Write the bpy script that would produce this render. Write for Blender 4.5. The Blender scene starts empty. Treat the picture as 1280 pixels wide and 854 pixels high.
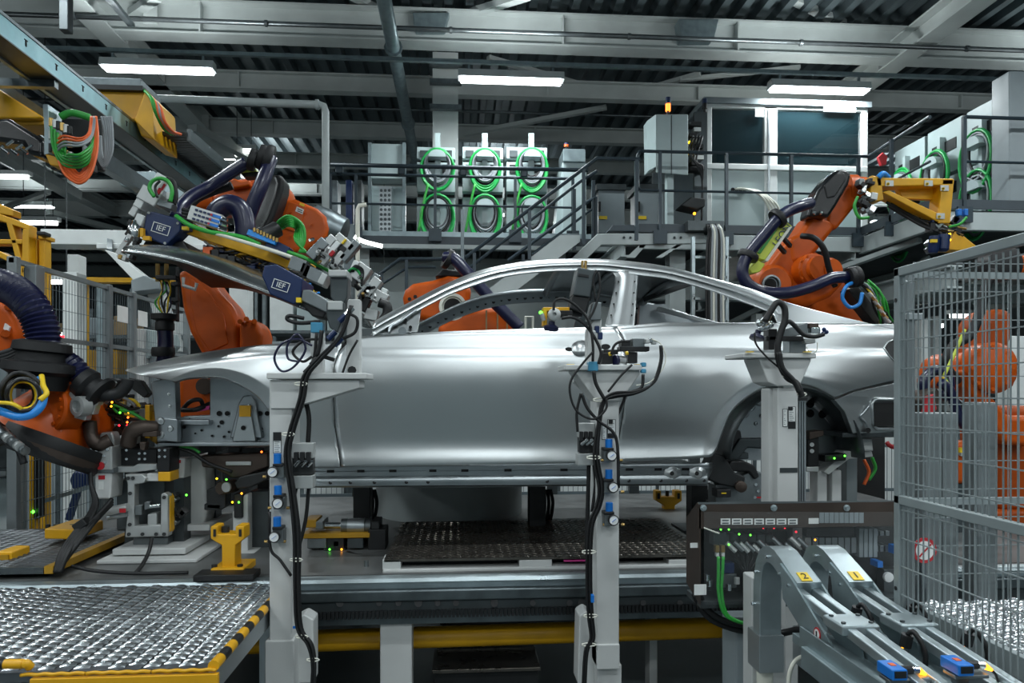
import bpy, math, random
from mathutils import Vector, Matrix
random.seed(7)
V = Vector
# ---------------------------------------------------------------- camera, world, exposure
FPX, HX, HY, CZ = 900.0, 640.0, 488.0, 1.65      # focal length in px of a 1280 px frame, horizon row, camera height
YAW = math.atan(65/900)
SN, CS = math.sin(YAW), math.cos(YAW)
scn = bpy.context.scene
COL = scn.collection
cam_d = bpy.data.cameras.new('camera'); cam = bpy.data.objects.new('camera', cam_d); COL.objects.link(cam)
cam_d.sensor_width = 36; cam_d.lens = 36*FPX/1280; cam_d.shift_y = 61/1280; cam_d.clip_start = .05; cam_d.clip_end = 200
cam.location = (0, 0, CZ); cam.rotation_euler = (math.pi/2, 0, -YAW)
scn.camera = cam
w = bpy.data.worlds.new('world'); scn.world = w; w.use_nodes = True
w.node_tree.nodes['Background'].inputs[0].default_value = (.7, .8, .85, 1)
w.node_tree.nodes['Background'].inputs[1].default_value = .16
scn.view_settings.view_transform = 'Standard'; scn.view_settings.look = 'None'
scn.view_settings.exposure = 0.0; scn.view_settings.gamma = 1.0
scn.view_settings.use_curve_mapping = False
LAMP_W = 88.0        # watts of each ceiling luminaire
# ---------------------------------------------------------------- geometry helpers
def P(x, y, D):
    u = (x-HX)/FPX
    t = D/(CS-SN*u)
    return V(((SN+CS*u)*t, D, CZ-(y-HY)/FPX*t))
def pm(D): return D/FPX            # metres per pixel at depth D
def spl(pts, k=6, closed=False):
    n = len(pts); out = []
    if n < 3: return [V(p) for p in pts]
    rng = range(n) if closed else range(n-1)
    for i in rng:
        a = pts[(i-1) % n] if closed or i > 0 else pts[0]*2-pts[1]
        b, c = pts[i], pts[(i+1) % n]
        d = pts[(i+2) % n] if closed or i+2 < n else pts[-1]*2-pts[-2]
        for j in range(k):
            t = j/k
            out.append(.5*((2*b)+(c-a)*t+(2*a-5*b+4*c-d)*t*t+(3*b-a-3*c+d)*t*t*t))
    if not closed: out.append(V(pts[-1]))
    return out
def lerp(tab, x):
    if x <= tab[0][0]: return tab[0][1]
    for (a, b), (c, d) in zip(tab, tab[1:]):
        if x <= c: return b+(d-b)*(x-a)/(c-a) if c > a else d
    return tab[-1][1]
def smooth_tab(tab, k=5):
    q = spl([V((a, b, 0)) for a, b in tab], k)
    return [(p.x, p.y) for p in q]
def basis(d):
    d = d.normalized(); a = V((0, 0, 1)) if abs(d.z) < .9 else V((1, 0, 0))
    s = d.cross(a).normalized(); return s, s.cross(d).normalized()
class B:
    def __init__(s): s.v = []; s.f = []
    def add(s, v, f):
        o = len(s.v); s.v += [V(q) for q in v]; s.f += [tuple(i+o for i in q) for q in f]; return s
    def hexa(s, v): return s.add(v, [(3,2,1,0),(4,5,6,7),(0,1,5,4),(1,2,6,5),(2,3,7,6),(3,0,4,7)])
    def box(s, c, d, R=None):
        c = V(c); q = []
        for z in (-.5, .5):
            for x, y in ((-.5,-.5),(.5,-.5),(.5,.5),(-.5,.5)):
                p = V((x*d[0], y*d[1], z*d[2])); q.append(c+(R@p if R else p))
        return s.hexa(q)
    def bb(s, a, b): return s.box([(i+j)/2 for i, j in zip(a, b)], [abs(i-j) for i, j in zip(a, b)])
    def pbox(s, x0, y0, x1, y1, D, dep):          # box whose front face sits at depth D
        xc, yc = (x0+x1)/2, (y0+y1)/2
        return s.bb((P(x0,yc,D).x, D, P(xc,y1,D).z), (P(x1,yc,D).x, D+dep, P(xc,y0,D).z))
    def bar(s, a, b, w, h=None):                  # square bar between two points
        h = h or w; d = b-a; u, t = basis(d); u = u*w/2; t = t*h/2
        return s.hexa([a-u-t, a+u-t, a+u+t, a-u+t, b-u-t, b+u-t, b+u+t, b-u+t])
    def poly(s, pts, D, dep):                     # outline at depth D (number or one per point), extruded straight back
        n = len(pts)
        q = [P(x, y, D[i] if isinstance(D, (list, tuple)) else D) for i, (x, y) in enumerate(pts)]
        return s.prism(q, V((0, dep, 0)))
    def prism(s, q, e):
        n = len(q); r = [p+e for p in q]
        return s.add(list(q)+r, [tuple(range(n)), tuple(range(2*n-1, n-1, -1))]+[(i, n+i, n+(i+1) % n, (i+1) % n) for i in range(n)])
    def tube(s, pts, r, n=8, closed=False):
        pts = [V(p) for p in pts]; m = len(pts); o = len(s.v)
        if m < 2: return s
        u = None
        for i, p in enumerate(pts):
            if closed: d = pts[(i+1) % m]-pts[i-1]
            else: d = pts[min(i+1, m-1)]-pts[max(i-1, 0)]
            if d.length < 1e-9: d = V((0,0,1))
            d.normalize()
            if u is None: u, _ = basis(d)
            u = (u-d*u.dot(d))
            if u.length < 1e-6: u, _ = basis(d)
            u.normalize(); t = d.cross(u)
            rr = r[i] if isinstance(r, (list, tuple)) else r
            for k in range(n):
                a = 2*math.pi*k/n; s.v.append(p+(u*math.cos(a)+t*math.sin(a))*rr)
        for i in range(m if closed else m-1):
            j = (i+1) % m
            for k in range(n):
                l = (k+1) % n; s.f.append((o+i*n+k, o+i*n+l, o+j*n+l, o+j*n+k))
        if not closed:
            s.f.append(tuple(o+k for k in range(n-1, -1, -1))); s.f.append(tuple(o+(m-1)*n+k for k in range(n)))
        return s
    def cyl(s, a, b, r, n=16, r2=None):
        return s.tube([a, b], [r, r if r2 is None else r2], n)
    def lathe(s, a, d, prof, n=20):               # prof: (distance along d, radius)
        d = d.normalized()
        return s.tube2([a+d*t for t, _ in prof], d, [r for _, r in prof], n)
    def tube2(s, pts, d, rr, n):
        u, t = basis(d); o = len(s.v); m = len(pts)
        for p, r in zip(pts, rr):
            for k in range(n):
                a = 2*math.pi*k/n; s.v.append(p+(u*math.cos(a)+t*math.sin(a))*r)
        for i in range(m-1):
            for k in range(n):
                l = (k+1) % n; s.f.append((o+i*n+k, o+i*n+l, o+(i+1)*n+l, o+(i+1)*n+k))
        s.f.append(tuple(o+k for k in range(n-1, -1, -1))); s.f.append(tuple(o+(m-1)*n+k for k in range(n)))
        return s
    def ball(s, c, r, n=12):
        return s.lathe(c-V((0,0,r)), V((0,0,1)), [(r-r*math.cos(math.pi*i/8), max(r*math.sin(math.pi*i/8), r*.03)) for i in range(9)], n)
    def grid(s, rows):
        o = len(s.v); m = len(rows[0])
        for r in rows: s.v += [V(p) for p in r]
        for i in range(len(rows)-1):
            for k in range(m-1): s.f.append((o+i*m+k, o+i*m+k+1, o+(i+1)*m+k+1, o+(i+1)*m+k))
        return s
    def ibeam(s, a, b, w, h, t=.03, up=V((0,0,1))):
        d = (b-a).normalized(); sd = d.cross(up).normalized()
        for z, ww, hh in ((-h/2+t/2, w, t), (h/2-t/2, w, t), (0, t*.7, h-2*t)):
            u = sd*ww/2; q = up*hh/2; c = up*z
            s.hexa([a+c-u-q, a+c+u-q, a+c+u+q, a+c-u+q, b+c-u-q, b+c+u-q, b+c+u+q, b+c-u+q])
        return s
WL = {}                                            # world location of every object made here
def wl(o): return WL.get(o.name, V((0,0,0))) if o else V((0,0,0))
def ob(name, b, m, parent=None, smooth=False, bevel=0, seg=2, solid=0, sub=0, label=None, weld=False):
    v = b.v
    lo = V([min(p[i] for p in v) for i in range(3)]); hi = V([max(p[i] for p in v) for i in range(3)])
    c = (lo+hi)/2
    me = bpy.data.meshes.new(name); me.from_pydata([tuple(p-c) for p in v], [], b.f); me.update()
    if weld:
        import bmesh
        bm = bmesh.new(); bm.from_mesh(me); bmesh.ops.remove_doubles(bm, verts=bm.verts, dist=2e-4); bm.to_mesh(me); bm.free()
    me.materials.append(MT[m])
    o = bpy.data.objects.new(name, me); COL.objects.link(o)
    if smooth:
        for p in me.polygons: p.use_smooth = True
        if smooth == 'a': me.set_sharp_from_angle(angle=math.radians(38))
    o.parent = parent; o.location = c-wl(parent); WL[o.name] = c
    if bevel:
        q = o.modifiers.new('b', 'BEVEL'); q.width = bevel; q.segments = seg; q.limit_method = 'ANGLE'; q.angle_limit = math.radians(35)
        if seg > 1:
            for p in me.polygons: p.use_smooth = True
            q.harden_normals = True
    if solid: q = o.modifiers.new('s', 'SOLIDIFY'); q.thickness = solid; q.offset = 0
    if sub: q = o.modifiers.new('u', 'SUBSURF'); q.levels = sub; q.render_levels = sub
    if label: o['label'] = label
    return o
def thing(name, label, cat, loc, group=None):
    o = bpy.data.objects.new(name, None); COL.objects.link(o); o.empty_display_size = .1
    o.location = loc; WL[o.name] = V(loc); o['label'] = label; o['category'] = cat
    if group: o['group'] = group
    return o
def one(name, b, m, label, cat, group=None, **k):
    o = ob(name, b, m, None, **k); o['label'] = label; o['category'] = cat
    if group: o['group'] = group
    return o
def st(name, b, m, label, parent=None, **k):
    o = ob(name, b, m, parent, **k)
    if not parent: o['kind'] = 'structure'; o['label'] = label
    return o
def stuff(o): o['kind'] = 'stuff'; return o
def dup(root, d, label=None, group=None, rot=None):
    def cp(o, par):
        c = o.copy(); COL.objects.link(c); c.parent = par; WL[c.name] = wl(o)+d
        for ch in KIDS.get(o.name, []): cp(ch, c)
        return c
    KIDS = {}
    for o in COL.objects:
        if o.parent: KIDS.setdefault(o.parent.name, []).append(o)
    r = cp(root, None); r.location = root.location+d
    if label: r['label'] = label
    if group: r['group'] = group
    if rot: r.rotation_euler = rot
    return r
def txt(name, s, size, loc, m, parent, ang=0, M=None, align='CENTER'):
    cu = bpy.data.curves.new(name, 'FONT'); cu.body = s; cu.size = size; cu.align_x = align; cu.align_y = 'CENTER'; cu.extrude = .0006
    tmp = bpy.data.objects.new(name, cu); COL.objects.link(tmp); dg = bpy.context.evaluated_depsgraph_get(); dg.update()
    me = bpy.data.meshes.new_from_object(tmp.evaluated_get(dg)); bpy.data.objects.remove(tmp); me.materials.clear(); me.materials.append(MT[m])
    o = bpy.data.objects.new(name, me); COL.objects.link(o)
    R = (M if M else Matrix.Rotation(ang, 3, 'Y') @ Matrix.Rotation(math.pi/2, 3, 'X'))
    o.matrix_world = Matrix.Translation(V(loc)-wl(parent)) @ R.to_4x4(); o.parent = parent; WL[o.name] = V(loc)
    return o
# ---------------------------------------------------------------- materials
MT = {}
def lin(h):
    h = h.lstrip('#'); c = [int(h[i:i+2], 16)/255 for i in (0, 2, 4)]
    return [x/12.92 if x <= .04045 else ((x+.055)/1.055)**2.4 for x in c]
def mat(name, hx, rough=.5, metal=0, var=.12, scale=6, bump=0, bscale=60, emit=0, alpha=1, trans=0, coat=0, stretch=None, aniso=0, spec=.5, rvar=.06):
    m = bpy.data.materials.new(name); m.use_nodes = True; MT[name] = m
    nt = m.node_tree; N = nt.nodes; L = nt.links; p = N['Principled BSDF']
    c = lin(hx)
    tc = N.new('ShaderNodeTexCoord'); mp = N.new('ShaderNodeMapping'); L.new(tc.outputs['Object'], mp.inputs[0])
    if stretch: mp.inputs['Scale'].default_value = stretch
    nz = N.new('ShaderNodeTexNoise'); nz.inputs['Scale'].default_value = scale; nz.inputs['Detail'].default_value = 5
    L.new(mp.outputs[0], nz.inputs['Vector'])
    rp = N.new('ShaderNodeValToRGB'); L.new(nz.outputs['Fac'], rp.inputs[0])
    rp.color_ramp.elements[0].position = .3; rp.color_ramp.elements[1].position = .7
    rp.color_ramp.elements[0].color = [x*(1-var) for x in c]+[1]; rp.color_ramp.elements[1].color = [min(1, x*(1+var)) for x in c]+[1]
    L.new(rp.outputs[0], p.inputs['Base Color'])
    mr = N.new('ShaderNodeMapRange'); L.new(nz.outputs['Fac'], mr.inputs[0])
    mr.inputs[1].default_value = .3; mr.inputs[2].default_value = .7
    mr.inputs[3].default_value = max(.02, rough-rvar); mr.inputs[4].default_value = min(1, rough+rvar); L.new(mr.outputs[0], p.inputs['Roughness'])
    p.inputs['Metallic'].default_value = metal; p.inputs['Specular IOR Level'].default_value = spec
    if coat: p.inputs['Coat Weight'].default_value = coat; p.inputs['Coat Roughness'].default_value = .12
    if aniso: p.inputs['Anisotropic'].default_value = aniso
    if bump:
        n2 = N.new('ShaderNodeTexNoise'); n2.inputs['Scale'].default_value = bscale; n2.inputs['Detail'].default_value = 3; L.new(mp.outputs[0], n2.inputs['Vector'])
        bp = N.new('ShaderNodeBump'); bp.inputs['Strength'].default_value = bump; bp.inputs['Distance'].default_value = .01
        L.new(n2.outputs['Fac'], bp.inputs['Height']); L.new(bp.outputs[0], p.inputs['Normal'])
    if emit: p.inputs['Emission Color'].default_value = c+[1]; p.inputs['Emission Strength'].default_value = emit
    if trans: p.inputs['Transmission Weight'].default_value = trans; p.inputs['IOR'].default_value = 1.1
    if alpha < 1: p.inputs['Alpha'].default_value = alpha
    return m
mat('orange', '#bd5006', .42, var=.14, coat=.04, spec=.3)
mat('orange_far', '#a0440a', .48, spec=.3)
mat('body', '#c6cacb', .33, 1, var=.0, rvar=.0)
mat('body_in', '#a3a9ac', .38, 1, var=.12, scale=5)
mat('hood', '#a2a6a6', .24, 1, var=.0, rvar=.0)
mat('fixture', '#c3c5c4', .45, var=.05, scale=4)
mat('white', '#d5dad9', .5, var=.05)
mat('beam', '#b9bfbd', .6, var=.1, scale=2)
mat('steelwhite', '#aab3b3', .55, var=.08, scale=3)
mat('deck', '#6f7a7e', .4, .75, var=.22, scale=1.5)
mat('galv', '#8d9ca0', .38, .6, var=.16, scale=9)
mat('galvteal', '#7c9ea5', .42, .7, var=.14, scale=9)
mat('galvd', '#666e71', .38, .9, var=.2, scale=12)
mat('zinc', '#a9b5b9', .33, .75, var=.15, scale=10)
mat('alu', '#b5bcbf', .35, .9, var=.08)
mat('gunmetal', '#4c5254', .42, .7, var=.18)
mat('steel', '#7c8284', .38, .85, var=.16)
mat('steel_lt', '#b9bcbb', .4, .55, var=.08)
mat('darkmetal', '#2c2e2f', .5, .4, var=.2)
mat('bronze', '#4a403a', .5, .6, var=.2)
mat('black', '#141517', .45, var=.2)
mat('rubber', '#0f1012', .55, var=.2)
mat('blackgloss', '#1b1c1e', .22, var=.1)
mat('greycover', '#6b6c6c', .3, .2, var=.3, scale=9)
mat('hose', '#0d1236', .35, var=.15, coat=.2)
mat('navy', '#08234e', .38, var=.1)
mat('blue', '#1470c8', .35, var=.06)
mat('ltblue', '#2a86d6', .3, var=.1)
mat('teal', '#3f87a8', .4, var=.1)
mat('yellow', '#d8a010', .42, var=.1)
mat('yellow_dk', '#a67c10', .5, var=.2)
mat('lime', '#c3cf4a', .4, var=.06)
mat('green', '#2f9a3a', .4, var=.1)
mat('cgreen', '#1a9c4a', .4, var=.1)
mat('corange', '#e0632a', .4, var=.08)
mat('cgrey', '#8c9296', .45, var=.1)
mat('cwhite', '#d8d8cc', .45, var=.06)
mat('cyellow', '#e3c020', .4, var=.08)
mat('pink', '#e0479a', .4, var=.08)
mat('red', '#b4242c', .4, var=.08)
mat('rail', '#2d3a42', .38, .2, var=.1)
mat('kick', '#39434a', .5, var=.1)
mat('cab', '#a9b9ba', .42, var=.04)
mat('cabinet', '#848e92', .45, var=.05)
mat('floor', '#525c5e', .4, var=.25, scale=1.2, bump=.05)
mat('bedtop', '#6a6c6c', .4, .3, var=.25, scale=7)
mat('tread', '#c3c8cb', .24, .95, var=.12, scale=14)
mat('treadbase', '#6c7074', .4, .8, var=.15, scale=10)  # tread metal made darker: shade between the scales put into the colour
mat('tread_dk', '#6a655f', .3, .85, var=.2, scale=12)
mat('fence', '#8d9799', .4, .2, var=.08)
mat('post', '#878e90', .35, .45, var=.06)
mat('backwall', '#8b9396', .7, var=.1, scale=.4)
mat('brass', '#b0925a', .3, .9, var=.1)
mat('chrome', '#cfd4d6', .15, 1, var=.05)
mat('gauge', '#e8eaea', .3, var=.02)
mat('paper', '#dfe2e0', .6, var=.05)
mat('glass', '#1d3036', .05, var=0, alpha=.34, spec=.6, rvar=0)
mat('plexi', '#aab2b4', .08, var=0, alpha=.07, spec=.8, rvar=0)
mat('lamp', '#f4fbff', .5, var=0, emit=9)
mat('lampfar', '#f2f8f4', .5, var=0, emit=5)
mat('led_g', '#60ff40', .5, var=0, emit=4)
mat('led_a', '#ffa020', .5, var=0, emit=5)
mat('led_r', '#ff2838', .5, var=0, emit=3)
mat('led_y', '#ffd820', .5, var=0, emit=4)
mat('led_o', '#ff7428', .5, var=0, emit=4)
mat('hole', '#08090a', .8, var=0)
mat('mesh_far', '#59656a', .6, var=.05)
mat('brown', '#8a7350', .7, var=.3, scale=3)
# ================================================================ the hall
b = B(); b.bb((-26, -9, -.3), (26, 42, 0)); st('floor', b, 'floor', 'dark grey painted hall floor under the machines')
b = B()                                            # trapezoidal roof deck, ribs running into the depth
prof = []; x = -24.0; zc = 7.62
while x < 24:
    prof += [(x, zc), (x+.12, zc), (x+.15, zc+.13), (x+.30, zc+.13), (x+.33, zc)]; x += .33
rows = [[V((a, y, z)) for a, z in prof] for y in (-9, 8, 16, 24, 33, 42)]
b.grid(rows); st('ceiling', b, 'deck', 'corrugated sheet metal roof deck', solid=.004)
b = B(); b.bb((-26, 41.6, 0), (26, 42, 8.2)); st('wall_back', b, 'backwall', 'far grey end wall of the hall')
b = B(); b.bb((-26, -9, 0), (-25.8, 42, 8.2)); st('wall_left', b, 'backwall', 'far grey side wall of the hall')
b = B(); b.bb((25.8, -9, 0), (26, 42, 8.2)); st('wall_right', b, 'backwall', 'far grey side wall of the hall')
b = B(); b.bb((-26, -9.2, 0), (26, -9, 8.2)); st('wall_front', b, 'backwall', 'grey wall of the hall')
# cross beams
for Y, z, h, wd in ((11.25, 7.0, .52, .30), (13.1, 6.98, .32, .2), (15.4, 6.98, .32, .2), (17.5, 6.98, .32, .2), (20, 6.98, .32, .2), (23, 6.98, .5, .3), (27, 6.98, .32, .2), (31, 6.98, .32, .2), (35, 6.98, .5, .3)):
    b = B(); b.ibeam(V((-24, Y, z+h/2)), V((24, Y, z+h/2)), wd, h)
    t = st('beam_cross', b, 'beam', 'painted steel roof beam crossing the hall')
    for X in (-7.6, -3.9, 1.6, 4.4, 9.5):
        p = B(); p.bb((X-.012, Y-wd/2+.01, z+.03), (X+.012, Y+wd/2-.01, z+h-.03)); st('stiffener', p, 'beam', '', t)
    if Y < 12:
        p = B(); p.bb((-4.7, Y-.17, z+.1), (-4.5, Y-.15, z+h+.02)); st('splice_plate', p, 'beam', '', t)
for X, wd in ((7.15, .34), (-5.3, .34), (-10.6, .34)):
    b = B(); b.ibeam(V((X, -6, 7.16)), V((X, 40, 7.16)), wd, .36, .03); t = st('beam_long', b, 'beam', 'long painted roof girder running into the depth')
    for Y in (11.6, 13.0, 15.2):
        p = B(); p.bb((X-.15, Y, 7.02), (X+.15, Y+.02, 7.32)); st('stiffener', p, 'beam', '', t)
b = B(); b.bb((-.44, 11.65, 0), (-.03, 12.05, 7.1)); t = st('pillar', b, 'beam', 'pale square steel pillar carrying the roof beams')
for y0 in (76, 98, 130):
    p = B(); p.pbox(537, y0, 577, y0+6, 11.45, .1); st('pipe_clamp', p, 'galvd', '', t)
# braces under the deck
for i, (x0, y0, D0, x1, y1, D1, w_) in enumerate(((440, -5, 11.0, 545, 50, 12.2, .12), (572, 22, 11.6, 660, -6, 10.4, .14), (610, 72, 12.6, 775, 120, 14.0, .1), (580, 168, 14.6, 758, 134, 13.6, .11),
        (985, -4, 10.8, 1105, 55, 12.0, .14), (770, 122, 14, 875, 92, 13, .1), (850, 100, 13.2, 1000, 84, 12.8, .09), (165, 18, 11.3, 196, -4, 10.6, .14), (0, 190, 15, 95, 245, 17, .3), (0, 262, 18, 60, 240, 16, .12), (60, 265, 20, 150, 288, 22, .2), (240, 160, 14, 330, 205, 16, .2))):
    b = B(); b.bar(P(x0, y0, D0), P(x1, y1, D1), w_, w_*.7); st('roof_brace', b, 'beam', 'painted diagonal roof brace')
for x0, y0, x1, y1, D in ((515, 15, 562, 38, 11.1), (848, 23, 899, 48, 11.0)):
    b = B(); b.poly([(x0, y0), (x1, y0), (x1-6, y1), (x0+4, y1)], D, .25); one('junction_hood', b, 'galv', 'galvanised hood fixed under the roof near the %s' % ('pillar' if x0 < 600 else 'middle of the first roof beam'), 'hood', bevel=.02)
# pipes and conduits
def pipe(name, pts, r, m, label, joints=(), n=10):
    t = thing(name, label, 'pipe', pts[0]); b = B(); b.tube(pts, r, n); ob('pipe_run', b, m, t, smooth=True)
    for a, c in joints:
        d = (c-a).normalized(); q = B(); q.cyl(a-d*.02, a+d*.02, r*1.35, n); ob('pipe_joint', q, m, t, smooth='a')
    return t
a, c = V((-.97, 6, 6.65)), V((-.97, 34, 6.65)); pipe('duct_pipe', [a, c], .1, 'galv', 'thick galvanised pipe running into the depth beside the pillar', [(V((-.97, y, 6.65)), c) for y in (10.6, 13.6, 16)])
def xrun(y575, D, r, m, label, x0=-30, x1=1310, jn=6):
    z = P(575, y575, D).z; A, C = V((P(x0, 100, D).x, D, z)), V((P(x1, 100, D).x, D, z))
    pipe('conduit', [A, C], r, m, label, [(A.lerp(C, (i+.5)/jn), C) for i in range(jn)])
xrun(38, 10.55, .035, 'steel', 'long thin steel conduit in front of the first roof beam')
xrun(139, 14.3, .03, 'galvd', 'thin dark conduit behind the lamps crossing the pillar')
xrun(231, 17, .04, 'galv', 'far pale conduit low under the roof', jn=3)
z = P(300, 128, 9).z; X0, X1 = P(195, 128, 9).x, P(407, 128, 9).x
pipe('elbow_pipe', [V((X0, 9, z+.02)), V((X1-.08, 9, z)), V((X1-.02, 9, z-.02)), V((X1, 9, z-.08)), V((X1, 9, 3.0))], .045, 'steelwhite', 'pale pipe with an elbow dropping down in front of the roof beams', [(V((X1-.1, 9, z)), V((X1, 9, z)))])
# lamp carriers and ceiling luminaires
def lamp_track(Y, z, label):
    b = B(); b.bb((-14, Y-.03, z), (14, Y+.03, z+.05)); one('lamp_track', b, 'galv', label, 'track')
UP_FILL = .36  # share of lamp power given to the added upward fill lights
def luminaire(X, Y, z, label, grp, watts=LAMP_W, L=1.5):
    t = thing('ceiling_light', label, 'lamp', (X, Y, z), grp)
    h = B(); hw = .1
    h.prism([V((X-L/2, Y-hw, z)), V((X-L/2, Y+hw, z)), V((X-L/2, Y+hw*.7, z+.11)), V((X-L/2, Y-hw*.7, z+.11))], V((L, 0, 0)))
    ob('housing', h, 'white', t)
    d = B(); d.bb((X-L/2+.03, Y-hw+.005, z-.035), (X+L/2-.03, Y+hw-.005, z-.002)); ob('diffuser', d, 'lamp', t, bevel=.012, seg=2)
    for s in (-.5, .5):
        q = B(); q.bb((X+s*L*.8-.015, Y-.02, z+.105), (X+s*L*.8+.015, Y+.02, z+.19)); ob('hanger', q, 'galv', t)
    ld = bpy.data.lights.new('tube_light', 'AREA'); ld.shape = 'RECTANGLE'; ld.size = L-.1; ld.size_y = .18; ld.energy = watts; ld.color = (.9, .98, 1)
    lo = bpy.data.objects.new('tube_light', ld); COL.objects.link(lo); lo.parent = t; lo.location = (0, 0, -.05)
    lu = bpy.data.lights.new('ceiling_fill', 'AREA'); lu.shape = 'RECTANGLE'; lu.size = L-.1; lu.size_y = .12; lu.energy = watts*UP_FILL; lu.color = (.9, .98, 1)  # fill light added above the housing to brighten the roof
    uo = bpy.data.objects.new('ceiling_fill', lu); COL.objects.link(uo); uo.parent = t; uo.location = (0, 0, .3); uo.rotation_euler = (math.pi, 0, 0)
    return t
lamp_track(10.2, 6.27, 'long galvanised lamp track carrying the three bright ceiling lamps')
for x, y, lb in ((198, 90, 'bright tube lamp above the yellow bracket'), (639, 107, 'bright tube lamp beside the pillar'), (1024, 123, 'bright tube lamp above the glazed control booth')):
    p = P(x, y, 10.2); luminaire(p.x, 10.2, 6.06, lb, 'bright lamps on the track')
for Y in (5.8, 1.4, -3.0, -7):                          # the same rows go on above and behind the camera
    for X in (-8.8, -4.2, .7, 5.3, 9.8):
        luminaire(X, Y, 6.06, 'tube lamp of the rows overhead out of the picture', 'lamp rows overhead')
for X in (-9.4, 9.9): luminaire(X, 10.2, 6.06, 'tube lamp of the rows overhead out of the picture', 'lamp rows overhead')
for X, Y, lb in ((-5, 19, 'behind the bonnet robot'), (1, 19, 'behind the cable cabinets'), (7, 19, 'behind the control booth'), (-11, 19, 'over the yellow frame'), (12, 19, 'behind the corner platform')): luminaire(X, Y, 6.3, 'far tube lamp added to light the depth of the hall, '+lb, 'far lamps', 120)  # added lamps, mostly hidden, that brighten the far part of the hall
FT = 'low far tube lamp glowing at the back of the hall'
def far_lamp(x0, x1, y, D, label, h=5):
    t = thing('far_light', label, 'lamp', P(x0, y, D)); b = B(); b.pbox(x0, y-h/2, x1, y+h/2, D, .1); ob('diffuser', b, 'lampfar', t, bevel=.01, seg=1)
    q = B(); q.pbox(x0-2, y-h/2-5, x1+2, y-h/2, D-.02, .16); ob('housing', q, 'white', t)
    if x0 < 880:
        for x in (x0+4, x1-4): c = P(x, y-h/2-5, D+.05); q = B(); q.bb((c.x-.006, D+.05, c.z), (c.x+.006, D+.062, 7.6)); ob('rod', q, 'gunmetal', t)
for x0, x1, y, D, lb in ((-8, 33, 220, 14, 'upper far lamp at the picture edge under the yellow bracket'), (25, 70, 278, 17, 'far lamp over the white beam next to the yellow frame'), (52, 87, 352, 12, 'low lamp glowing behind the mesh fence beside the yellow frame'),
        (476, 546, 353, 16, 'long low lamp glowing to the side of the orange robot behind the windscreen'), (1172, 1226, 366, 13, 'lamp glowing behind the wire fence above the far orange robot'), (1190, 1240, 395, 16, 'far lamp glowing low behind the wire fence'),
        (1145, 1180, 407, 15, 'short far lamp behind the wire fence next to the post'), (1148, 1165, 425, 18, 'smallest far lamp low behind the fence'), (596, 690, 352, 16.2, 'long low lamp glowing behind the roof frame of the car'), (900, 945, 408, 15, 'far lamp low behind the rear side window'), (268, 294, 196, 17, 'short far lamp panel under the roof behind the blue hoses'), (292, 318, 188, 15.2, 'bright far lamp panel right above the blue hose bend')):
    far_lamp(x0, x1, y, D, lb)
b = B(); b.tube(spl([P(443, 296, 9), P(455, 302, 9), P(478, 308, 9)], 4), .025, 8)
one('slanted_tube_lamp', b, 'lampfar', 'short slanted glowing tube above the clamp arm', 'lamp', smooth=True)
# ================================================================ mezzanine
ZD = 3.76
t = thing('mezzanine', 'raised steel mezzanine with white edge beam carrying the booth and cabinets', 'platform', (3, 9.5, 0))
xl, xr = P(742, 290, 9.5).x, 5.5
b = B(); b.bb((xl+.6, 9.5, ZD-.06), (16, 16, ZD)); b.bb((xr, 8.04, ZD-.06), (16, 9.5, ZD)); ob('deck_plate', b, 'gunmetal', t)
b = B(); b.bb((xl+.6, 9.46, ZD-.22), (xr, 9.53, ZD-.02)); b.bb((xr, 8.0, ZD-.24), (16, 8.07, ZD-.02)); b.bb((xr-.04, 8.0, ZD-.24), (xr+.03, 9.53, ZD-.02)); ob('edge_beam', b, 'steelwhite', t, bevel=.01)
b = B(); b.bb((xl+.6, 9.44, ZD), (xr-.05, 9.46, ZD+.11)); ob('kick_plate', b, 'kick', t)
b = B(); b.bb((xr-.06, 7.97, ZD), (16, 7.99, ZD+.11)); ob('kick_plate', b, 'kick', t)
b = B(); b.bb((xr-.07, 7.97, ZD), (xr-.05, 9.46, ZD+.11)); ob('kick_plate', b, 'kick', t)
for X in (2.2, 3.6, 5.4, 7.5, 9.6, 12):
    b = B(); b.ibeam(V((X, 9.5, ZD-.2)), V((X, 16, ZD-.2)), .12, .24, .02); ob('joist', b, 'steelwhite', t)
for X, Y in ((xl+1.2, 9.8), (7.6, 8.4), (5.6, 12), (11, 8.4), (11, 13), (2.2, 13)):
    b = B(); b.ibeam(V((X, Y, 0)), V((X, Y, ZD-.2)), .22, .22, .02, up=V((0, 1, 0))); ob('column', b, 'steelwhite', t)
b = B(); b.ibeam(V((xr+.4, 8.2, ZD-.75)), V((xr+.4, 13, ZD-.75)), .2, .28, .025); ob('lower_girder', b, 'steelwhite', t)
b = B(); b.ibeam(V((xl+.6, 10.6, ZD-.62)), V((12, 10.6, ZD-.62)), .2, .28, .025); ob('lower_girder', b, 'steelwhite', t)
for p0, p1 in (((890, 330, 10.2), (960, 300, 10.2)), ((1120, 352, 9), (1160, 322, 9)), ((1010, 350, 10), (1150, 300, 8.6))):
    b = B(); b.bar(P(*p0), P(*p1), .1, .06); ob('knee_brace', b, 'steelwhite', t)
b = B(); b.poly([(700, 337), (747, 292), (880, 291), (884, 304), (800, 306), (752, 306), (716, 340)], 9.44, .12); ob('stair_landing_beam', b, 'steelwhite', t, bevel=.01)
b = B(); b.poly([(783, 322), (800, 306), (808, 306), (794, 322)], 9.46, .08); b.poly([(820, 322), (846, 306), (852, 306), (828, 322)], 9.46, .08); ob('knee_brace', b, 'steelwhite', t)
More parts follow.
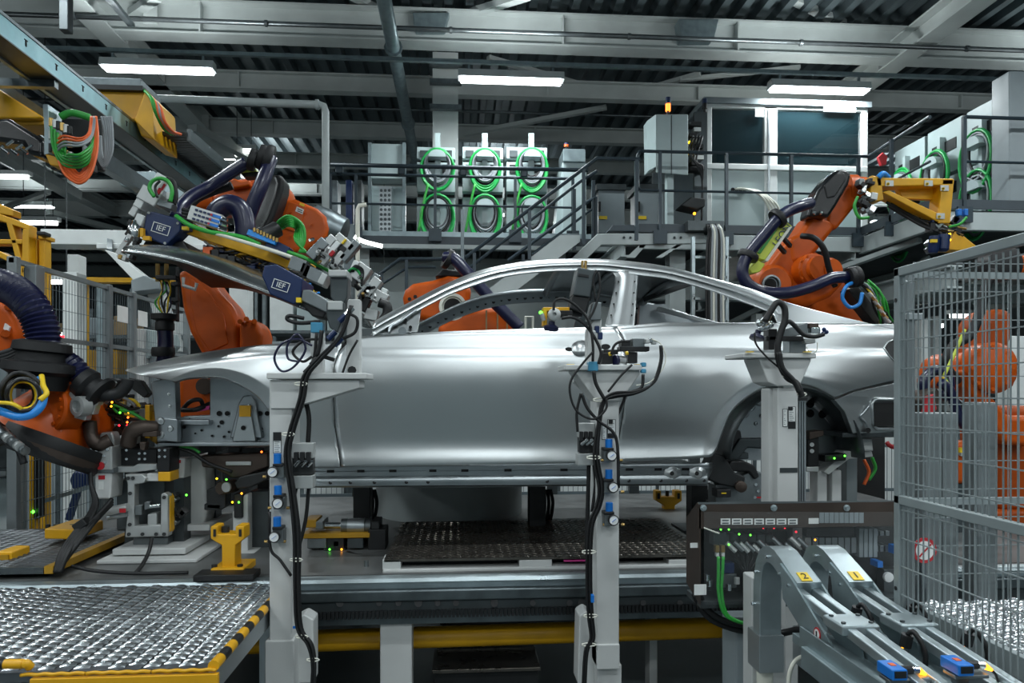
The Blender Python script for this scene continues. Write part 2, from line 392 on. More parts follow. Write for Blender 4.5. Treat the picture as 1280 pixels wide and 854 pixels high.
for x in (784, 826, 847, 910):
    for dx in (-4, 4):
        q = B(); q.cyl(P(x+dx, 297, 9.42), P(x+dx, 297, 9.47), .018, 6); ob('bolt', q, 'gunmetal', t)
# railing builder
def railing(name, label, posts, zt, zb, mids, r=.022, ext=None, foot=True):
    t = thing(name, label, 'railing', posts[0])
    for p in posts:
        b = B(); b.bb((p.x-.02, p.y-.02, zb), (p.x+.02, p.y+.02, zt)); ob('post', b, 'rail', t)
        if foot: q = B(); q.bb((p.x-.09, p.y-.03, zb-.14), (p.x+.09, p.y+.01, zb+.04)); ob('foot_plate', q, 'rail', t)
    q = ext or posts
    b = B(); b.tube([V((p.x, p.y, zt)) for p in q], r, 8); ob('top_rail', b, 'rail', t, smooth='a')
    for z in mids:
        b = B(); b.tube([V((p.x, p.y, z)) for p in q], r*.75, 8); ob('middle_rail', b, 'rail', t, smooth='a')
    return t
ZT = ZD+1.07
railing('guard_rail', 'dark guard rail in front of the glazed control booth', [V((P(x, 200, 9.42).x, 9.42, 0)) for x in (825, 908, 989, 1073)], ZT, ZD-.02, [ZD+.55],
        ext=[V((P(800, 200, 9.42).x, 9.42, 0)), V((P(1085, 200, 9.42).x, 9.42, 0)), V((xr-.05, 8.0, 0))])
b = B(); xx = P(800, 200, 9.42).x; b.tube([V((xx, 9.42, ZT)), V((xx-.03, 9.42, ZT-.05)), V((xx-.03, 9.42, ZD+.6)), V((xx, 9.42, ZD+.55))], .022, 8)
one('rail_end_loop', b, 'rail', 'dark tube loop closing the rail end below the hanging cabinet', 'rail', smooth=True)
railing('guard_rail', 'dark guard rail before the cable reels on the corner platform', [V((xr-.05, 8.75, 0)), V((P(1205, 200, 7.97).x, 7.97, 0)), V((P(1330, 200, 7.97).x, 7.97, 0))], ZT, ZD-.02, [ZD+.55],
        ext=[V((P(1205, 200, 7.97).x, 7.97, 0)), V((16, 7.97, 0))])
# back platform on the left with its double rail
t = thing('back_platform', 'grey raised platform behind the stairs carrying the three cable cabinets', 'platform', (-3, 10.5, 0))
zb = P(560, 290, 10.5).z; XA, XB = P(405, 290, 10.5).x, P(780, 290, 10.5).x
b = B(); b.bb((XA, 10.5, zb-.08), (XB, 11.5, zb)); ob('deck_plate', b, 'galv', t)
b = B(); b.bb((XA, 10.45, zb-.2), (XB, 10.52, zb-.08)); ob('edge_beam', b, 'kick', t)
b = B(); b.bb((XA, 10.42, zb-.26), (XB, 10.52, zb-.2)); ob('lower_flange', b, 'steelwhite', t)
for x in (428, 455, 575, 700):
    q = P(x, 300, 10.7); b = B(); b.bb((q.x-.08, 10.7, 0), (q.x+.08, 10.66, zb-.2)); ob('column', b, 'steelwhite', t)
b = B(); b.bb((XA, 11.4, 1.2), (XB, 11.45, zb-.3)); ob('back_panel', b, 'steelwhite', t)
zt = P(560, 213, 10.45).z
t = railing('double_rail', 'dark double tube rail in front of the cable cabinets', [V((P(x, 250, 10.4).x, 10.4, 0)) for x in (413, 445, 544, 644, 716)], zt-.1, zb-.02, [zb+.36])
b = B(); b.tube([V((P(413, 212, 10.3).x, 10.3, zt)), V((P(735, 212, 10.3).x, 10.3, zt))], .03, 8); ob('front_rail', b, 'rail', t, smooth=True)
for x in (424, 502, 579, 655):
    q = P(x, 215, 10.35); b = B(); b.box((q.x, 10.35, zt-.05), (.1, .1, .13)); ob('rail_coupling', b, 'rail', t, bevel=.02)
# stairs
t = thing('staircase', 'steel staircase with dark double handrails climbing to the mezzanine', 'stairs', P(580, 420, 9.2))
def rail_line(nm, pts, D, r=.024):
    b = B(); b.tube([P(x, y, D) for x, y in pts], r, 8); ob(nm, b, 'rail', t, smooth='a')
rail_line('handrail', [(582, 322), (728, 212), (746, 198), (800, 199)], 9.1)
rail_line('lower_rail', [(588, 334), (728, 225), (746, 214)], 9.1, .02)
rail_line('handrail', [(635, 326), (735, 252), (745, 246)], 10.2)
rail_line('lower_rail', [(665, 318), (745, 258)], 10.2, .018)
rail_line('handrail', [(466, 349), (500, 324), (545, 324), (582, 322)], 9.3)
rail_line('lower_rail', [(470, 360), (510, 334), (545, 334)], 9.3, .018)
for x, y0, y1, D in ((593, 316, 350, 9.1), (662, 262, 324, 9.1), (730, 211, 305, 9.1), (796, 199, 300, 9.1), (718, 236, 312, 10.2), (742, 225, 305, 10.2), (745, 246, 300, 10.2), (654, 318, 330, 10.2), (508, 324, 365, 9.3), (477, 342, 370, 9.3)):
    b = B(); b.pbox(x-2, y0, x+2, y1, D-.02, .05); ob('baluster', b, 'rail', t)
for D in (9.15, 10.15):
    b = B(); b.poly([(560, 400), (700, 294), (725, 294), (725, 302), (585, 410), (560, 410)], D, .05); ob('stringer', b, 'steelwhite', t)
for i in range(9):
    x = 588+i*15.5; y = 384-i*11.5
    b = B(); b.pbox(x-10, y, x+12, y+3, 9.2, .95); ob('tread', b, 'galvd', t)
# control booth
D = 10.4
t = thing('control_booth', 'glazed white control booth on the mezzanine with lit interior', 'booth', P(985, 292, D))
def fr(nm, x0, y0, x1, y1, d0, dep, m='white'):
    b = B(); b.pbox(x0, y0, x1, y1, d0, dep); return ob(nm, b, m, t, bevel=.008, seg=1)
fr('frame_post', 884, 132, 890, 292, D, .1); fr('frame_post', 956, 133, 972, 292, D, .1); fr('frame_post', 1077, 140, 1085, 292, D, .1)
fr('frame_rail', 884, 131, 1085, 137, D, .1); fr('frame_rail', 884, 206, 1085, 213, D-.02, .12)
fr('door_stile', 960, 136, 963, 292, D-.03, .03, 'alu')
for x0, x1 in ((890, 956), (972, 1077)):
    b = B(); b.pbox(x0, 213, x1, 292, D+.02, .04); ob('lower_panel', b, 'cab', t)
    b = B(); b.pbox(x0, 137, x1, 207, D+.03, .012); ob('window_pane', b, 'glass', t)
b = B(); b.pbox(880, 124, 1090, 131, D-.05, 3.2); ob('booth_roof', b, 'cabinet', t)
b = B(); b.bb((P(884, 200, D).x, D+3, ZD), (P(1085, 200, D).x, D+3.08, ZD+2.0)); ob('rear_wall', b, 'cabinet', t)
b = B(); b.bb((P(1083, 200, D).x, D+.1, ZD), (P(1085, 200, D).x, D+3, ZD+.95)); ob('side_wall', b, 'cab', t)
b = B(); b.pbox(940, 146, 1062, 151, D+1.4, .3); ob('inside_lamp', b, 'lampfar', t)
b = B(); b.pbox(1030, 133, 1070, 140, D-.04, .02); ob('sign_plate', b, 'cabinet', t); b = B(); b.pbox(944, 136, 955, 146, D-.04, .02); ob('sign_plate', b, 'white', t)
for i in range(4):
    b = B(); b.tube(spl([P(916+i*5, 237, D), P(930+i*6, 236+i, D-.12), P(950+i*5, 244+i*2, D-.2), P(962+i*4, 262, D-.2), P(968+i*3, 286, D-.2)], 5), .018, 6); ob('cable', b, 'cwhite', t, smooth=True)
    q = B(); q.cyl(P(916+i*5, 237, D+.02), P(916+i*5, 237, D-.05), .03, 8); ob('cable_gland', q, 'black', t)
b = B(); b.pbox(896, 190, 906, 206, D+1.8, .3); b.pbox(1000, 190, 1012, 206, D+1.8, .3); ob('desk_screen', b, 'black', t)
b = B(); b.pbox(985, 198, 1060, 204, D+1.2, .6); ob('desk', b, 'cabinet', t)
# hanging cabinet, stack lights, wall panel, tray
D = 9.75
t = thing('hanging_cabinet', 'white switch cabinet on a post beside the control booth', 'cabinet', P(837, 290, D))
b = B(); b.hexa([P(820, 216, D), P(860, 219, D), P(860, 219, D+.5), P(820, 216, D+.5), P(820, 143, D), P(860, 143, D), P(860, 143, D+.5), P(820, 143, D+.5)]); ob('body', b, 'cab', t, bevel=.01)
b = B(); b.poly([(809, 151), (820, 143), (820, 208), (810, 214)], [D+.3, D, D, D+.3], .2); ob('side_door', b, 'cab', t)
b = B(); b.pbox(839, 144, 840, 218, D-.01, .02); ob('door_gap_strip', b, 'gunmetal', t)
b = B(); b.pbox(834, 214, 842, 292, D+.1, .12); ob('stand_post', b, 'cab', t)
def stack_light(x, y0, y1, D, label, m1, m2):
    t = thing('stack_light', label, 'signal light', P(x, y1, D)); r = 3.2*pm(D)
    b = B(); b.cyl(P(x, y1, D), P(x, y1-4, D), r*.5, 8); ob('stem', b, 'black', t)
    b = B(); b.cyl(P(x, y1-4, D), P(x, (y0+y1)/2-2, D), r, 12); ob('lower_lens', b, m1, t, smooth='a')
    b = B(); b.cyl(P(x, (y0+y1)/2-2, D), P(x, y0+1, D), r, 12); ob('upper_lens', b, m2, t, smooth='a')
stack_light(835, 121, 143, D+.1, 'lit orange signal light on top of the hanging cabinet', 'led_o', 'navy')
stack_light(708, 178, 188, 10.8, 'small orange and blue signal light on the grey topped cabinet', 'corange', 'navy')
stack_light(881, 123, 140, 10.3, 'dark blue signal light at the corner of the booth', 'black', 'navy')
t = thing('wall_unit', 'narrow board of cables and valves between hanging cabinet and booth', 'panel', P(875, 290, 10.2))
b = B(); b.pbox(868, 140, 884, 290, 10.2, .06); ob('backboard', b, 'gunmetal', t)
random.seed(3)
for i in range(9):
    y = 152+i*7; b = B(); b.pbox(862+random.random()*6, y, 872+random.random()*9, y+5, 10.05, .15); ob('device', b, random.choice(['black', 'darkmetal', 'steel_lt']), t)
for i in range(4):
    b = B(); b.tube(spl([P(866+i*4, 170, 10.0), P(861+i*3, 190+i*4, 9.95), P(872+i*2, 208, 9.95), P(878, 230, 10), P(877, 280, 10)], 5), .015, 6); ob('cable', b, 'black', t, smooth=True)
for y in (178, 192): b = B(); b.ball(P(862, y, 10.0), .02, 6); ob('led', b, 'led_y', t)
t = thing('document_tray', 'small dark slanted terminal on the wall under the hanging cabinet', 'terminal', P(868, 260, 10))
b = B(); b.poly([(850, 257), (864, 246), (882, 248), (882, 258), (872, 262)], 9.9, .3); ob('casing', b, 'darkmetal', t, bevel=.02)
b = B(); b.ball(P(868, 267, 9.9), .02, 6); ob('led', b, 'led_a', t)
for i, x in enumerate((748, 797)):
    t = thing('floor_cabinet', 'grey cabinet with yellow tag behind the stair top, %s' % ('nearer the stairs' if i == 0 else 'nearer the hanging cabinet'), 'cabinet', P(x+16, 290, 11.5))
    b = B(); b.pbox(x, 237, x+33, 292, 11.5, .5); ob('body', b, 'cabinet', t, bevel=.01)
    b = B(); b.pbox(x, 252, x+3, 264, 11.46, .05); ob('handle', b, 'black', t); b = B(); b.pbox(x+1, 270, x+11, 274, 11.48, .03); ob('tag', b, 'cyellow', t)
    b = B(); b.pbox(x-2, 230, x+35, 237, 11.45, .6); ob('top_frame', b, 'gunmetal', t)
for x0, x1, lb in ((760, 800, 'nearer the stairs'), (800, 860, 'below the hanging cabinet')):
    b = B(); b.poly([(x0, 289), (x0+6, 281), (x1, 281), (x1, 289)], 9.7, .4); one('cable_duct_cover', b, 'kick', 'flat dark duct cover on the mezzanine edge, %s' % lb, 'cover', bevel=.01)
# vertical ladder tray with cables in front of the mezzanine
t = thing('cable_ladder', 'vertical galvanised cable ladder with grey cables below the mezzanine', 'cable tray', P(890, 410, 9.2))
for x in (867, 909): b = B(); b.pbox(x-2, 296, x+2, 470, 9.25, .06); ob('side_rail', b, 'zinc', t)
for y in (320, 345, 372, 400): b = B(); b.pbox(867, y, 909, y+3, 9.25, .03); ob('rung', b, 'zinc', t)
for i, m in enumerate(['rubber', 'rubber', 'cgrey', 'cwhite', 'cgrey', 'rubber', 'cgrey', 'cwhite']):
    b = B(); b.tube(spl([P(884+i*2, 281, 9.3), P(886+i*2.4, 290, 9.18), P(884+i*3, 310, 9.15), P(883+i*3, 360, 9.15), P(884+i*3, 460, 9.15)], 4), .016, 6); ob('cable', b, m, t, smooth=True)
b = B(); b.pbox(860, 276, 905, 288, 9.3, .5); ob('tray_head', b, 'gunmetal', t)
# cable cabinets with reels on the back platform
def reel(t, c, ux, h, gm, seed, rr=.28):
    # two hook plates with hanging cable loops; ux = unit vector across the face, c = centre of the upper hook
    random.seed(seed); ny = V((0, 0, 1)).cross(ux)
    fw = -ny if (-ny).dot(V((0, -1, 0))) > 0 or abs(ux.y) > .9 and (-ny).x < 0 else ny
    for k, dz in enumerate((0, -h)):
        q = B(); pts = [c+V((0, 0, dz))+fw*.02+ux*rr*.62*math.cos(math.pi*i/8)+V((0, 0, rr*.5*math.sin(math.pi*i/8)-.1)) for i in range(9)]; q.prism(pts, fw*.16); ob('cable_hook', q, 'cab', t)
        for j in range(10):
            a = rr*(.7+.05*j+.04*random.random()); s = 1.2+.2*random.random()+(.15 if k else 0)
            cc = c+V((0, 0, dz-.18-.012*j))+fw*(.06+.014*(j % 5)); q = B()
            q.tube([cc+ux*a*math.cos(2*math.pi*i/22)*(1+.08*math.sin(2*math.pi*i/22))+V((0, 0, a*s*math.sin(2*math.pi*i/22))) for i in range(22)], .02 if j > 6 else .014, 6, True)
            ob('cable_loop', q, gm if j > 6 else ('rubber' if random.random() < (.5 if k else .2) else 'cgrey'), t, smooth=True)
    q = B(); q.bb((c.x-.04, c.y-.02, c.z-h*1.9), (c.x+.04, c.y+.04, c.z+.3)); ob('hanger_bar', q, 'cab', t)
for i, (x0, x1, xc) in enumerate(((521, 569, 547), (578, 629, 606), (633, 684, 664))):
    D = 10.9
    t = thing('cable_cabinet', ['white cable cabinet nearest the pillar with green loops', 'middle white cable cabinet with a hanging green cable oval', 'white cable cabinet nearest the stairs with dark cable loops'][i], 'cabinet', P(xc, 290, D), 'white cable cabinets with hanging loops')
    b = B(); b.pbox(x0, 184, x1, 199, D, .5); ob('upper_box', b, 'cab', t, bevel=.01)
    b = B(); b.pbox(x0, 203, x1, 240, D, .5); ob('main_box', b, 'cab', t, bevel=.01)
    b = B(); b.pbox(x0, 247, x1, 291, D+.1, .5); ob('lower_box', b, 'cab', t, bevel=.01)
    b = B(); b.pbox(x0+1, 199, x1-1, 203, D+.1, .4); ob('gap', b, 'black', t); b = B(); b.pbox(x0+1, 240, x1-1, 247, D+.15, .4); ob('gap', b, 'black', t)
    for k in range(2): b = B(); b.pbox(x0+4+k*(x1-x0-18), 188, x0+14+k*(x1-x0-18), 196, D-.02, .04); ob('vent', b, 'gunmetal', t)
    for k in range(2): b = B(); b.pbox(x0+4+k*(x1-x0-20), 206, x0+16+k*(x1-x0-20), 216, D-.02, .04); ob('opening', b, 'darkmetal', t)
    reel(t, P(xc, 192, D-.05), V((1, 0, 0)), 60*pm(D), 'cgreen', 20+i, .2 if i else .21)
    b = B(); b.tube(spl([P(xc-12, 230, D-.2), P(xc-18, 255, D-.22), P(xc-24, 290, D-.2)], 5), .02, 6); ob('cable', b, 'green', t, smooth=True)
t = thing('service_cabinet', 'pale cabinet with a perforated metal strip left of the cable cabinets', 'cabinet', P(482, 290, 10.9))
for x in (462, 505): b = B(); b.pbox(x-2, 178, x+2, 291, 10.85, .1); ob('side_profile', b, 'galv', t)
b = B(); b.pbox(464, 180, 503, 223, 10.9, .3); ob('upper_panel', b, 'cab', t); b = B(); b.pbox(464, 233, 503, 288, 10.95, .3); ob('lower_panel', b, 'cab', t)
b = B(); b.pbox(474, 233, 489, 290, 10.75, .1); s_ = ob('perforated_strip', b, 'alu', t)
b = B()
for r in range(9):
    for c in range(3): p = P(476.5+c*5, 238+r*6, 10.74); b.cyl(p, p+V((0, .03, 0)), .022, 8)
q = ob('strip_holes', b, 'gunmetal', s_); stuff(q)
t = thing('tall_cabinet', 'tall white cabinet with grey top beside the stair head', 'cabinet', P(722, 292, 10.7))
b = B(); b.pbox(703, 203, 733, 296, 10.7, .6); ob('body', b, 'cab', t, bevel=.01); b = B(); b.pbox(704, 186, 732, 202, 10.65, .5); ob('top_box', b, 'galv', t, bevel=.01)
b = B(); b.poly([(693, 298), (703, 204), (703, 298)], 10.75, .4); ob('slanted_side', b, 'cab', t)
for i, (x0, x1, m) in enumerate(((413, 422, 'galvd'), (432, 440, 'navy'), (444, 452, 'gunmetal'))):
    b = B(); b.pbox(x0, 225, x1, 291, 10.8, .3); one('rack_post', b, m, 'upright %s equipment post on the back platform behind the rail' % ('grey', 'blue patterned', 'dark')[i], 'post', bevel=.01)
# cabinets and reels along the right platform
for i, (x, y, D, s) in enumerate(((1222, 140, 8.8, 1), (1170, 165, 9.6, 1), (1127, 188, 10.4, 1))):
    lb = ['nearest the picture edge', 'in the middle of its row', 'nearest the control booth'][i]
    t = thing('reel_cabinet', 'cable cabinet with green loops behind the corner rail, %s' % lb, 'cabinet', P(x, 250, D), 'cable cabinets behind the corner rail')
    c = P(x, y, D); X = c.x+.12
    b = B(); b.bb((X, D-.36, ZD), (X+.5, D+.36, ZD+.85)); ob('lower_box', b, 'cab', t, bevel=.01)
    b = B(); b.bb((X, D-.36, ZD+.9), (X+.5, D+.36, ZD+1.6)); ob('upper_box', b, 'cab', t, bevel=.01)
    for z0 in (.6, 1.2): b = B(); b.bb((X-.01, D-.25, ZD+z0), (X+.02, D+.25, ZD+z0+.15)); ob('opening', b, 'darkmetal', t)
    reel(t, V((X-.04, D, ZD+1.12)), V((0, -1, 0)), .56, 'cgreen', 40+i, .25)
b = B(); b.bb((P(1262, 200, 8.12).x, 8.12, ZD), (P(1330, 200, 8.12).x, 8.42, ZD+1.7)); one('edge_cabinet', b, 'cabinet', 'tall grey cabinet at the picture edge on the corner platform', 'cabinet', bevel=.02)
b = B(); b.poly([(1098, 196), (1104, 190), (1110, 196), (1108, 206), (1102, 207)], 10.2, .06); one('red_cloth', b, 'red', 'small red cloth hanging behind the corner rail', 'cloth', bevel=.01)
# ================================================================ the car body
DC = 3.6
ROOF = smooth_tab([(462, 407), (474, 398.5), (515, 377), (552, 358), (590, 342), (628, 332), (680, 325.5), (740, 324), (790, 327.5), (840, 335), (890, 348), (940, 362), (986, 379), (1054, 397), (1095, 406.5), (1131, 415)])
OPEN = smooth_tab([(462, 424), (480, 412), (515, 393), (545, 377), (571, 365), (627, 347), (680, 340), (735, 338.5), (760, 339), (800, 344.5), (835, 349), (877, 360), (915, 372.5), (950, 386), (966, 393), (972, 404)])
VPROF = smooth_tab([(300, .42), (324, .34), (340, .285), (370, .20), (400, .105), (409, .075), (418, .055), (428, .045), (436, .038), (441, .026), (450, .012), (470, 0), (490, .002), (515, .014), (545, .034), (560, .034), (574, .02), (584, .018), (590, .03), (596, .05)])
def cd(x, y):                                   # depth of the body side at picture point
    d = lerp(VPROF, y)
    k = 1.0
    if x < 420: d += ((420-x)/265)**2*.26
    if x > 960: d += ((x-960)/170)**2*.16
    if x < 430 and y < 470:                      # front wing: crown turns in towards the bonnet
        f = min(1, (430-x)/160); top = lerp(FT, x); d += f*.10*max(0, 1-(y-top)/16.)**2
    # bulge over the wheel arches
    for ax, ay, ar in ((268, 560, 92), (985, 572, 95)):
        rr = math.hypot(x-ax, (y-ay)*1.0)
        if y > 440 and rr < 165: d -= .022*max(0, 1-abs(rr-ar-8)/62.)**2
    return DC+d
FT = smooth_tab([(157, 463), (175, 457.5), (220, 447), (260, 440), (297, 435), (335, 431), (387, 428.5), (430, 426), (458, 424)])
FBOT = smooth_tab([(157, 464), (175, 469), (205, 474.5), (219, 477)], 4)+smooth_tab([(219.6, 477), (234, 472.5), (262, 471), (282, 473.6), (303, 482.7), (321.6, 495), (334, 510), (346, 530), (354, 552), (358, 575), (360, 586)], 5)+[(427, 585)]
def strip(xs, top, bot, nr, df=cd, rows=None):
    g = []
    for x in xs:
        a, c = top(x), bot(x); g.append([P(x, a+(c-a)*j/nr, df(x, a+(c-a)*j/nr)) for j in range(nr+1)])
    return B().grid(g)
def frange(a, c, n): return [a+(c-a)*i/n for i in range(n+1)]
car = thing('coupe_car', 'bare silver coupe car body without wheels on the assembly line', 'car', P(640, 606, DC))
def fb(x): return lerp(FBOT, x)
def door_front(y): return lerp([(424, 440), (440, 424), (460, 417), (497, 417), (532, 419), (583, 426.5), (590, 427)], y)
xs = frange(157, 215, 14)+frange(216, 360, 60)+frange(362, 427, 14)
g = []
for x in xs:                                     # wing: clipped at the door gap on its rear edge
    a, c = lerp(FT, x), fb(x); col_ = []
    for j in range(37):
        y = a+(c-a)*(j/36)
        xx = min(x, door_front(y)-1.2) if x > 400 else x
        col_.append(P(xx, y, cd(xx, y)))
    g.append(col_)
wing = ob('front_wing', B().grid(g), 'body', car, smooth=True, solid=.004)
lip = []                                         # rolled lip of the front arch
for x in frange(219.6, 350, 40):
    y = fb(x); lip.append([P(x, y, cd(x, y)), P(x+.3, y+.6, cd(x, y)+.004), P(x+1.2, y+2.2, cd(x, y)+.05)])
ob('arch_lip', B().grid(lip), 'body', wing, smooth=True)
# door skin with a turned edge
def dt(x): return lerp([(457, 420), (552, 415), (672, 411), (770, 408.6)], x)
g = []
for i in range(61):
    col_ = []
    for j in range(49):
        t = j/48; y0 = 424.0+(409-424.0)*i/60 if i < 60 else 409
        x = 0
        yy = lerp([(0, 0), (1, 1)], t)
        xl_ = 0
        # left and right edges at this row
        ya = 420; y = None
        u = i/60
        yt = None
        # row height blends the belt with the lower edge
        for _ in range(3):
            y = (yt if yt is not None else 415)+(584-5.5*u-(yt if yt is not None else 415))*t
            xa = door_front(max(y, 424)); xb = lerp([(409, 770), (423, 779), (450, 783), (500, 781), (580, 768)], y)
            x = xa+(xb-xa)*u
            yt = lerp([(440, 423.5), (457, 421), (552, 415.5), (672, 411.5), (770, 409)], x)
        col_.append(P(x, y, cd(x, y)))
    g.append(col_)
door = ob('door_skin', B().grid(g), 'body', car, smooth=True, solid=.004)
# window-sill flange of the door
b = B(); b.grid([[P(x, y, cd(x, y)+d) for y, d in ((lerp([(440, 423.5), (457, 421), (552, 415.5), (672, 411.5), (770, 409)], x), .0), (lerp([(440, 423), (457, 420), (552, 414.5), (672, 410.5), (770, 408)], x), .012), (lerp([(440, 424), (457, 422), (552, 416), (672, 412), (770, 410)], x), .03))] for x in frange(452, 770, 30)])
ob('belt_flange', b, 'body', door, smooth=True)
# handle bowl and grip mount
def disc(cx, cy, rx, ry, off, n=28, m='body', par=None, nm='bowl', dep=.01, bulge=0):
    rows = []
    for r in range(6):
        f = r/5
        rows.append([P(cx+rx*f*math.cos(2*math.pi*k/n), cy+ry*f*math.sin(2*math.pi*k/n), cd(cx+rx*f*math.cos(2*math.pi*k/n), cy+ry*f*math.sin(2*math.pi*k/n))-off-bulge*(1-f*f)) for k in range(n+1)])
    return ob(nm, B().grid(rows), m, par or door, smooth=True)
disc(727, 436, 13, 10.5, .004, m='body_in', nm='handle_bowl', bulge=-.012); disc(726, 435.5, 12, 9.5, .006, nm='handle_dome', bulge=.024); disc(708, 436, 7, 4.4, .005, nm='handle_mount'); disc(711, 436.5, 4.6, 2.4, .008, m='hole', nm='handle_slot'); disc(758, 433, 9, 5.5, .005, nm='handle_mount'); disc(757, 433.5, 6, 3.4, .008, m='hole', nm='handle_slot')
# sail triangle with mirror base
b = B(); b.poly([(462, 419), (505, 391), (527, 384), (522, 415)], [cd(462, 419)+.02, cd(505, 391)+.03, cd(527, 384)+.03, cd(522, 415)+.02], .015); sail = ob('mirror_triangle', b, 'body', car, bevel=.004)
for x, y, r in ((485, 411, 2.2), (494, 405, 1.8), (503, 414, 5), (507, 400, 2), (514, 393, 1.6), (513, 409, 2)):
    q = B(); q.cyl(P(x, y, cd(x, y)), P(x, y, cd(x, y)+.03), r*pm(3.7), 12); ob('hole', q, 'body_in' if r > 4 else 'hole', sail)
b = B(); b.tube(spl([P(486, 416, cd(486, 416)), P(489, 408, cd(489, 408)), P(500, 402, cd(500, 402)), P(520, 388, cd(520, 388))], 5), .008, 6); ob('bead', b, 'body_in', sail, smooth=True)
# side frame: A pillar, roof rail, C pillar in one pressing
xs = frange(466, 972, 110)+frange(973, 1131, 30)
def sf_bot(x): return lerp(OPEN, x) if x < 972 else 405.5
def sdf(x, y):
    r, o = lerp(ROOF, x), sf_bot(x)
    if x > 985: return cd(x, y)
    t = (y-r)/max(1, o-r); base = cd(x, y)
    # roof skin rolls over, a dark drip groove, then the inner door flange
    k = lerp([(0, .05), (.12, .016), (.3, .0), (.5, .0), (.55, .016), (.64, .018), (.68, .006), (1, .006)], t)
    f = 1 if x < 955 else max(0, (985-x)/30)
    return base+k*f
g = [[P(x, lerp(ROOF, x)+(sf_bot(x)-lerp(ROOF, x))*t, sdf(x, lerp(ROOF, x)+(sf_bot(x)-lerp(ROOF, x))*t)) for t in (0, .04, .08, .13, .2, .3, .4, .48, .53, .56, .64, .67, .7, .8, .9, 1)] for x in xs]
frame = ob('side_frame', B().grid(g), 'body', car, smooth='a', solid=.006)
b = B()                                         # return flange into the opening
b.grid([[P(x, lerp(OPEN, x), sdf(x, lerp(OPEN, x))), P(x, lerp(OPEN, x)+.5, sdf(x, lerp(OPEN, x))+.05)] for x in frange(470, 970, 80)]); ob('opening_flange', b, 'body_in', frame, smooth=True)
for x in list(range(500, 760, 24))+list(range(812, 960, 22)):
    y = lerp(OPEN, x)-2.6; q = B(); q.cyl(P(x, y, sdf(x, y)-.002), P(x, y, sdf(x, y)+.004), .0045, 8); ob('hole', q, 'hole', frame)
# B pillar
bl = [(338, 762), (345, 769), (352, 769), (357, 768), (372, 765), (386, 762), (409, 756)]; br = [(338, 800), (344, 798), (370, 796), (403, 793), (409, 792)]
g = []
for j in range(25):
    y = 338+71*j/24; a, c = lerp(bl, y), lerp(br, y)
    g.append([P(a+(c-a)*k/14, y, cd(a, y)+lerp([(0, .022), (.12, .016), (.25, .006), (.45, .002), (.62, .006), (.85, .008), (1, .014)], k/14)) for k in range(15)])
bp = ob('b_pillar', B().grid(g), 'body', car, smooth=True, solid=.006)
for y in (352, 366, 380, 394):
    for x in (lerp(bl, y)+4, lerp(br, y)-4): q = B(); q.cyl(P(x, y, cd(x, y)-.004), P(x, y, cd(x, y)+.016), .004, 8); ob('hole', q, 'hole', bp)
# quarter panel
QB = [(768, 579), (781, 577), (860, 574), (889, 571.5), (893, 566)]+smooth_tab([(896, 560), (900, 548), (912.6, 517), (931.6, 498), (957, 484), (985, 479), (1005, 480.5), (1022, 485.5), (1043, 496.5)])+[(1068, 487), (1122, 474), (1131, 472)]
def qt(x): return 409-4.5*min(1, (x-770)/60) if x < 972 else 405.5
g = []
for x in frange(770, 890, 30)+frange(891.5, 1043, 70)+frange(1046, 1131, 20):
    a, c = qt(x), lerp(QB, x); col_ = []
    for j in range(41):
        y = a+(c-a)*j/40
        xx = max(x, lerp([(409, 771), (423, 780), (450, 784), (500, 782), (580, 769)], y)) if x < 786 else x
        yy = max(y, lerp(ROOF, xx)+.2) if xx > 1090 else y
        col_.append(P(xx, yy, cd(xx, yy)))
    g.append(col_)
quarter = ob('quarter_panel', B().grid(g), 'body', car, smooth=True, solid=.004)
lip = []
for x in frange(893, 1043, 60):
    y = lerp(QB, x); lip.append([P(x, y, cd(x, y)), P(x+.2, y+.8, cd(x, y)+.005), P(x+.5, y+1.5, cd(x, y)+.05)])
ob('arch_lip', B().grid(lip), 'body', quarter, smooth=True)
b = B(); b.grid([[P(x, qt(x)-1.2, cd(x, 405)+.03), P(x, qt(x)-.4, cd(x, 405)+.006), P(x, qt(x)+.4, cd(x, 405)-.001)] for x in frange(795, 968, 20)]); ob('belt_flange', b, 'body', quarter, smooth=True)
pts = [(1105, 435), (1109, 428.5), (1116, 425), (1131, 423.5), (1131, 456), (1119, 453), (1111, 444)]
b = B(); b.poly(pts, [cd(*p)-.006 for p in pts], .012); lo_ = ob('tail_lamp_opening', b, 'darkmetal', quarter)
b = B(); b.tube([P(x, y, cd(x, y)-.006) for x, y in pts], .004, 6, True); ob('opening_edge', b, 'body', quarter, smooth=True)
# rocker panel with holes
def rk(x, y): return DC+lerp([(582, .05), (587, .052), (588.5, .062), (594, .064), (597, .05), (600, .045), (606, .05), (608, .07)], y)
YR = lambda x: -.006*(x-640)
g = [[P(x, y+YR(x), rk(x, y)) for y in (580, 584, 587, 588.5, 594, 595.5, 597, 600, 603, 606, 608, 608.4)] for x in frange(388, 884, 40)]
for k, y in enumerate((580, 584, 587, 588.5, 594, 595.5, 597, 600, 603, 606, 608, 608.4)): g.append([]) if k == 0 else None; g[-1].append(P(890-max(0, y-590)*.5, y+YR(888), rk(888, y)+.02))
rocker = ob('rocker_panel', B().grid(g), 'body_in', car, smooth='a', solid=.004)
for x in (412, 450, 490, 540, 580, 634, 704, 741, 786, 822, 856):
    for dx, w_ in ((0, 3.5), (4, 1.6)):
        q = B(); y = 588+YR(x); q.pbox(x-w_+dx, y-1.6, x+w_+dx, y+1.6, rk(x, 587)-.004, .006); ob('slot', q, 'hole', rocker)
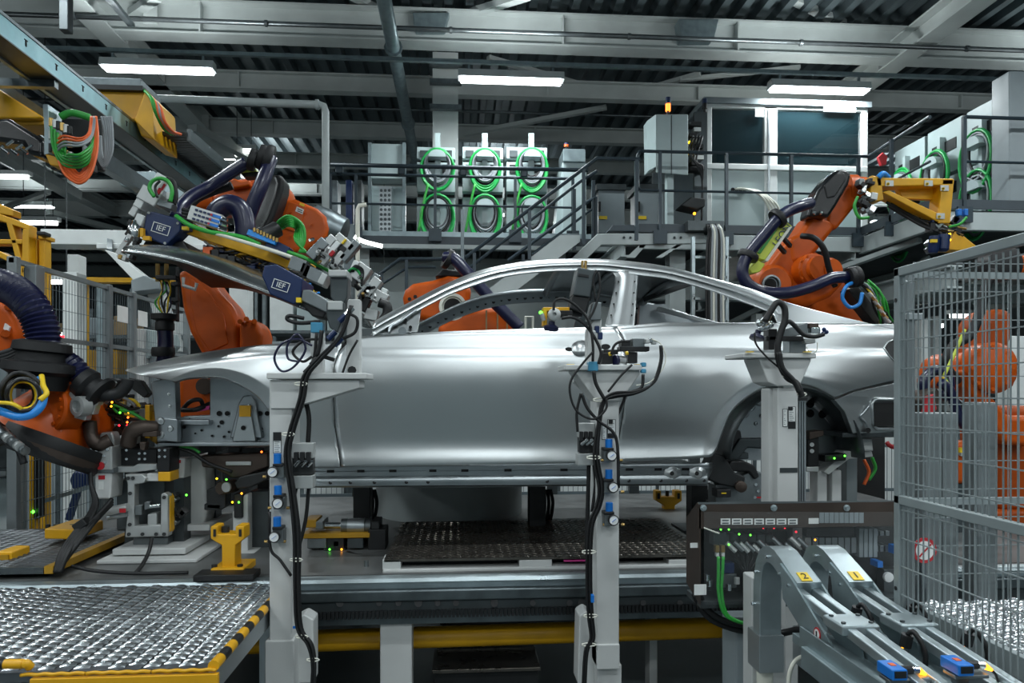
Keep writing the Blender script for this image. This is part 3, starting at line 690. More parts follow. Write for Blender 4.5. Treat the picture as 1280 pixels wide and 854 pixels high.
for x in (413, 438, 468, 508, 535, 684, 786, 826, 858, 880):
    y = 602+YR(x); q = B(); q.cyl(P(x, y, rk(x, 602)-.003), P(x, y, rk(x, 602)+.006), 2.3*pm(3.65), 14); ob('hole', q, 'hole', rocker)
for x, y in ((840, 592), (871, 592)):
    q = B(); q.lathe(P(x, y, DC+.065), V((0, -1, 0)), [(0, .05), (.012, .045), (.022, .024), (.026, .02)], 18); ob('jacking_boss', q, 'body', rocker, smooth='a')
    q = B(); q.cyl(P(x, y, DC+.036), P(x, y, DC+.05), .011, 12); ob('boss_hole', q, 'hole', rocker)
# inner front structure
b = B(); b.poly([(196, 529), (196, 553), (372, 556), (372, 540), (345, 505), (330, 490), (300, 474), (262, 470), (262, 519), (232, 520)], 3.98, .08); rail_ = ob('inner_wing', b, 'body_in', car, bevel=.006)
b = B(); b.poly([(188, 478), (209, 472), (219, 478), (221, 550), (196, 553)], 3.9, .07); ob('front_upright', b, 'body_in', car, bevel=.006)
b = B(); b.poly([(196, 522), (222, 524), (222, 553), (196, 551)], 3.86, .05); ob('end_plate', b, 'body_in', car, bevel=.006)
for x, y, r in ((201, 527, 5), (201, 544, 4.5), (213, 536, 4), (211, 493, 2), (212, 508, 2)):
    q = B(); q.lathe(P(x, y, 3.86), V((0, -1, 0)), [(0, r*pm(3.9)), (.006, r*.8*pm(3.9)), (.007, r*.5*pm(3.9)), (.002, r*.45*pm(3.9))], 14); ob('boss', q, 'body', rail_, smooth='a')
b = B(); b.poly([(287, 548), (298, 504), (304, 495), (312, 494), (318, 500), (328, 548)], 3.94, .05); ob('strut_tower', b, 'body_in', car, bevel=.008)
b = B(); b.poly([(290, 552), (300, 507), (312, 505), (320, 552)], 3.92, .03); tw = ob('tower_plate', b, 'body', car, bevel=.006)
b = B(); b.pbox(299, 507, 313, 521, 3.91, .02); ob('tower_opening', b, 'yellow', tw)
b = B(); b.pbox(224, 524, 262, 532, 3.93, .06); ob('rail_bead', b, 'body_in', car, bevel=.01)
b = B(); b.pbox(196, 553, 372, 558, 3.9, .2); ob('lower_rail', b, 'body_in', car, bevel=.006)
for x, y, r in ((274, 517, 3.2), (284, 517, 3), (277, 528, 2.6), (273, 533, 1.5), (304, 535, 2.8), (325, 517, 3), (334, 517, 3), (327, 540, 1.8), (327, 536, 1.6), (230, 534, 2.2), (237, 524, 1.2), (252, 538, 1.6), (244, 542, 1.2), (286, 540, 1.5), (265, 545, 1.5), (280, 546, 1.6)):
    d = 3.93 if 298 <= x <= 312 else 3.975
    if x == 304: d = 3.915
    q = B(); q.cyl(P(x, y, d-.006), P(x, y, d+.01), r*pm(3.95), 12); ob('hole', q, 'hole', rail_)
b = B(); b.tube(spl([P(228, 512, 4.1), P(238, 502, 4.0), P(250, 500, 4.0), P(256, 508, 4.05), P(270, 500, 4.1)], 5), .012, 6); ob('harness', b, 'rubber', car, smooth=True)
b = B(); b.tube(spl([P(228, 513, 4.05), P(245, 512, 4.0), P(262, 505, 4.05)], 5), .014, 6); ob('harness', b, 'rubber', car, smooth=True)
b = B(); b.poly([(238, 513), (262, 507), (261, 512), (245, 515)], 4.02, .03); ob('pink_clip', b, 'pink', car)
# bonnet ledge / cowl and far wing
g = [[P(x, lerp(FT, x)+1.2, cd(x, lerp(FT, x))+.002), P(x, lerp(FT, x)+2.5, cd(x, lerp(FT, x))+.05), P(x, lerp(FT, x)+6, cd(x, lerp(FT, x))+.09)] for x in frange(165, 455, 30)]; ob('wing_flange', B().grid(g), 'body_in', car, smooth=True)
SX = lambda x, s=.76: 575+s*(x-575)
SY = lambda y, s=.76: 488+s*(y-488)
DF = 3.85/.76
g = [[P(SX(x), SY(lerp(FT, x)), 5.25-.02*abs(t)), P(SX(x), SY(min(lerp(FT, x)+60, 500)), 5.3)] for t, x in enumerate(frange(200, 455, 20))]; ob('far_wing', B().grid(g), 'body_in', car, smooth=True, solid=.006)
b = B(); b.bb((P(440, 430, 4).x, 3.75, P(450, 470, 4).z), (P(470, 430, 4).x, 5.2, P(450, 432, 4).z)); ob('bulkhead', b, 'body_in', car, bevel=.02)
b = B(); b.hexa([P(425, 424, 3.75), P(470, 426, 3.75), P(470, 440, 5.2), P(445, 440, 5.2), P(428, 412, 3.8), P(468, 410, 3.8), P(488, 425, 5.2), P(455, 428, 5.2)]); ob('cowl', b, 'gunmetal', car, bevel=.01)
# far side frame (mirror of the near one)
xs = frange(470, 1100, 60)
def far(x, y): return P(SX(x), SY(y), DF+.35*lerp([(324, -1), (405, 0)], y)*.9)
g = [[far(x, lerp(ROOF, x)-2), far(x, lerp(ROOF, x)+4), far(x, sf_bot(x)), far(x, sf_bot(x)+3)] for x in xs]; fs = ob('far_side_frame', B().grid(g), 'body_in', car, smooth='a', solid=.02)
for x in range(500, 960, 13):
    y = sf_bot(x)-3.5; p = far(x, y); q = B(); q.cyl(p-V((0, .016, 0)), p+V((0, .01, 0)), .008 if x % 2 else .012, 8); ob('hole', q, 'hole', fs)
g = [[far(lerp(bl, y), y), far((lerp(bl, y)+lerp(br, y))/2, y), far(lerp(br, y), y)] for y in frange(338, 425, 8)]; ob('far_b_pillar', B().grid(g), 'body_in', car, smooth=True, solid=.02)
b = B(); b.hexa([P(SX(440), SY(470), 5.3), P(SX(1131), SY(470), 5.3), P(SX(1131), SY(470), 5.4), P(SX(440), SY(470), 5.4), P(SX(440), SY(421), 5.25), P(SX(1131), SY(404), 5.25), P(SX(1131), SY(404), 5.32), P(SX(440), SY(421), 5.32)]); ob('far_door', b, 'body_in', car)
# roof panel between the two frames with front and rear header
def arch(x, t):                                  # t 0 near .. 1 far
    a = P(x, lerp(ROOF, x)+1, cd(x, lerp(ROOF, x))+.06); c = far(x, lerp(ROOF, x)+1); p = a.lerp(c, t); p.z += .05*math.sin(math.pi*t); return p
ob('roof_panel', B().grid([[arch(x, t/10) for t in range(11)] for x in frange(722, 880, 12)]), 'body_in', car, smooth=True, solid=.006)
for x, w_ in ((716, 5), (790, 4), (872, 5)):
    b = B(); b.grid([[arch(x-w_, t/10)-V((0, 0, .012)), arch(x, t/10)-V((0, 0, .04)), arch(x+w_, t/10)-V((0, 0, .012))] for t in range(11)]); ob('roof_bow', b, 'body_in', car, smooth=True, solid=.008)
# rear shelf, seat bulkhead and brace seen through the side glass openings
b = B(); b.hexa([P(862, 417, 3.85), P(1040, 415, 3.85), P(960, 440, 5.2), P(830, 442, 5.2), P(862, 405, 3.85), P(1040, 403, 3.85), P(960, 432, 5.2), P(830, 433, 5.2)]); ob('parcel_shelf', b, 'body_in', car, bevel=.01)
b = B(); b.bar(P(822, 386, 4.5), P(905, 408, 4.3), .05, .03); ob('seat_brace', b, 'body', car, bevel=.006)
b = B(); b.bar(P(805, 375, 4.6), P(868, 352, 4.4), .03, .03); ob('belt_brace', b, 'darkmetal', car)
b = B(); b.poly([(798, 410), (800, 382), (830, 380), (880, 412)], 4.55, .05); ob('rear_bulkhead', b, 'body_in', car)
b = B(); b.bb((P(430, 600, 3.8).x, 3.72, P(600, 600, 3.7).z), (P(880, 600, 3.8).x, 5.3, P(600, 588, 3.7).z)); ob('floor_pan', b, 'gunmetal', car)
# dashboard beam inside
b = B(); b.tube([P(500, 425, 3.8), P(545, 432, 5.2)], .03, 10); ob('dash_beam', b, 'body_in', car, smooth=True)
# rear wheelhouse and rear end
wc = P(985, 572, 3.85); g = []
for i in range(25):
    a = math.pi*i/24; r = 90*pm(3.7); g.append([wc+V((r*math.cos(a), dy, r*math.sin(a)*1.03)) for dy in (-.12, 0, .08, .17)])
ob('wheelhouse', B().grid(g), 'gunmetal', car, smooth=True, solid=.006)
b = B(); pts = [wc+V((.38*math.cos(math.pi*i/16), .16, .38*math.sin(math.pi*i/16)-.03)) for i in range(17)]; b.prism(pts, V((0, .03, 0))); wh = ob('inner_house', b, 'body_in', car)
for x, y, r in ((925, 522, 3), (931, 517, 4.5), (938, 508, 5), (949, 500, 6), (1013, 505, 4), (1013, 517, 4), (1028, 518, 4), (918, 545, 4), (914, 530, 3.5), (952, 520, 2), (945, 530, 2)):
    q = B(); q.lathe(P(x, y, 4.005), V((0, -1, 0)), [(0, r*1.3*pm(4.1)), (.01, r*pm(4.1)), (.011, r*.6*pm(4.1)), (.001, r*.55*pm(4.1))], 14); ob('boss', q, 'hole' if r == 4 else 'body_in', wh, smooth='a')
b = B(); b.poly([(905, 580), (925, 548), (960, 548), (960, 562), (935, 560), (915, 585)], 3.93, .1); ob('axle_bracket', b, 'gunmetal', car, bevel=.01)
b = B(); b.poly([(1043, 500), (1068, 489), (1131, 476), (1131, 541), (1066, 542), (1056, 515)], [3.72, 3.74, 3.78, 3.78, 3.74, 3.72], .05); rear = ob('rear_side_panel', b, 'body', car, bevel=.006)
b = B(); b.tube([P(1092, 501, 3.75), P(1090, 506, 3.75), P(1091, 530, 3.75), P(1096, 536, 3.75), P(1132, 536, 3.76), P(1132, 500, 3.76), P(1096, 499, 3.75)], .012, 8, True); ob('opening_rim', b, 'body', rear, smooth=True)
b = B(); b.pbox(1093, 503, 1131, 533, 3.735, .02); ob('opening', b, 'hole', rear)
b = B(); b.tube(spl([P(1086, 508, 3.73), P(1080, 516, 3.73), P(1075, 521, 3.73), P(1082, 528, 3.73), P(1084, 534, 3.73)], 4), .006, 6); ob('bead', b, 'body_in', rear, smooth=True)
q = B(); q.cyl(P(1085, 538, 3.72), P(1085, 538, 3.74), .014, 14); ob('grommet', q, 'hole', rear)
b = B(); b.pbox(1053, 541, 1131, 547, 3.76, .5); ob('rear_rail', b, 'gunmetal', car, bevel=.006)
g = [[P(x, lerp(ROOF, x)+1, cd(x, lerp(ROOF, x))+.01), P(SX(x), SY(lerp(ROOF, x)), 5.0)] for x in frange(1040, 1131, 8)]; ob('boot_deck', B().grid(g), 'body', car, smooth=True, solid=.006)
b = B(); b.bb((P(1131, 500, 3.85).x-.02, 3.85, P(1131, 541, 3.8).z), (P(1131, 500, 3.85).x, 5.1, P(1131, 420, 3.8).z)); ob('rear_panel', b, 'body_in', car)
# lower wing foot between arch and sill behind the first post
b = B(); b.poly([(386, 478), (402, 474), (404, 490), (410, 520), (398, 540), (388, 520)], 3.64, .02); ob('wing_bracket', b, 'body', car, bevel=.004)
b = B(); b.tube([P(657, 396, 5.1), P(666, 396, 5.1), P(666, 414, 5.1), P(657, 414, 5.1)], .01, 6, True); ob('inner_bracket', b, 'cwhite', car)
b = B(); b.grid([[P(door_front(y)-5, y, cd(door_front(y), y)+.012), P(door_front(y)+4, y, cd(door_front(y), y)+.012)] for y in frange(426, 583, 30)]); ob('door_gap_strip', b, 'hole', car, smooth=True)  # black strip behind the seam, painting the shade inside the gap
b = B(); b.grid([[P(x-5, y, cd(x, y)+.012), P(x+5, y, cd(x, y)+.012)] for x, y in ((lerp([(409, 770.5), (423, 779.5), (450, 783.5), (500, 781.5), (580, 768.5)], y), y) for y in frange(410, 577, 30))]); ob('door_gap_strip', b, 'hole', car, smooth=True)  # rear seam likewise: its shade is a black backing strip
# ================================================================ machine bed and walkways
ZB = .775
bed = thing('machine_bed', 'long dark steel machine bed with shiny front rail and toothed rack', 'machine', (0, 3.45, 0))
b = B(); b.bb((-3.6, 3.46, ZB-.06), (3.4, 4.5, ZB)); ob('bed_plate', b, 'bedtop', bed); b = B(); b.bb((-2.6, 4.5, ZB-.06), (3.4, 6.0, ZB)); ob('bed_plate', b, 'bedtop', bed)
b = B(); pr = [(y, z-.03) for y, z in ((3.40, .765), (3.385, .785), (3.392, .80), (3.415, .808), (3.44, .806), (3.455, .79), (3.455, .72), (3.40, .72))]
b.prism([V((-3.6, y, z)) for y, z in pr], V((7.0, 0, 0))); ob('front_rail', b, 'zinc', bed, smooth='a')
b = B(); b.bb((-3.6, 3.372, .665), (3.4, 3.44, .722)); ob('lower_rail', b, 'galvd', bed, bevel=.012)
b = B(); b.bb((-3.6, 3.39, .595), (3.4, 3.45, .662)); ob('rack_strip', b, 'gunmetal', bed)
b = B()
for i in range(240):
    x = -2.2+i*.0185; b.hexa([V((x, 3.37, .59)), V((x+.012, 3.37, .59)), V((x+.012, 3.4, .59)), V((x, 3.4, .59)), V((x-.001, 3.37, .625)), V((x+.013, 3.37, .625)), V((x+.013, 3.4, .625)), V((x-.001, 3.4, .625))])
stuff(ob('rack_teeth', b, 'black', bed))
for i, x in enumerate((425, 474, 498, 523, 547, 570, 618, 666, 712, 727, 804, 850)):
    q = B(); q.cyl(P(x, 754, 3.38), P(x, 754, 3.40), .014 if i % 3 else .018, 12); ob('rack_bolt', q, 'black', bed)
b = B(); b.bb((-3.6, 3.40, .555), (3.4, 3.46, .605)); ob('under_beam', b, 'galvd', bed)
def leg(x0, x1, y0, D, dep, m='fixture'):
    b = B(); a, c = P(x0, y0, D), P(x1, y0, D); b.bb((a.x, D, 0), (c.x, D+dep, a.z)); ob('leg', b, m, bed, bevel=.006)
leg(475, 515, 768, 3.42, .12); leg(927, 962, 785, 3.3, .2, 'cabinet'); leg(250, 268, 775, 3.5, .1); leg(812, 822, 770, 3.8, .1)
b = B(); b.pbox(330, 762, 515, 771, 3.42, .1); ob('leg_beam', b, 'fixture', bed, bevel=.004)
for y, x0, x1 in ((795, 280, 470), (772, 560, 880), (786, 690, 870)):
    b = B(); b.pbox(x0, y, x1, y+7, 4.0, .1); ob('cross_channel', b, 'darkmetal', bed, bevel=.01)
b = B()
for i in range(34):
    q = P(545+i*9.2, 768, 3.7); b.bb((q.x-.014, 3.7, q.z-.008), (q.x+.014, 3.72, q.z+.008))
stuff(ob('cable_tray_slots', b, 'gunmetal', bed))
b = B(); A = P(200, 800, 3.62); C_ = P(930, 795, 3.62); b.cyl(V((A.x, 3.62, .405)), V((C_.x, 3.62, .43)), .052, 20); one('yellow_pipe', b, 'yellow', 'thick yellow pipe running under the machine bed', 'pipe', smooth='a')
# steps under the bed
stp = thing('step_stack', 'dark tread plate steps under the machine bed', 'steps', P(605, 840, 4.1))
for x0, x1, y, D, dp in ((550, 663, 778, 4.3, .3), (546, 669, 812, 3.9, .3), (540, 676, 838, 3.66, .3)):
    b = B(); a = P(x0, y, D); c = P(x1, y, D); b.bb((a.x, D, a.z-.02), (c.x, D+dp, a.z)); ob('tread', b, 'tread_dk', stp, bevel=.004)
    b = B(); b.bb((a.x+.01, D+.05, 0), (c.x-.01, D+dp, a.z-.02)); ob('riser', b, 'darkmetal', stp)
def scales(mb, p, u, v, wdt, ln, h):                       # one raised pressed tread scale
    o = len(mb.v)
    for j, (t, z) in enumerate(((0, 0), (.18, .8), (.5, 1), (1, 0))):
        for i, (q, k) in enumerate(((-.5, .25), (-.2, 1), (.2, 1), (.5, .25))):
            mb.v.append(p+u*wdt*q+v*ln*t+V((0, 0, h*z*k)))
    mb.f += [(o+j*4+i, o+j*4+i+1, o+j*4+i+5, o+j*4+i+4) for j in range(3) for i in range(3)]
def plank_walk(t, X0, X1, Y0, Y1, z, pw, m, mb, cols=4, sp=.042, h=.011):
    n = max(1, round((X1-X0)/pw)); pw = (X1-X0)/n
    for i in range(n):
        xa = X0+i*pw; b = B(); b.bb((xa+.003, Y0, z-.03), (xa+pw-.003, Y1, z)); pl = ob('plank', b, mb, t)
        s = B(); k = 0; y = Y0+.02
        while y < Y1-.03:
            for c in range(cols):
                scales(s, V((xa+pw*(c+.5)/cols, y+(c % 2)*sp*.5, z)), V((1, .12, 0)), V((0, 1, 0)), pw/cols*.9, sp*.78, h)
            y += sp; k += 1
        stuff(ob('tread_scales', s, m, pl, smooth=True))
wk = thing('tread_walkway', 'silver tread plank walkway with yellow front in the lower corner', 'walkway', (-2, 2.4, .7))
plank_walk(wk, -.793-.217*11, -.793, 2.36, 3.36, .765, .217, 'tread', 'treadbase')
b = B(); a = P(40, 830, 2.34); c = P(274, 830, 2.34); b.bb((a.x, 2.325, .45), (c.x, 2.345, .757)); ob('front_panel', b, 'yellow', wk, bevel=.003)
for i in range(3):
    x0, x1 = (27+82*i, 107+82*i); a = P(x0, 828, 2.34); c = P(x1, 828, 2.34)
    b = B(); b.tube(spl([V((a.x+(c.x-a.x)*k/8, 2.335, .766+.003*(k % 2))) for k in range(9)], 3), .006, 6); ob('nosing', b, 'yellow', wk, smooth=True)
b = B(); b.bb((-3.3, 2.33, .70), (a.x-.0, 2.36, .73)); ob('edge_angle', b, 'galv', wk)
b = B(); b.bb((-.793, 2.34, .69), (-.773, 3.36, .76)); ob('side_angle', b, 'alu', wk)
for Y in (2.42, 3.2):
    b = B(); b.bb((-.87, Y, 0), (-.81, Y+.06, .70)); ob('leg', b, 'alu', wk)
def hazard(t, a, c, r, n, first=0):
    for i in range(n):
        b = B(); b.cyl(a.lerp(c, i/n), a.lerp(c, (i+1)/n), r, 12); ob('hazard_stripe', b, 'yellow' if (i+first) % 2 == 0 else 'black', t, smooth='a')
hazard(wk, V((-.778, 2.34, .777)), V((-.778, 3.06, .777)), .018, 11)
hazard(wk, P(-40, 831, 2.34), P(29, 830, 2.34), .015, 3, 0)
b = B(); q = P(29, 830, 2.34); b.tube(spl([q, q+V((.01, 0, .0)), q+V((.016, .01, -.015))], 4), .014, 8); ob('hazard_cap', b, 'yellow', wk, smooth=True)
wk2 = thing('rear_tread_plate', 'dull tread plank platform behind the bed rail at the picture edge', 'walkway', (-2.5, 3.5, .8))
plank_walk(wk2, -3.5, -1.92, 3.48, 4.45, .83, .225, 'treadbase', 'gunmetal', h=.006)
b = B(); b.hexa([V((-1.92, 3.48, .80)), V((-1.88, 3.48, .80)), V((-1.88, 4.45, .80)), V((-1.92, 4.45, .80)), V((-1.92, 3.48, .835)), V((-1.88, 3.48, .835)), V((-1.88, 4.45, .835)), V((-1.92, 4.45, .835))]); ob('edge_strip', b, 'yellow_dk', wk2)
yb = thing('yellow_block', 'flat yellow steel block bolted on the rear tread platform', 'block', P(80, 672, 3.95))
b = B(); b.poly([(55, 674), (55, 661), (97, 662), (97, 675)], 3.97, .28); ob('block_body', b, 'yellow', yb, bevel=.008)
for x in (66, 76, 86, 96): q = B(); p = P(x-6, 659, 4.1); q.cyl(p-V((0, 0, .01)), p+V((0, 0, .015)), .012, 8); ob('bolt', q, 'darkmetal', yb)
yb = thing('yellow_bracket', 'small yellow bracket at the very edge of the rear tread platform', 'bracket', P(8, 704, 3.7))
b = B(); b.poly([(-6, 706), (-6, 690), (15, 690), (15, 703)], 3.65, .15); ob('bracket_body', b, 'yellow', yb, bevel=.008); b = B(); b.pbox(0, 694, 10, 701, 3.64, .03); ob('recess', b, 'yellow_dk', yb)
# centre tread platform on its box frame
pl = thing('tread_platform', 'dark tread plate platform on a white box frame in the middle of the bed', 'platform', P(670, 715, 3.5))
a, c = P(480, 700, 3.5), P(858, 698, 3.5); zt = .835
b = B(); b.bb((a.x, 3.5, zt-.012), (c.x+.15, 4.5, zt)); top_ = ob('top_plate', b, 'tread_dk', pl)
s = B(); k = 0; y = 3.52
while y < 4.48:
    x = a.x+.02+(.02 if k % 2 else 0)
    while x < c.x+.13:
        scales(s, V((x, y, zt)), V((.7, .7 if (k % 2) else -.7, 0)).normalized(), V((.35, 1, 0)).normalized()*.6, .03, .016, .0035); x += .042
    y += .027; k += 1
stuff(ob('tread_scales', s, 'tread_dk', top_))
for x0, x1 in ((478, 501), (649, 690), (836, 860)):
    b = B(); b.pbox(x0, 700, x1, 714, 3.5, .12); ob('frame_block', b, 'fixture', pl, bevel=.004)
b = B(); b.pbox(478, 709, 862, 718, 3.49, .1); ob('front_beam', b, 'fixture', pl, bevel=.006)
b = B(); b.bb((a.x+.05, 3.6, ZB), (c.x+.1, 4.45, zt-.014)); ob('inner_frame', b, 'black', pl)
b = B(); b.pbox(705, 700, 745, 702, 3.51, .02); ob('pink_strip', b, 'pink', pl)
# round turntable
tt = thing('turntable', 'large grey round turntable behind the tread platform', 'turntable', P(562, 660, 5.2))
c = P(562, 660, 5.25); R_ = 90*pm(5.25); c.z = ZB
b = B(); b.lathe(c, V((0, 0, 1)), [(0, R_), (.30, R_), (.305, R_*.98), (.31, R_*.9)], 48); ob('drum', b, 'steelwhite', tt, smooth='a')
b = B(); b.lathe(c+V((0, 0, .29)), V((0, 0, 1)), [(0, R_*1.015), (.03, R_*1.015)], 48); ob('rim', b, 'alu', tt, smooth='a')
b = B(); b.pbox(505, 607, 640, 617, 5.0, .6); ob('top_slide', b, 'darkmetal', tt)
# ================================================================ fixture posts in front of the car
def gauge_set(t, kx, ky, kh, gx, gy, D):
    s = pm(D)
    b = B(); b.cyl(P(kx, ky+kh, D-.03), P(kx, ky, D-.03), 4.6*s, 14); ob('blue_knob', b, 'blue', t, bevel=.002)
    b = B(); b.pbox(kx-6.5, ky+kh, kx+6.5, ky+kh+4, D-.05, .06); ob('regulator_ring', b, 'black', t, bevel=.003)
    b = B(); b.pbox(kx-6, ky+kh+3, kx+8, gy+8, D-.045, .05); ob('regulator_body', b, 'steel', t, bevel=.003)
    g = P(gx, gy, D-.06); b = B(); b.lathe(g, V((0, -1, 0)), [(0, 6.6*s), (.014, 6.6*s), (.016, 6.0*s), (.012, 5.6*s)], 20); gg = ob('gauge', b, 'black', t, smooth='a')
    b = B(); b.cyl(g+V((0, -.014, 0)), g+V((0, -.012, 0)), 5.4*s, 20); ob('dial', b, 'gauge', gg)
    b = B(); b.bar(g+V((-.008, -.0155, -.006)), g+V((.009, -.0155, .007)), .004, .001); ob('needle', b, 'blue', gg)
    for dx in (-9, 10): b = B(); b.cyl(P(gx+dx, gy+6, D-.03), P(gx+dx+(4 if dx > 0 else -4), gy+6, D-.03), .006, 8); ob('fitting', b, 'brass', t)
def valve(t, x0, y0, x1, y1, D):
    w_ = x1-x0
    b = B(); b.pbox(x0, y0, x1, y0+(y1-y0)*.34, D, .05); ob('valve_island', b, 'steel_lt', t, bevel=.004)
    for i in range(3):
        q = B(); q.pbox(x0+2+i*w_*.28, y0+(y1-y0)*.2, x0+2+i*w_*.28+w_*.2, y0+(y1-y0)*.42, D-.02, .03); ob('valve_button', q, 'black', t, bevel=.002)
        q = B(); p = P(x0+4+i*w_*.3, y0+(y1-y0)*.5, D-.02); q.cyl(p, p+V((.02, -.02, .02)), .007, 8); ob('elbow_fitting', q, 'chrome', t)
    b = B(); b.pbox(x0+1, y0+(y1-y0)*.34, x1-1, y0+(y1-y0)*.7, D+.005, .05); ob('valve_base', b, 'darkmetal', t, bevel=.003)
    b = B(); b.pbox(x0-1, y0+(y1-y0)*.72, x1-1, y1, D-.01, .06); ob('valve_bracket', b, 'steel_lt', t, bevel=.003)
def lab(t, x0, y0, x1, y1, D, dark=0):
    plate(t, x0-.7, y0-.7, x1+.7, y1+.7, D, 'gunmetal', 'label_border'); plate(t, x0, y0, x1, y1, D-.001); y = y0+1.5
    while y < y1-1: plate(t, x0+1, y, x1-1-(y*7 % 3), y+.8, D-.002, 'cgrey', 'label_line'); y += 2.4
    if dark: plate(t, x0, y1-dark, x1, y1, D-.003, 'black')
def cable(t, pts, D, r, m='rubber', nm='cable', n=6, k=6):
    q = [P(p[0], p[1], p[2] if len(p) > 2 else D) for p in pts]
    b = B(); b.tube(spl(q, k), r, n); return ob(nm, b, m, t, smooth=True)
def plate(t, x0, y0, x1, y1, D, m='paper', nm='label_plate'):
    b = B(); b.pbox(x0, y0, x1, y1, D-.002, .003); return ob(nm, b, m, t)
# --- first post
D = 2.95
c1 = thing('fixture_post', 'pale fixture post beside the front wheel arch with black cables', 'fixture', P(350, 854, D), 'pale fixture posts in front of the car')
b = B(); a, c = P(336.5, 600, D), P(365, 600, D); b.bb((a.x, D, .42), (c.x, D+.15, P(350, 475, D).z)); ob('column', b, 'fixture', c1, bevel=.006)
b = B(); b.bb((a.x-.015, D-.012, 0), (c.x+.01, D+.17, P(350, 800, D).z)); ob('foot', b, 'fixture', c1, bevel=.006)
b = B(); b.poly([(362, 855), (362, 778), (380, 768), (392, 775), (392, 855)], D+.08, .1); ob('foot_gusset', b, 'fixture', c1, bevel=.008)
b = B(); b.poly([(338, 475), (338, 511), (374, 511), (372, 508), (449, 485), (449, 475)], D-.01, .17); ob('head_gusset', b, 'fixture', c1, bevel=.006)
b = B(); b.pbox(333, 466, 458, 474, D-.03, .24); ob('head_plate', b, 'fixture', c1, bevel=.005)
b = B(); b.poly([(388, 467), (388, 412), (396, 405), (404, 414), (404, 467)], D+.08, .05); ob('upright', b, 'fixture', c1, bevel=.005)
b = B(); b.pbox(433, 374, 450, 467, D+.06, .06); ob('upright', b, 'fixture', c1, bevel=.005)
b = B(); b.poly([(408, 396), (408, 378), (430, 378), (430, 394), (422, 416), (412, 410)], D, .1); ob('clamp_jaw', b, 'gunmetal', c1, bevel=.005)
b = B(); b.pbox(409, 376, 428, 388, D-.01, .12); ob('clamp_head', b, 'steel_lt', c1, bevel=.006)
b = B(); b.poly([(412, 346), (435, 346), (434, 372), (426, 386), (413, 372)], D+.02, .1); ob('clamp_wedge', b, 'gunmetal', c1, bevel=.006)
b = B(); b.pbox(410, 337, 434, 346, D+.0, .14); ob('wedge_cap', b, 'steel_lt', c1, bevel=.006)
b = B(); b.pbox(388, 403, 403, 416, D+.0, .05); ob('junction_box', b, 'teal', c1, bevel=.004)
b = B(); b.cyl(P(440, 463, D+.04), P(440, 463, D+.06), .018, 8); ob('bolt', b, 'black', c1)
lab(c1, 342, 541, 351, 566, D); plate(c1, 342, 541, 351, 551, D-.004, 'black')
for a_ in ((347, 567, 13, 341.5, 590), (347.5, 607, 12, 348, 629), (346.5, 646, 13, 343.5, 671)): gauge_set(c1, *a_, D)
valve(c1, 365, 554, 392, 611, D+.0)
for i in range(4):
    o = i*2.2
    cable(c1, [(438+o*.4, 382), (424+o*.5, 420), (397+o, 448), (379+o, 470), (374+o, 498), (361+o, 540), (356+o, 570), (362+o, 615), (367+o*1.2, 670), (368+o, 735), (371+o, 785), (384+o, 806), (390+o*.6, 830), (389+o*.6, 862)], D-.05+.014*(i % 2), .0052, nm='trunk_cable')
cable(c1, [(396, 416), (392, 450), (380, 466)], D, .007); cable(c1, [(372, 600), (366, 640), (372, 700), (370, 740)], D+.05, .008); cable(c1, [(386, 608), (382, 650), (372, 690)], D+.05, .008)
cable(c1, [(390, 432), (372, 424), (352, 430), (343, 448), (352, 464), (368, 458), (382, 436), (372, 418), (360, 430), (360, 448), (372, 452)], D-.02, .005, 'hose', 'air_line')
cable(c1, [(402, 424), (380, 426), (366, 440), (378, 452), (390, 446)], D, .006, nm='air_line'); cable(c1, [(400, 402), (375, 404), (360, 400), (362, 395), (380, 398)], D+.02, .009)
cable(c1, [(447, 425), (436, 445), (427, 470)], D-.0, .005); cable(c1, [(418, 450), (400, 446), (388, 456)], D-.02, .009); cable(c1, [(430, 390), (446, 398), (444, 415), (428, 424)], D+.02, .007)
cable(c1, [(378, 488), (386, 520), (385, 555)], D+.06, .01); cable(c1, [(364, 720), (350, 700), (338, 685), (337, 640)], D-.03, .006)
for x, y in ((376, 480), (360, 543), (370, 700), (377, 796), (391, 825)): b = B(); b.tube([P(x+8*math.cos(k*.7), y+2*math.sin(k*.7), D-.05) for k in range(9)], .003, 5, True); ob('cable_tie', b, 'cwhite', c1)
for x, y in ((432, 394), (424, 402), (410, 424), (418, 432)): b = B(); p = P(x, y, D-.03); b.cyl(p, p+V((.03, 0, .03)), .012, 10); ob('plug', b, 'chrome' if x == 432 else 'navy', c1)
b = B(); b.tube(spl([P(402, 413, D-.02), P(400, 430, D-.02), P(396, 446, D-.02)], 4), .009, 8); ob('sensor_cable', b, 'rubber', c1, smooth=True)
plate(c1, 366, 783, 370, 786, D, 'blue', 'blue_clip')
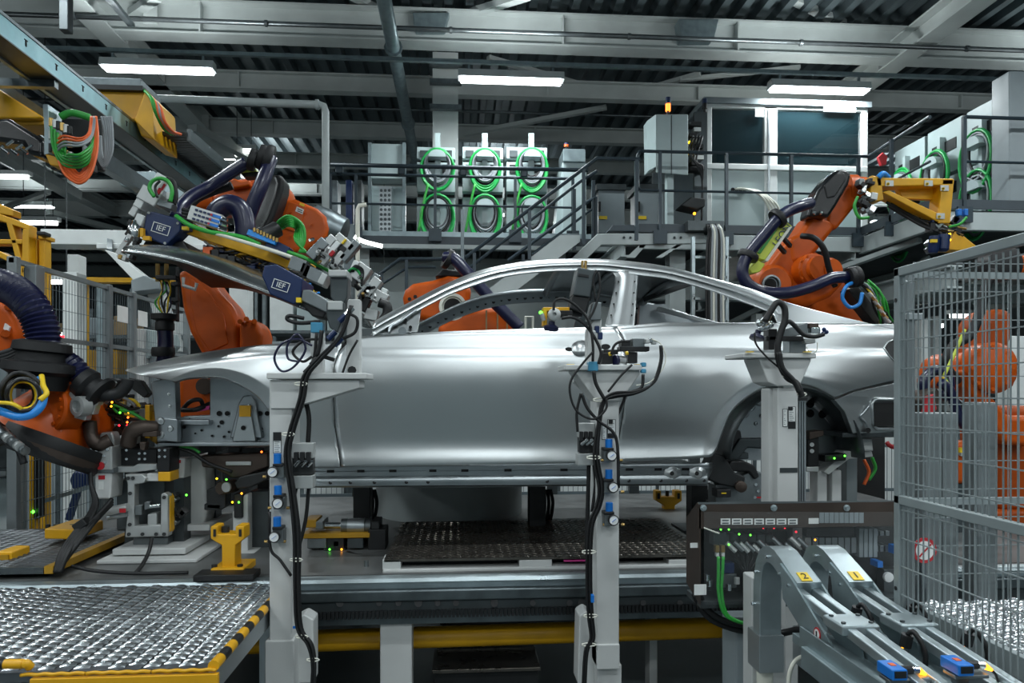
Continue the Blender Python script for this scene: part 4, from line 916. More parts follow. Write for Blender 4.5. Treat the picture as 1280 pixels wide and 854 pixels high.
# --- second post
c2 = thing('fixture_post', 'pale fixture post in front of the car door with three blue regulators', 'fixture', P(760, 840, D), 'pale fixture posts in front of the car')
a, c = P(745.5, 600, D), P(774, 600, D)
b = B(); b.bb((a.x, D, .5), (c.x, D+.15, P(760, 500, D).z)); ob('column', b, 'fixture', c2, bevel=.006)
b = B(); b.bb((a.x, D-.01, P(760, 836, D).z), (c.x, D+.16, P(760, 805, D).z)); ob('collar', b, 'fixture', c2, bevel=.004)
b = B(); b.bb((a.x+.01, D+.04, 0), (c.x+.02, D+.16, P(760, 836, D).z)); ob('foot', b, 'fixture', c2, bevel=.006)
b = B(); b.poly([(745, 856), (722, 856), (724, 770), (733, 764), (745, 772)], D+.1, .12); ob('foot_gusset', b, 'fixture', c2, bevel=.008)
b = B(); b.poly([(717, 463), (800, 463), (800, 468), (776, 502), (745, 502)], D-.01, .17); ob('head_gusset', b, 'fixture', c2, bevel=.006)
b = B(); b.poly([(719, 470), (745, 500), (745, 512), (738, 498), (717, 478)], D+.16, .03); ob('side_web', b, 'fixture', c2)
b = B(); b.pbox(706, 456, 803, 463, D-.03, .22); ob('head_plate', b, 'fixture', c2, bevel=.005)
b = B(); b.poly([(734, 456), (734, 412), (746, 395), (752, 400), (752, 456)], D+.06, .06); ob('upright', b, 'fixture', c2, bevel=.005)
b = B(); b.poly([(735, 400), (741, 378), (752, 378), (752, 400)], D+.04, .08); ob('arm_block', b, 'steel', c2, bevel=.004)
b = B(); b.poly([(723, 334), (744, 338), (738, 372), (716, 369)], D-.01, .11); ob('sensor_head', b, 'gunmetal', c2, bevel=.006)
b = B(); b.poly([(716, 369), (738, 372), (732, 392), (712, 386)], D, .1); ob('sensor_base', b, 'black', c2, bevel=.006)
b = B(); b.poly([(723, 342), (736, 344), (736, 347), (723, 345)], D-.015, .01); ob('sensor_slot', b, 'black', c2)
for x in (728, 732): b = B(); b.cyl(P(x, 337, D+.03), P(x, 326, D+.03), .006, 8); ob('copper_fitting', b, 'brass', c2)
b = B(); b.poly([(679, 384), (712, 384), (712, 389), (684, 389), (684, 407), (679, 407)], D+.01, .06); ob('yellow_holder', b, 'yellow', c2, bevel=.003)
b = B(); b.pbox(697, 388, 716, 394, D+.0, .07); ob('clamp_block', b, 'black', c2, bevel=.003)
b = B(); b.pbox(684, 389, 728, 396, D+.03, .04); ob('clamp_arm', b, 'black', c2, bevel=.003)
b = B(); b.lathe(P(692, 394, D), V((0, -1, 0)), [(0, .026), (.03, .026), (.034, .02), (.034, .008), (.02, .007)], 18); ob('suction_mount', b, 'steel_lt', c2, smooth='a')
b = B(); b.lathe(P(690, 402, D-.01), V((-.1, .2, -1)), [(0, .012), (.012, .014), (.02, .03), (.034, .03), (.038, .026)], 18); ob('suction_cup', b, 'hose', c2, smooth='a')
b = B(); b.cyl(P(677, 392, D), P(680, 401, D), .009, 8); ob('sensor_tip', b, 'steel_lt', c2); b = B(); b.ball(P(676, 391, D), .008, 8); ob('led', b, 'led_g', c2)
b = B(); b.pbox(736, 452, 748, 464, D-.05, .05); ob('junction_box', b, 'teal', c2, bevel=.004)
# right hand clamp on the plate
for x0, y0, x1, y1, dd, m in ((777, 425, 788, 434, .02, 'black'), (791, 423, 806, 434, .0, 'steel'), (775, 433, 812, 439, .0, 'black'), (753, 441, 766, 455, .02, 'black'), (785, 440, 797, 454, .02, 'black'), (755, 437, 773, 443, .05, 'darkmetal')):
    b = B(); b.pbox(x0, y0, x1, y1, D+dd, .06); ob('clamp_part', b, m, c2, bevel=.003)
b = B(); b.lathe(P(781, 450, D+.03), V((-1, -.3, 0)), [(0, .016), (.03, .016), (.045, .022), (.05, .022)], 14); ob('suction_mount', b, 'steel_lt', c2, smooth='a'); b = B(); b.lathe(P(772, 451, D+.01), V((-1, -.3, 0)), [(0, .022), (.01, .026), (.014, .024)], 14); ob('suction_cup', b, 'hose', c2, smooth='a')
for x, y in ((761, 443), (782, 442)): b = B(); b.cyl(P(x, y, D-.01), P(x+3, y-1, D-.01), .008, 8); ob('yellow_plug', b, 'cyellow', c2)
for x, y, m in ((809, 427, 'steel_lt'), (813, 426, 'chrome'), (817, 428, 'steel_lt'), (804, 456, 'teal'), (804, 464, 'teal')): b = B(); b.box(P(x, y, D-.02), (.02, .03, .018)); ob('coupling', b, m, c2, bevel=.004)
lab(c2, 760, 525, 769, 547, D, 5); plate(c2, 761, 525, 766, 530, D-.004, 'black'); lab(c2, 753, 531, 758, 549, D)
for a_ in ((761, 549, 11, 764, 569.5), (761, 587, 12, 766, 609), (761.5, 628, 12, 766.5, 650)): gauge_set(c2, *a_, D)
valve(c2, 723, 529, 744, 582, D+.02)
for i in range(4):
    o = i*2
    cable(c2, [(827-o*.3, 432), (827-o*.3, 452), (818-o*.5, 478+o*.3), (795, 489+o*.5), (768, 491+o), (753+o*.6, 502), (748+o*.5, 525), (742+o, 570), (748+o, 610), (745+o, 632), (735+o, 660), (733+o, 720), (735+o, 770), (738+o*.8, 798), (731+o*.6, 815), (728+o*.6, 862)], D-.05+.014*(i % 2), .005, nm='trunk_cable')
cable(c2, [(692, 388), (694, 376), (706, 374), (722, 384), (736, 402), (741, 430), (741, 452)], D-.06, .006); cable(c2, [(702, 398), (716, 397), (730, 405), (742, 420), (751, 440), (748, 455)], D-.05, .007)
cable(c2, [(741, 440), (728, 455), (714, 475), (713, 495), (722, 515), (742, 524), (757, 512), (758, 498)], D-.07, .005); cable(c2, [(742, 464), (745, 480), (756, 500)], D-.06, .008)
cable(c2, [(764, 443), (768, 432), (776, 427), (785, 427)], D-.02, .006); cable(c2, [(804, 468), (802, 484), (790, 490)], D-.04, .007); cable(c2, [(790, 456), (776, 470), (760, 490)], D-.05, .005)
cable(c2, [(815, 424), (826, 430), (832, 446), (828, 462), (812, 478), (795, 482)], D-.04, .0025, 'cwhite'); cable(c2, [(727, 492), (734, 510), (748, 526), (766, 540), (772, 560), (773, 610)], D-.05, .007); cable(c2, [(726, 492), (721, 515), (722, 540)], D-.04, .006)
cable(c2, [(736, 580), (735, 620), (733, 690)], D+.04, .009); cable(c2, [(742, 580), (744, 605), (740, 640)], D+.03, .007); cable(c2, [(782, 494), (776, 510), (770, 524)], D+.05, .006); cable(c2, [(748, 340), (750, 360), (744, 384), (736, 400)], D-.02, .005); cable(c2, [(746, 338), (742, 350), (744, 376)], D-.02, .004)
for x, y in ((742, 418), (746, 412), (750, 420)): b = B(); b.box(P(x, y, D-.04), (.02, .02, .03)); ob('connector', b, 'steel_lt' if x == 742 else 'navy', c2, bevel=.004)
b = B(); b.pbox(739, 744, 743, 754, D-.07, .02); ob('blue_clip', b, 'blue', c2, bevel=.003)
for x, y in ((750, 500), (742, 572), (736, 690), (738, 770), (736, 806)): b = B(); b.tube([P(x+9*math.cos(k*.7), y+2*math.sin(k*.7), D-.05) for k in range(9)], .003, 5, True); ob('cable_tie', b, 'cwhite', c2)
# --- third post
D = 3.05
c3 = thing('fixture_post', 'pale fixture post in front of the rear wheel arch beside an aluminium profile', 'fixture', P(980, 800, D), 'pale fixture posts in front of the car')
a, c = P(963, 600, D+.03), P(998, 600, D)
b = B(); a = P(972, 600, D); b.bb((a.x, D, 0), (c.x, D+.16, P(980, 485, D).z)); ob('column', b, 'fixture', c3, bevel=.006)
b = B(); a = P(961, 600, D+.05); e = P(971, 600, D+.05); b.bb((a.x, D+.05, 0), (e.x+.01, D+.14, P(980, 485, D).z)); ob('side_column', b, 'fixture', c3, bevel=.01)
b = B(); b.poly([(948, 448), (1015, 448), (1014, 452), (1000, 483), (972, 483), (960, 478)], D-.01, .17); ob('head_gusset', b, 'fixture', c3, bevel=.006)
b = B(); b.pbox(929, 441.5, 1021, 447.5, D-.03, .22); ob('head_plate', b, 'fixture', c3, bevel=.005)
b = B(); b.pbox(999, 500, 1008, 640, D+.04, .1); ob('profile_strut', b, 'alu', c3, bevel=.004); b = B(); b.pbox(998, 497, 1009, 501, D+.03, .12); ob('profile_cap', b, 'black', c3)
for x in (1002, 1005): b = B(); b.pbox(x-.4, 502, x+.4, 640, D+.037, .01); ob('profile_groove', b, 'gunmetal', c3)
lab(c3, 979, 512, 984, 533, D); lab(c3, 986, 509, 994, 535.5, D, 8.5); plate(c3, 986, 509, 991, 513, D-.004, 'black'); plate(c3, 975, 585, 997, 591, D, 'gunmetal', 'dark_strip')
b = B(); b.pbox(987, 424, 1008, 441.5, D+.02, .07); ob('pedestal', b, 'steel', c3, bevel=.004)
b = B(); b.poly([(977, 413), (1010, 403), (1010, 417), (977, 424)], D+.0, .06); ob('cylinder_block', b, 'steel', c3, bevel=.004)
for x0, y0, x1, y1, m in ((961, 411, 972, 437, 'black'), (958, 420, 1005, 426, 'black'), (1006, 423, 1020, 429, 'steel_lt'), (1012, 404, 1024, 410, 'bronze'), (1014, 409, 1026, 417, 'chrome')):
    b = B(); b.pbox(x0, y0, x1, y1, D-.01, .06); ob('clamp_part', b, m, c3, bevel=.004)
b = B(); b.lathe(P(948, 413, D), V((-.3, -.2, -1)), [(0, .012), (.02, .014), (.028, .03), (.04, .032), (.044, .026)], 18); ob('suction_cup', b, 'hose', c3, smooth='a')
for x, y in ((949, 404), (955, 401), (958, 409), (952, 411), (963, 406)): b = B(); b.ball(P(x, y, D-.02), .016, 10); ob('fitting', b, 'chrome', c3, smooth=True)
for x, y in ((1030, 412), (1033, 415), (1029, 417)): b = B(); b.ball(P(x, y, D-.02), .01, 8); ob('blue_fitting', b, 'navy', c3, smooth=True)
cable(c3, [(956, 402), (964, 388), (972, 378), (980, 384), (981, 400), (975, 418), (972, 436), (975, 455), (984, 472), (996, 480), (1002, 496)], D-.06, .014); cable(c3, [(976, 420), (980, 408), (986, 402), (994, 408), (1004, 418), (1018, 421), (1030, 418)], D-.05, .01)
cable(c3, [(974, 440), (978, 460), (992, 476), (999, 490)], D-.08, .011); cable(c3, [(943, 416), (945, 430), (958, 446), (974, 460)], D-.05, .004); cable(c3, [(1022, 428), (1021, 438), (1014, 442), (1008, 434)], D-.03, .002, 'cwhite')
b = B(); b.cyl(P(957, 401, D-.05), P(961, 394, D-.05), .014, 10); ob('brass_nut', b, 'brass', c3)
for x, y in ((1002, 493), (984, 470)): b = B(); b.tube([P(x+6*math.cos(k*.7), y+2*math.sin(k*.7), D-.06) for k in range(9)], .003, 5, True); ob('cable_tie', b, 'cwhite', c3)
for t, xs_, y_ in ((c1, (1,), 0), (c2, (716, 800), 459), (c3, (940, 1012), 443)):
    if y_:
        for x in xs_: q = B(); p = P(x-3, y_-3, D-.04); q.box(p, (.03, .02, .004)); ob('yellow_tag', q, 'cyellow', t)
# ================================================================ control box
D = 2.5
cb = thing('control_box', 'open steel control box with labels and clear plastic film beside the fence post', 'control box', P(1000, 757, D))
b = B(); b.pbox(874, 628, 1131, 757, D+.16, .02); ob('back_plate', b, 'darkmetal', cb)
b = B(); b.pbox(873, 628, 1131, 660, D, .02); ob('top_band', b, 'bronze', cb, bevel=.003)
b = B(); b.hexa([P(873, 631, D), P(1131, 627, D), P(1131, 631, D+.2), P(870, 634, D+.2), P(873, 628, D), P(1131, 625.5, D), P(1131, 629, D+.2), P(870, 632, D+.2)]); ob('top_lid', b, 'steel', cb)
b = B(); b.poly([(860, 648), (873, 630), (876, 638), (876, 757), (868, 744), (860, 730)], [D+.14, D, D, D, D+.08, D+.14], .02); ob('side_plate', b, 'bronze', cb)
b = B(); b.pbox(876, 750, 1131, 758, D+.02, .16); ob('bottom_plate', b, 'gunmetal', cb)
for x in (879, 967, 1058): q = B(); q.lathe(P(x, 635, D), V((0, -1, 0)), [(0, .012), (.004, .012), (.005, .008), (.012, .007)], 12); ob('screw', q, 'zinc', cb, smooth='a')
for i in range(7): plate(cb, 901+i*14, 648.5, 913+i*14, 656, D)
plate(cb, 1011, 648, 1023.5, 655, D)
for i in range(9): plate(cb, 1024.5+i*6.2, 641, 1030+i*6.2, 654, D, 'cabinet')
for i in range(7):
    for dy in (0, 3.6):
        plate(cb, 903+i*14, 650+dy, 911+i*14, 651.2+dy, D-.002, 'gunmetal', 'print_line')
plate(cb, 863, 679, 874, 685, D+.02); plate(cb, 868, 731, 883, 744, D-.02)
def mod(x0, y0, x1, y1, m, dd=.1): b = B(); b.pbox(x0, y0, x1, y1, D+dd, .05); return ob('module', b, m, cb, bevel=.002)
for i in range(3): mod(945+i*13.5, 657, 957+i*13.5, 664, 'darkmetal'); b = B(); b.ball(P(954+i*13.5, 660, D+.09), .0035, 8); ob('led', b, 'led_r', cb)
mod(991, 659, 1003, 688, 'cabinet'); mod(1006, 672, 1014, 690, 'cabinet')
for i in range(7): mod(1016+i*8, 672, 1023+i*8, 692, 'steel')
for i in range(4): mod(1074+i*6, 661, 1079+i*6, 697, 'cabinet', .09)
mod(1008, 660, 1068, 671, 'black')
for i in range(6): mod(903+i*11, 668, 912+i*11, 678, 'gunmetal')
for i in range(3): mod(1093+i*7, 664, 1098+i*7, 670, 'steel'); mod(1093+i*7, 682, 1098+i*7, 690, 'steel')
mod(905, 704, 918, 717, 'navy', .06); mod(904, 718, 921, 735, 'steel', .06); mod(892, 666, 908, 682, 'gunmetal', .08); mod(1120, 683, 1127, 694, 'blue', .05); mod(1097, 702, 1104, 710, 'blue', .05); mod(1105, 712, 1128, 745, 'gunmetal', .1)
for x, y, m in ((901, 662, 'led_g'), (900, 660, 'led_g'), (911, 662, 'led_g'), (924, 668, 'led_g'), (938, 669, 'led_g'), (911, 681, 'led_g'), (995, 665, 'led_r'), (1019, 675, 'led_a'), (1016, 693, 'led_a'), (1011, 690, 'led_y')):
    b = B(); b.ball(P(x, y, D+.04), .0035, 8); ob('led', b, m, cb)
b = B(); b.lathe(P(1109, 721, D+.06), V((0, -1, 0)), [(0, .018), (.012, .018), (.013, .014)], 16); ob('gauge', b, 'gauge', cb, smooth='a')
random.seed(11)
for i in range(12):
    x = 907+i*8+random.random()*3
    b = B(); p = P(x, 672+random.random()*12, D+.05); b.cyl(p, p+V((.03, -.01, -.03)), .009, 8); ob('plug', b, 'steel' if i % 2 else 'steel_lt', cb)
    cable(cb, [(x+4, 682), (x+10, 695), (930+i*2, 715), (938+i*2.5, 742), (945+i*3, 760)], D+.06+.004*i, .006)
for i in range(2):
    b = B(); b.pbox(894.5+i*7, 682, 899.5+i*7, 691, D+.02, .02); ob('plug', b, 'brass', cb, bevel=.002); b = B(); b.pbox(895.5+i*7, 691, 899+i*7, 696, D+.025, .015); ob('plug_tail', b, 'paper', cb)
    cable(cb, [(898+i*6, 696), (898+i*5, 715), (898+i*4, 740), (904+i*3, 765), (918+i*3, 776), (948, 783)], D+.0, .006, 'green', 'green_cable')
for x, y in ((884, 726), (887, 733), (911, 738), (921, 730), (947, 718)): b = B(); b.cyl(P(x, y, D+.04), P(x, y-8, D+.04), .01, 10); ob('fitting', b, 'chrome' if x < 912 else 'steel_lt', cb)
g = []                                            # the clear film, bulging a little
for i in range(27):
    x = 880+i*250/26
    g.append([P(x, 640+j*116/12, D-.03-.018*math.sin(math.pi*j/12)-.006*math.sin(i*1.3+j*.6)) for j in range(13)])
ob('plastic_film', B().grid(g), 'plexi', cb, smooth=True)
cable(cb, [(880, 660), (893, 665), (899, 667)], D-.03, .003, 'cwhite', 'film_crease')
cable(cb, [(872, 740), (884, 762), (905, 776), (930, 782), (950, 786)], D+.05, .012); cable(cb, [(868, 742), (884, 770), (915, 785), (950, 790)], D+.07, .014)
# ================================================================ two curved chutes with rails
def sweep(path, X, w_, h):                         # path of (Y, Z) of the upper face, box section
    rows = []
    for i, (y, z) in enumerate(path):
        a = path[max(i-1, 0)]; c = path[min(i+1, len(path)-1)]; d = V((0, c[0]-a[0], c[1]-a[1])).normalized(); n = V((0, d.z, -d.y))
        p = V((X, y, z)); rows.append([p-V((w_/2, 0, 0)), p+V((w_/2, 0, 0)), p+V((w_/2, 0, 0))+n*h, p-V((w_/2, 0, 0))+n*h, p-V((w_/2, 0, 0))])
    b = B().grid(rows); b.f += [(0, 1, 2, 3), tuple(len(b.v)-5+k for k in (3, 2, 1, 0))]; return b
ARC = [(2.31, .78), (2.31, .9), (2.308, 1.0), (2.302, 1.05), (2.288, 1.095), (2.262, 1.132), (2.228, 1.154), (2.19, 1.162), (2.15, 1.157), (2.11, 1.142), (2.06, 1.121), (2.0, 1.097)]
for k, (X, num, lb) in enumerate(((1.0, '2', 'curved galvanised chute marked 2 in front of the control box'), (1.155, '1', 'curved galvanised chute marked 1 next to the fence post'))):
    t = thing('curved_chute', lb, 'chute', (X, 2.0, 0))
    ob('arch_channel', sweep(ARC, X, .072, -.052), 'zinc', t, smooth='a', bevel=.002, seg=1)
    b = B(); b.bb((X-.041, 2.25, .74), (X+.041, 2.345, .86)); ob('inlet_sleeve', b, 'alu', t, bevel=.002)
    for s in (-1, 1):
        for y, z in ((2.31, .95), (2.29, 1.06), (2.2, 1.13), (2.11, 1.1), (2.05, 1.08)):
            q = B(); q.cyl(V((X+s*.034, y-.01, z)), V((X+s*.046, y-.01, z)), .006, 6); ob('bolt', q, 'chrome', t)
    b = B(); b.prism([V((X-.042, y, z)) for y, z in ((2.10, 1.13), (2.02, 1.10), (1.80, .99), (1.78, .93), (1.86, .93), (2.08, 1.03))], V((.006, 0, 0))); ob('side_plate', b, 'galv', t)
    b = B(); b.prism([V((X+.036, y, z)) for y, z in ((2.10, 1.13), (2.02, 1.10), (1.80, .99), (1.78, .93), (1.86, .93), (2.08, 1.03))], V((.006, 0, 0))); ob('side_plate', b, 'galv', t)
    for s in (-1, 1):
        b = B(); b.hexa([V((X+s*.024-.012, 2.03, 1.055)), V((X+s*.024+.012, 2.03, 1.055)), V((X+s*.024+.012, 2.03, 1.08)), V((X+s*.024-.012, 2.03, 1.08)), V((X+s*.024-.012, 1.2, .985)), V((X+s*.024+.012, 1.2, .985)), V((X+s*.024+.012, 1.2, 1.01)), V((X+s*.024-.012, 1.2, 1.01))]); ob('guide_rail', b, 'zinc', t, bevel=.004)
    b = B(); b.bb((X-.05, 1.2, .93), (X+.05, 2.0, .955)); ob('base_channel', b, 'galv', t)
    for s in (-1, 1): b = B(); b.bb((X+s*.05-.003, 1.25, .93), (X+s*.05+.003, 1.95, .99)); ob('base_wall', b, 'galv', t)
    b = B(); b.bb((X-.05, 1.73, 1.035), (X+.05, 1.83, 1.062)); ob('slide_plate', b, 'zinc', t, bevel=.006)
    for s in (-1, 1):
        for y in (1.75, 1.81): q = B(); q.cyl(V((X+s*.036, y, 1.06)), V((X+s*.036, y, 1.066)), .006, 8); ob('screw', q, 'gunmetal', t)
    b = B(); b.bb((X-.045, 1.48, .98), (X+.04, 1.56, 1.03)); ob('end_stop', b, 'steel', t, bevel=.006)
    b = B(); b.cyl(V((X+.0, 1.5, 1.01)), V((X+.0, 1.36, 1.0)), .016, 12); ob('cylinder_rod', b, 'chrome', t, smooth='a')
    b = B(); b.cyl(V((X+.03, 1.47, .99)), V((X+.03, 1.42, .99)), .02, 12); ob('black_knob', b, 'black', t, smooth='a')
    for y in (1.9, 1.68):
        q = B(); q.cyl(V((X+.07, y, .97)), V((X+.075, y-.01, 1.03)), .01, 10); ob('sensor', q, 'steel', t); q = B(); q.cyl(V((X+.075, y-.01, 1.03)), V((X+.078, y-.015, 1.06)), .014, 10); ob('sensor_plug', q, 'black', t)
        q = B(); q.ball(V((X+.069, y-.012, 1.03)), .005, 8); ob('led', q, 'led_a', t)
        q = B(); q.tube(spl([V((X+.078, y-.015, 1.06)), V((X+.085, y-.03, 1.07)), V((X+.1, y-.05, 1.02)), V((X+.09, y-.04, .93))], 5), .006, 6); ob('sensor_cable', q, 'black', t, smooth=True)
    pc = V((X-.002, 2.025, 1.107)); b = B(); R_ = Matrix.Rotation(math.radians(-21.5), 3, 'X').inverted()
    sl = math.atan2(1.121-1.097, .06)
    R_ = Matrix.Rotation(sl, 3, 'X'); b.box(pc+V((0, 0, .0015)), (.032, .04, .002), R_); ob('number_plate', b, 'cyellow', t)
    txt('number', num, .036, pc+R_@V((0, 0, .0035)), 'black', t, M=R_@Matrix.Rotation(0, 3, 'Z'))
    b = B(); b.box((X-.06, 1.7, .92), (.02, .42, .06)); ob('support_beam', b, 'galv', t, bevel=.004)
    b = B(); b.box((X-.02, 1.62, .46), (.06, .06, .92)); ob('stand', b, 'galvd', t)
    bs = thing('blue_sensor', 'blue optical sensor with orange plug, %s' % ('in front of chute 2' if k == 0 else 'nearer the wire fence'), 'sensor', (X+.01, 1.42, 1.0)); q0 = P(1115 if k == 0 else 1196, 838 if k == 0 else 832, 1.5-.05*k)
    b = B(); b.box(q0, (.034, .06, .024)); ob('housing', b, 'blue', bs, bevel=.003); b = B(); b.box(q0+V((-.0, 0, .0125)), (.012, .014, .002)); ob('marking', b, 'corange', bs)
    b = B(); b.box(q0+V((0, -.031, .002)), (.026, .002, .014)); ob('lens', b, 'black', bs)
    b = B(); b.box(q0+V((.02, 0, -.018)), (.075, .04, .008)); ob('bracket', b, 'steel', bs, bevel=.002)
    b = B(); b.box(q0+V((.03, 0, -.06)), (.03, .03, .09)); ob('bracket_post', b, 'steel', bs)
    b = B(); b.cyl(q0+V((.02, 0, .0)), q0+V((.045, 0, .0)), .009, 10); ob('plug', b, 'black', bs); b = B(); b.cyl(q0+V((.045, 0, 0)), q0+V((.06, 0, -.002)), .008, 10); ob('plug_ring', b, 'chrome', bs)
    b = B(); b.cyl(q0+V((.06, 0, -.002)), q0+V((.078, 0, -.012)), .008, 8, .003); ob('plug_tail', b, 'led_a', bs); b = B(); b.tube(spl([q0+V((.078, 0, -.012)), q0+V((.09, .0, -.03)), q0+V((.1, 0, -.08))], 4), .003, 5); ob('cable', b, 'black', bs, smooth=True)
sg = thing('warning_disc', 'small round warning sticker on the side of chute 2', 'sticker', (.957, 1.9, 1.0))
b = B(); b.cyl(V((.9575, 1.87, .995)), V((.956, 1.87, .995)), .018, 20); ob('disc', b, 'red', sg); b = B(); b.cyl(V((.9565, 1.87, .995)), V((.9552, 1.87, .995)), .013, 20); ob('centre', b, 'paper', sg); b = B(); b.box((.955, 1.87, .995), (.002, .006, .016)); ob('hand_mark', b, 'black', sg)
t = thing('chute_pedestal', 'pale block pedestal with white hose under the curved chutes', 'pedestal', (1.0, 2.35, 0))
b = B(); b.bb((.98, 2.36, 0), (1.10, 2.44, 1.02)); ob('block', b, 'fixture', t, bevel=.006); b = B(); b.bb((1.02, 2.6, 0), (1.15, 2.75, .79)); ob('block', b, 'cabinet', t, bevel=.01)
b = B(); b.tube(spl([V((1.0, 2.3, .78)), V((1.0, 2.3, .65)), V((1.01, 2.28, .5)), V((1.03, 2.26, .3))], 5), .026, 12); ob('white_hose', b, 'cwhite', t, smooth=True)
b = B(); b.tube(spl([P(1030, 818, 2.0), P(1000, 822, 2.0), P(988, 838, 2.0), P(985, 862, 2.0)], 5), .006, 6); ob('white_cable', b, 'cwhite', t, smooth=True)
for i in range(3): b = B(); b.tube(spl([P(1010-i*2, 745, 2.2), P(1003-i*2, 770, 2.15), P(1012, 795+i*4, 2.1), P(1022+i*3, 812, 2.05)], 5), .009, 6); ob('black_cable', b, 'rubber', t, smooth=True)
b = B(); b.tube(spl([P(945, 786, 2.4), P(972, 792, 2.35), P(1000, 788, 2.3), P(1022, 800, 2.2)], 5), .012, 6); ob('black_cable', b, 'rubber', t, smooth=True)
# ================================================================ wire fence on the right
fp = thing('fence_post', 'grey square fence post standing beside the rear of the car', 'post', P(1136, 854, 1.95))
a, c = P(1132, 500, 1.95), P(1146, 500, 1.95); b = B(); b.bb((a.x, 1.95, 0), (c.x, 1.985, P(1136, 349, 1.95).z)); ob('tube', b, 'post', fp, bevel=.012, seg=3)
b = B(); b.bb((a.x+.012, 1.955, P(1136, 349, 1.95).z-.01), (c.x-.006, 1.99, P(1136, 338, 1.95).z)); ob('cap', b, 'post', fp, bevel=.004)
b = B(); b.bb((a.x-.002, 1.94, P(1136, 400, 1.95).z), (c.x+.012, 1.952, P(1136, 392, 1.95).z)); ob('bracket', b, 'alu', fp, bevel=.002)
XF = 1.218
fn = thing('wire_fence', 'grey wire mesh safety fence panel running towards the viewer', 'fence', (XF, 1.5, 0))
def rl(nm, y0, y1, z0, z1, X=XF, w_=.02): b = B(); b.bb((X-w_/2, y0, z0), (X+w_/2, y1, z1)); ob(nm, b, 'fence', fn, bevel=.003)
rl('top_rail', 1.0, 1.93, 1.965, 1.99); rl('middle_rail', 1.0, 1.93, 1.335, 1.36); rl('end_upright', 1.905, 1.93, .1, 1.99); rl('bottom_rail', 1.0, 1.93, .1, .125)
b = B()
for i in range(42):
    y = 1.9-i*.0215; b.box((XF, y, 1.03), (.003, .003, 1.86))
stuff(ob('vertical_wires', b, 'fence', fn))
b = B()
for i in range(24): b.box((XF-.003, 1.47, .15+i*.078), (.003, .9, .0032))
stuff(ob('horizontal_wires', b, 'fence', fn))
for z in (1.9, 1.1, .6): q = B(); q.cyl(V((XF-.012, 1.918, z)), V((XF-.009, 1.918, z)), .006, 8); ob('rivet', q, 'black', fn)
f2 = thing('rear_wire_fence', 'second wire fence panel facing the viewer behind the first', 'fence', (2, 2.9, 0))
D = 2.9; xa, xb = P(1144, 400, D).x, 4.2
for y in (344, 627): b = B(); zz = P(1200, y, D).z; b.bb((xa, D, zz-.014), (xb, D+.02, zz+.014)); ob('rail', b, 'fence', f2)
b = B()
for i in range(48): b.box((xa+.02+i*.05, D+.01, 1.1), (.003, .003, 2.1))
stuff(ob('vertical_wires', b, 'fence', f2))
b = B()
for i in range(18): b.box(((xa+xb)/2, D+.014, .15+i*.12), (xb-xa, .0035, .004))
stuff(ob('horizontal_wires', b, 'fence', f2))
for x in (1168, 1187, 1234):
    p = P(x, 600, 3.2); b = B(); b.bb((p.x-.045, 3.2, 0), (p.x+.045, 3.3, P(x, 516 if x < 1200 else 503, 3.2).z)); q_ = one('grey_upright', b, 'post', 'grey square upright behind the fence, %s' % {1168: 'nearest the fence post', 1187: 'touching the one by the fence post', 1234: 'in front of the far orange robot'}[x], 'post', bevel=.006)
rw = thing('side_walkway', 'bright silver tread walkway behind the wire fence', 'walkway', (2, 2.2, .8))
plank_walk(rw, 1.70, 1.70+.217*5, 1.5, 2.6, .847, .217, 'tread', 'treadbase')
b = B(); b.bb((1.675, 1.5, .78), (1.70, 2.6, .852)); ob('side_angle', b, 'fence', rw, bevel=.003)
for Y in (1.6, 1.9, 2.2, 2.5): b = B(); b.bb((1.70, Y, 0), (1.75, Y+.04, .8)); ob('leg', b, 'fence', rw)
# ================================================================ robots
def hose(t, pts, r, m='hose', rib=0, nm='hose', k=8, n=14):
    q = spl([P(*p) for p in pts], k)
    if rib:                                          # corrugated
        L = [0]; 
        for a, c in zip(q, q[1:]): L.append(L[-1]+(c-a).length)
        N = int(L[-1]/rib)*2; out = []
        for i in range(N+1):
            s = L[-1]*i/N; j = 0
            while j < len(L)-2 and L[j+1] < s: j += 1
            out.append(q[j].lerp(q[j+1], (s-L[j])/max(1e-6, L[j+1]-L[j])))
        b = B(); b.tube(out, [r*(1.0 if i % 2 else .86) for i in range(len(out))], n); return ob(nm, b, m, t, smooth='a')
    b = B(); b.tube(q, r, n); return ob(nm, b, m, t, smooth=True)
def ring(t, p, d, r, w_=.03, m='rubber', nm='hose_clamp', hole=.62):
    d = d.normalized(); b = B(); b.lathe(p-d*w_/2, d, [(0, r*hole), (0, r), (w_*.3, r*1.06), (w_*.7, r*1.06), (w_, r), (w_, r*hole)], 20); return ob(nm, b, m, t, smooth='a')
def solid(t, pts, D, dep, m, nm, bev=.02, seg=3):
    b = B(); b.poly(pts, D, dep); return ob(nm, b, m, t, bevel=bev, seg=seg)
def drum(t, p, d, prof, m, nm, n=28):
    b = B(); b.lathe(p, d, prof, n); return ob(nm, b, m, t, smooth='a')
def blt(t, c, d, R, n, r=.008, m='orange', h=.012, nm='bolt'):
    d = d.normalized(); u, v = basis(d)
    for i in range(n):
        p = c+(u*math.cos(2*math.pi*i/n)+v*math.sin(2*math.pi*i/n))*R; b = B(); b.cyl(p, p+d*h, r, 6); ob(nm, b, m, t)
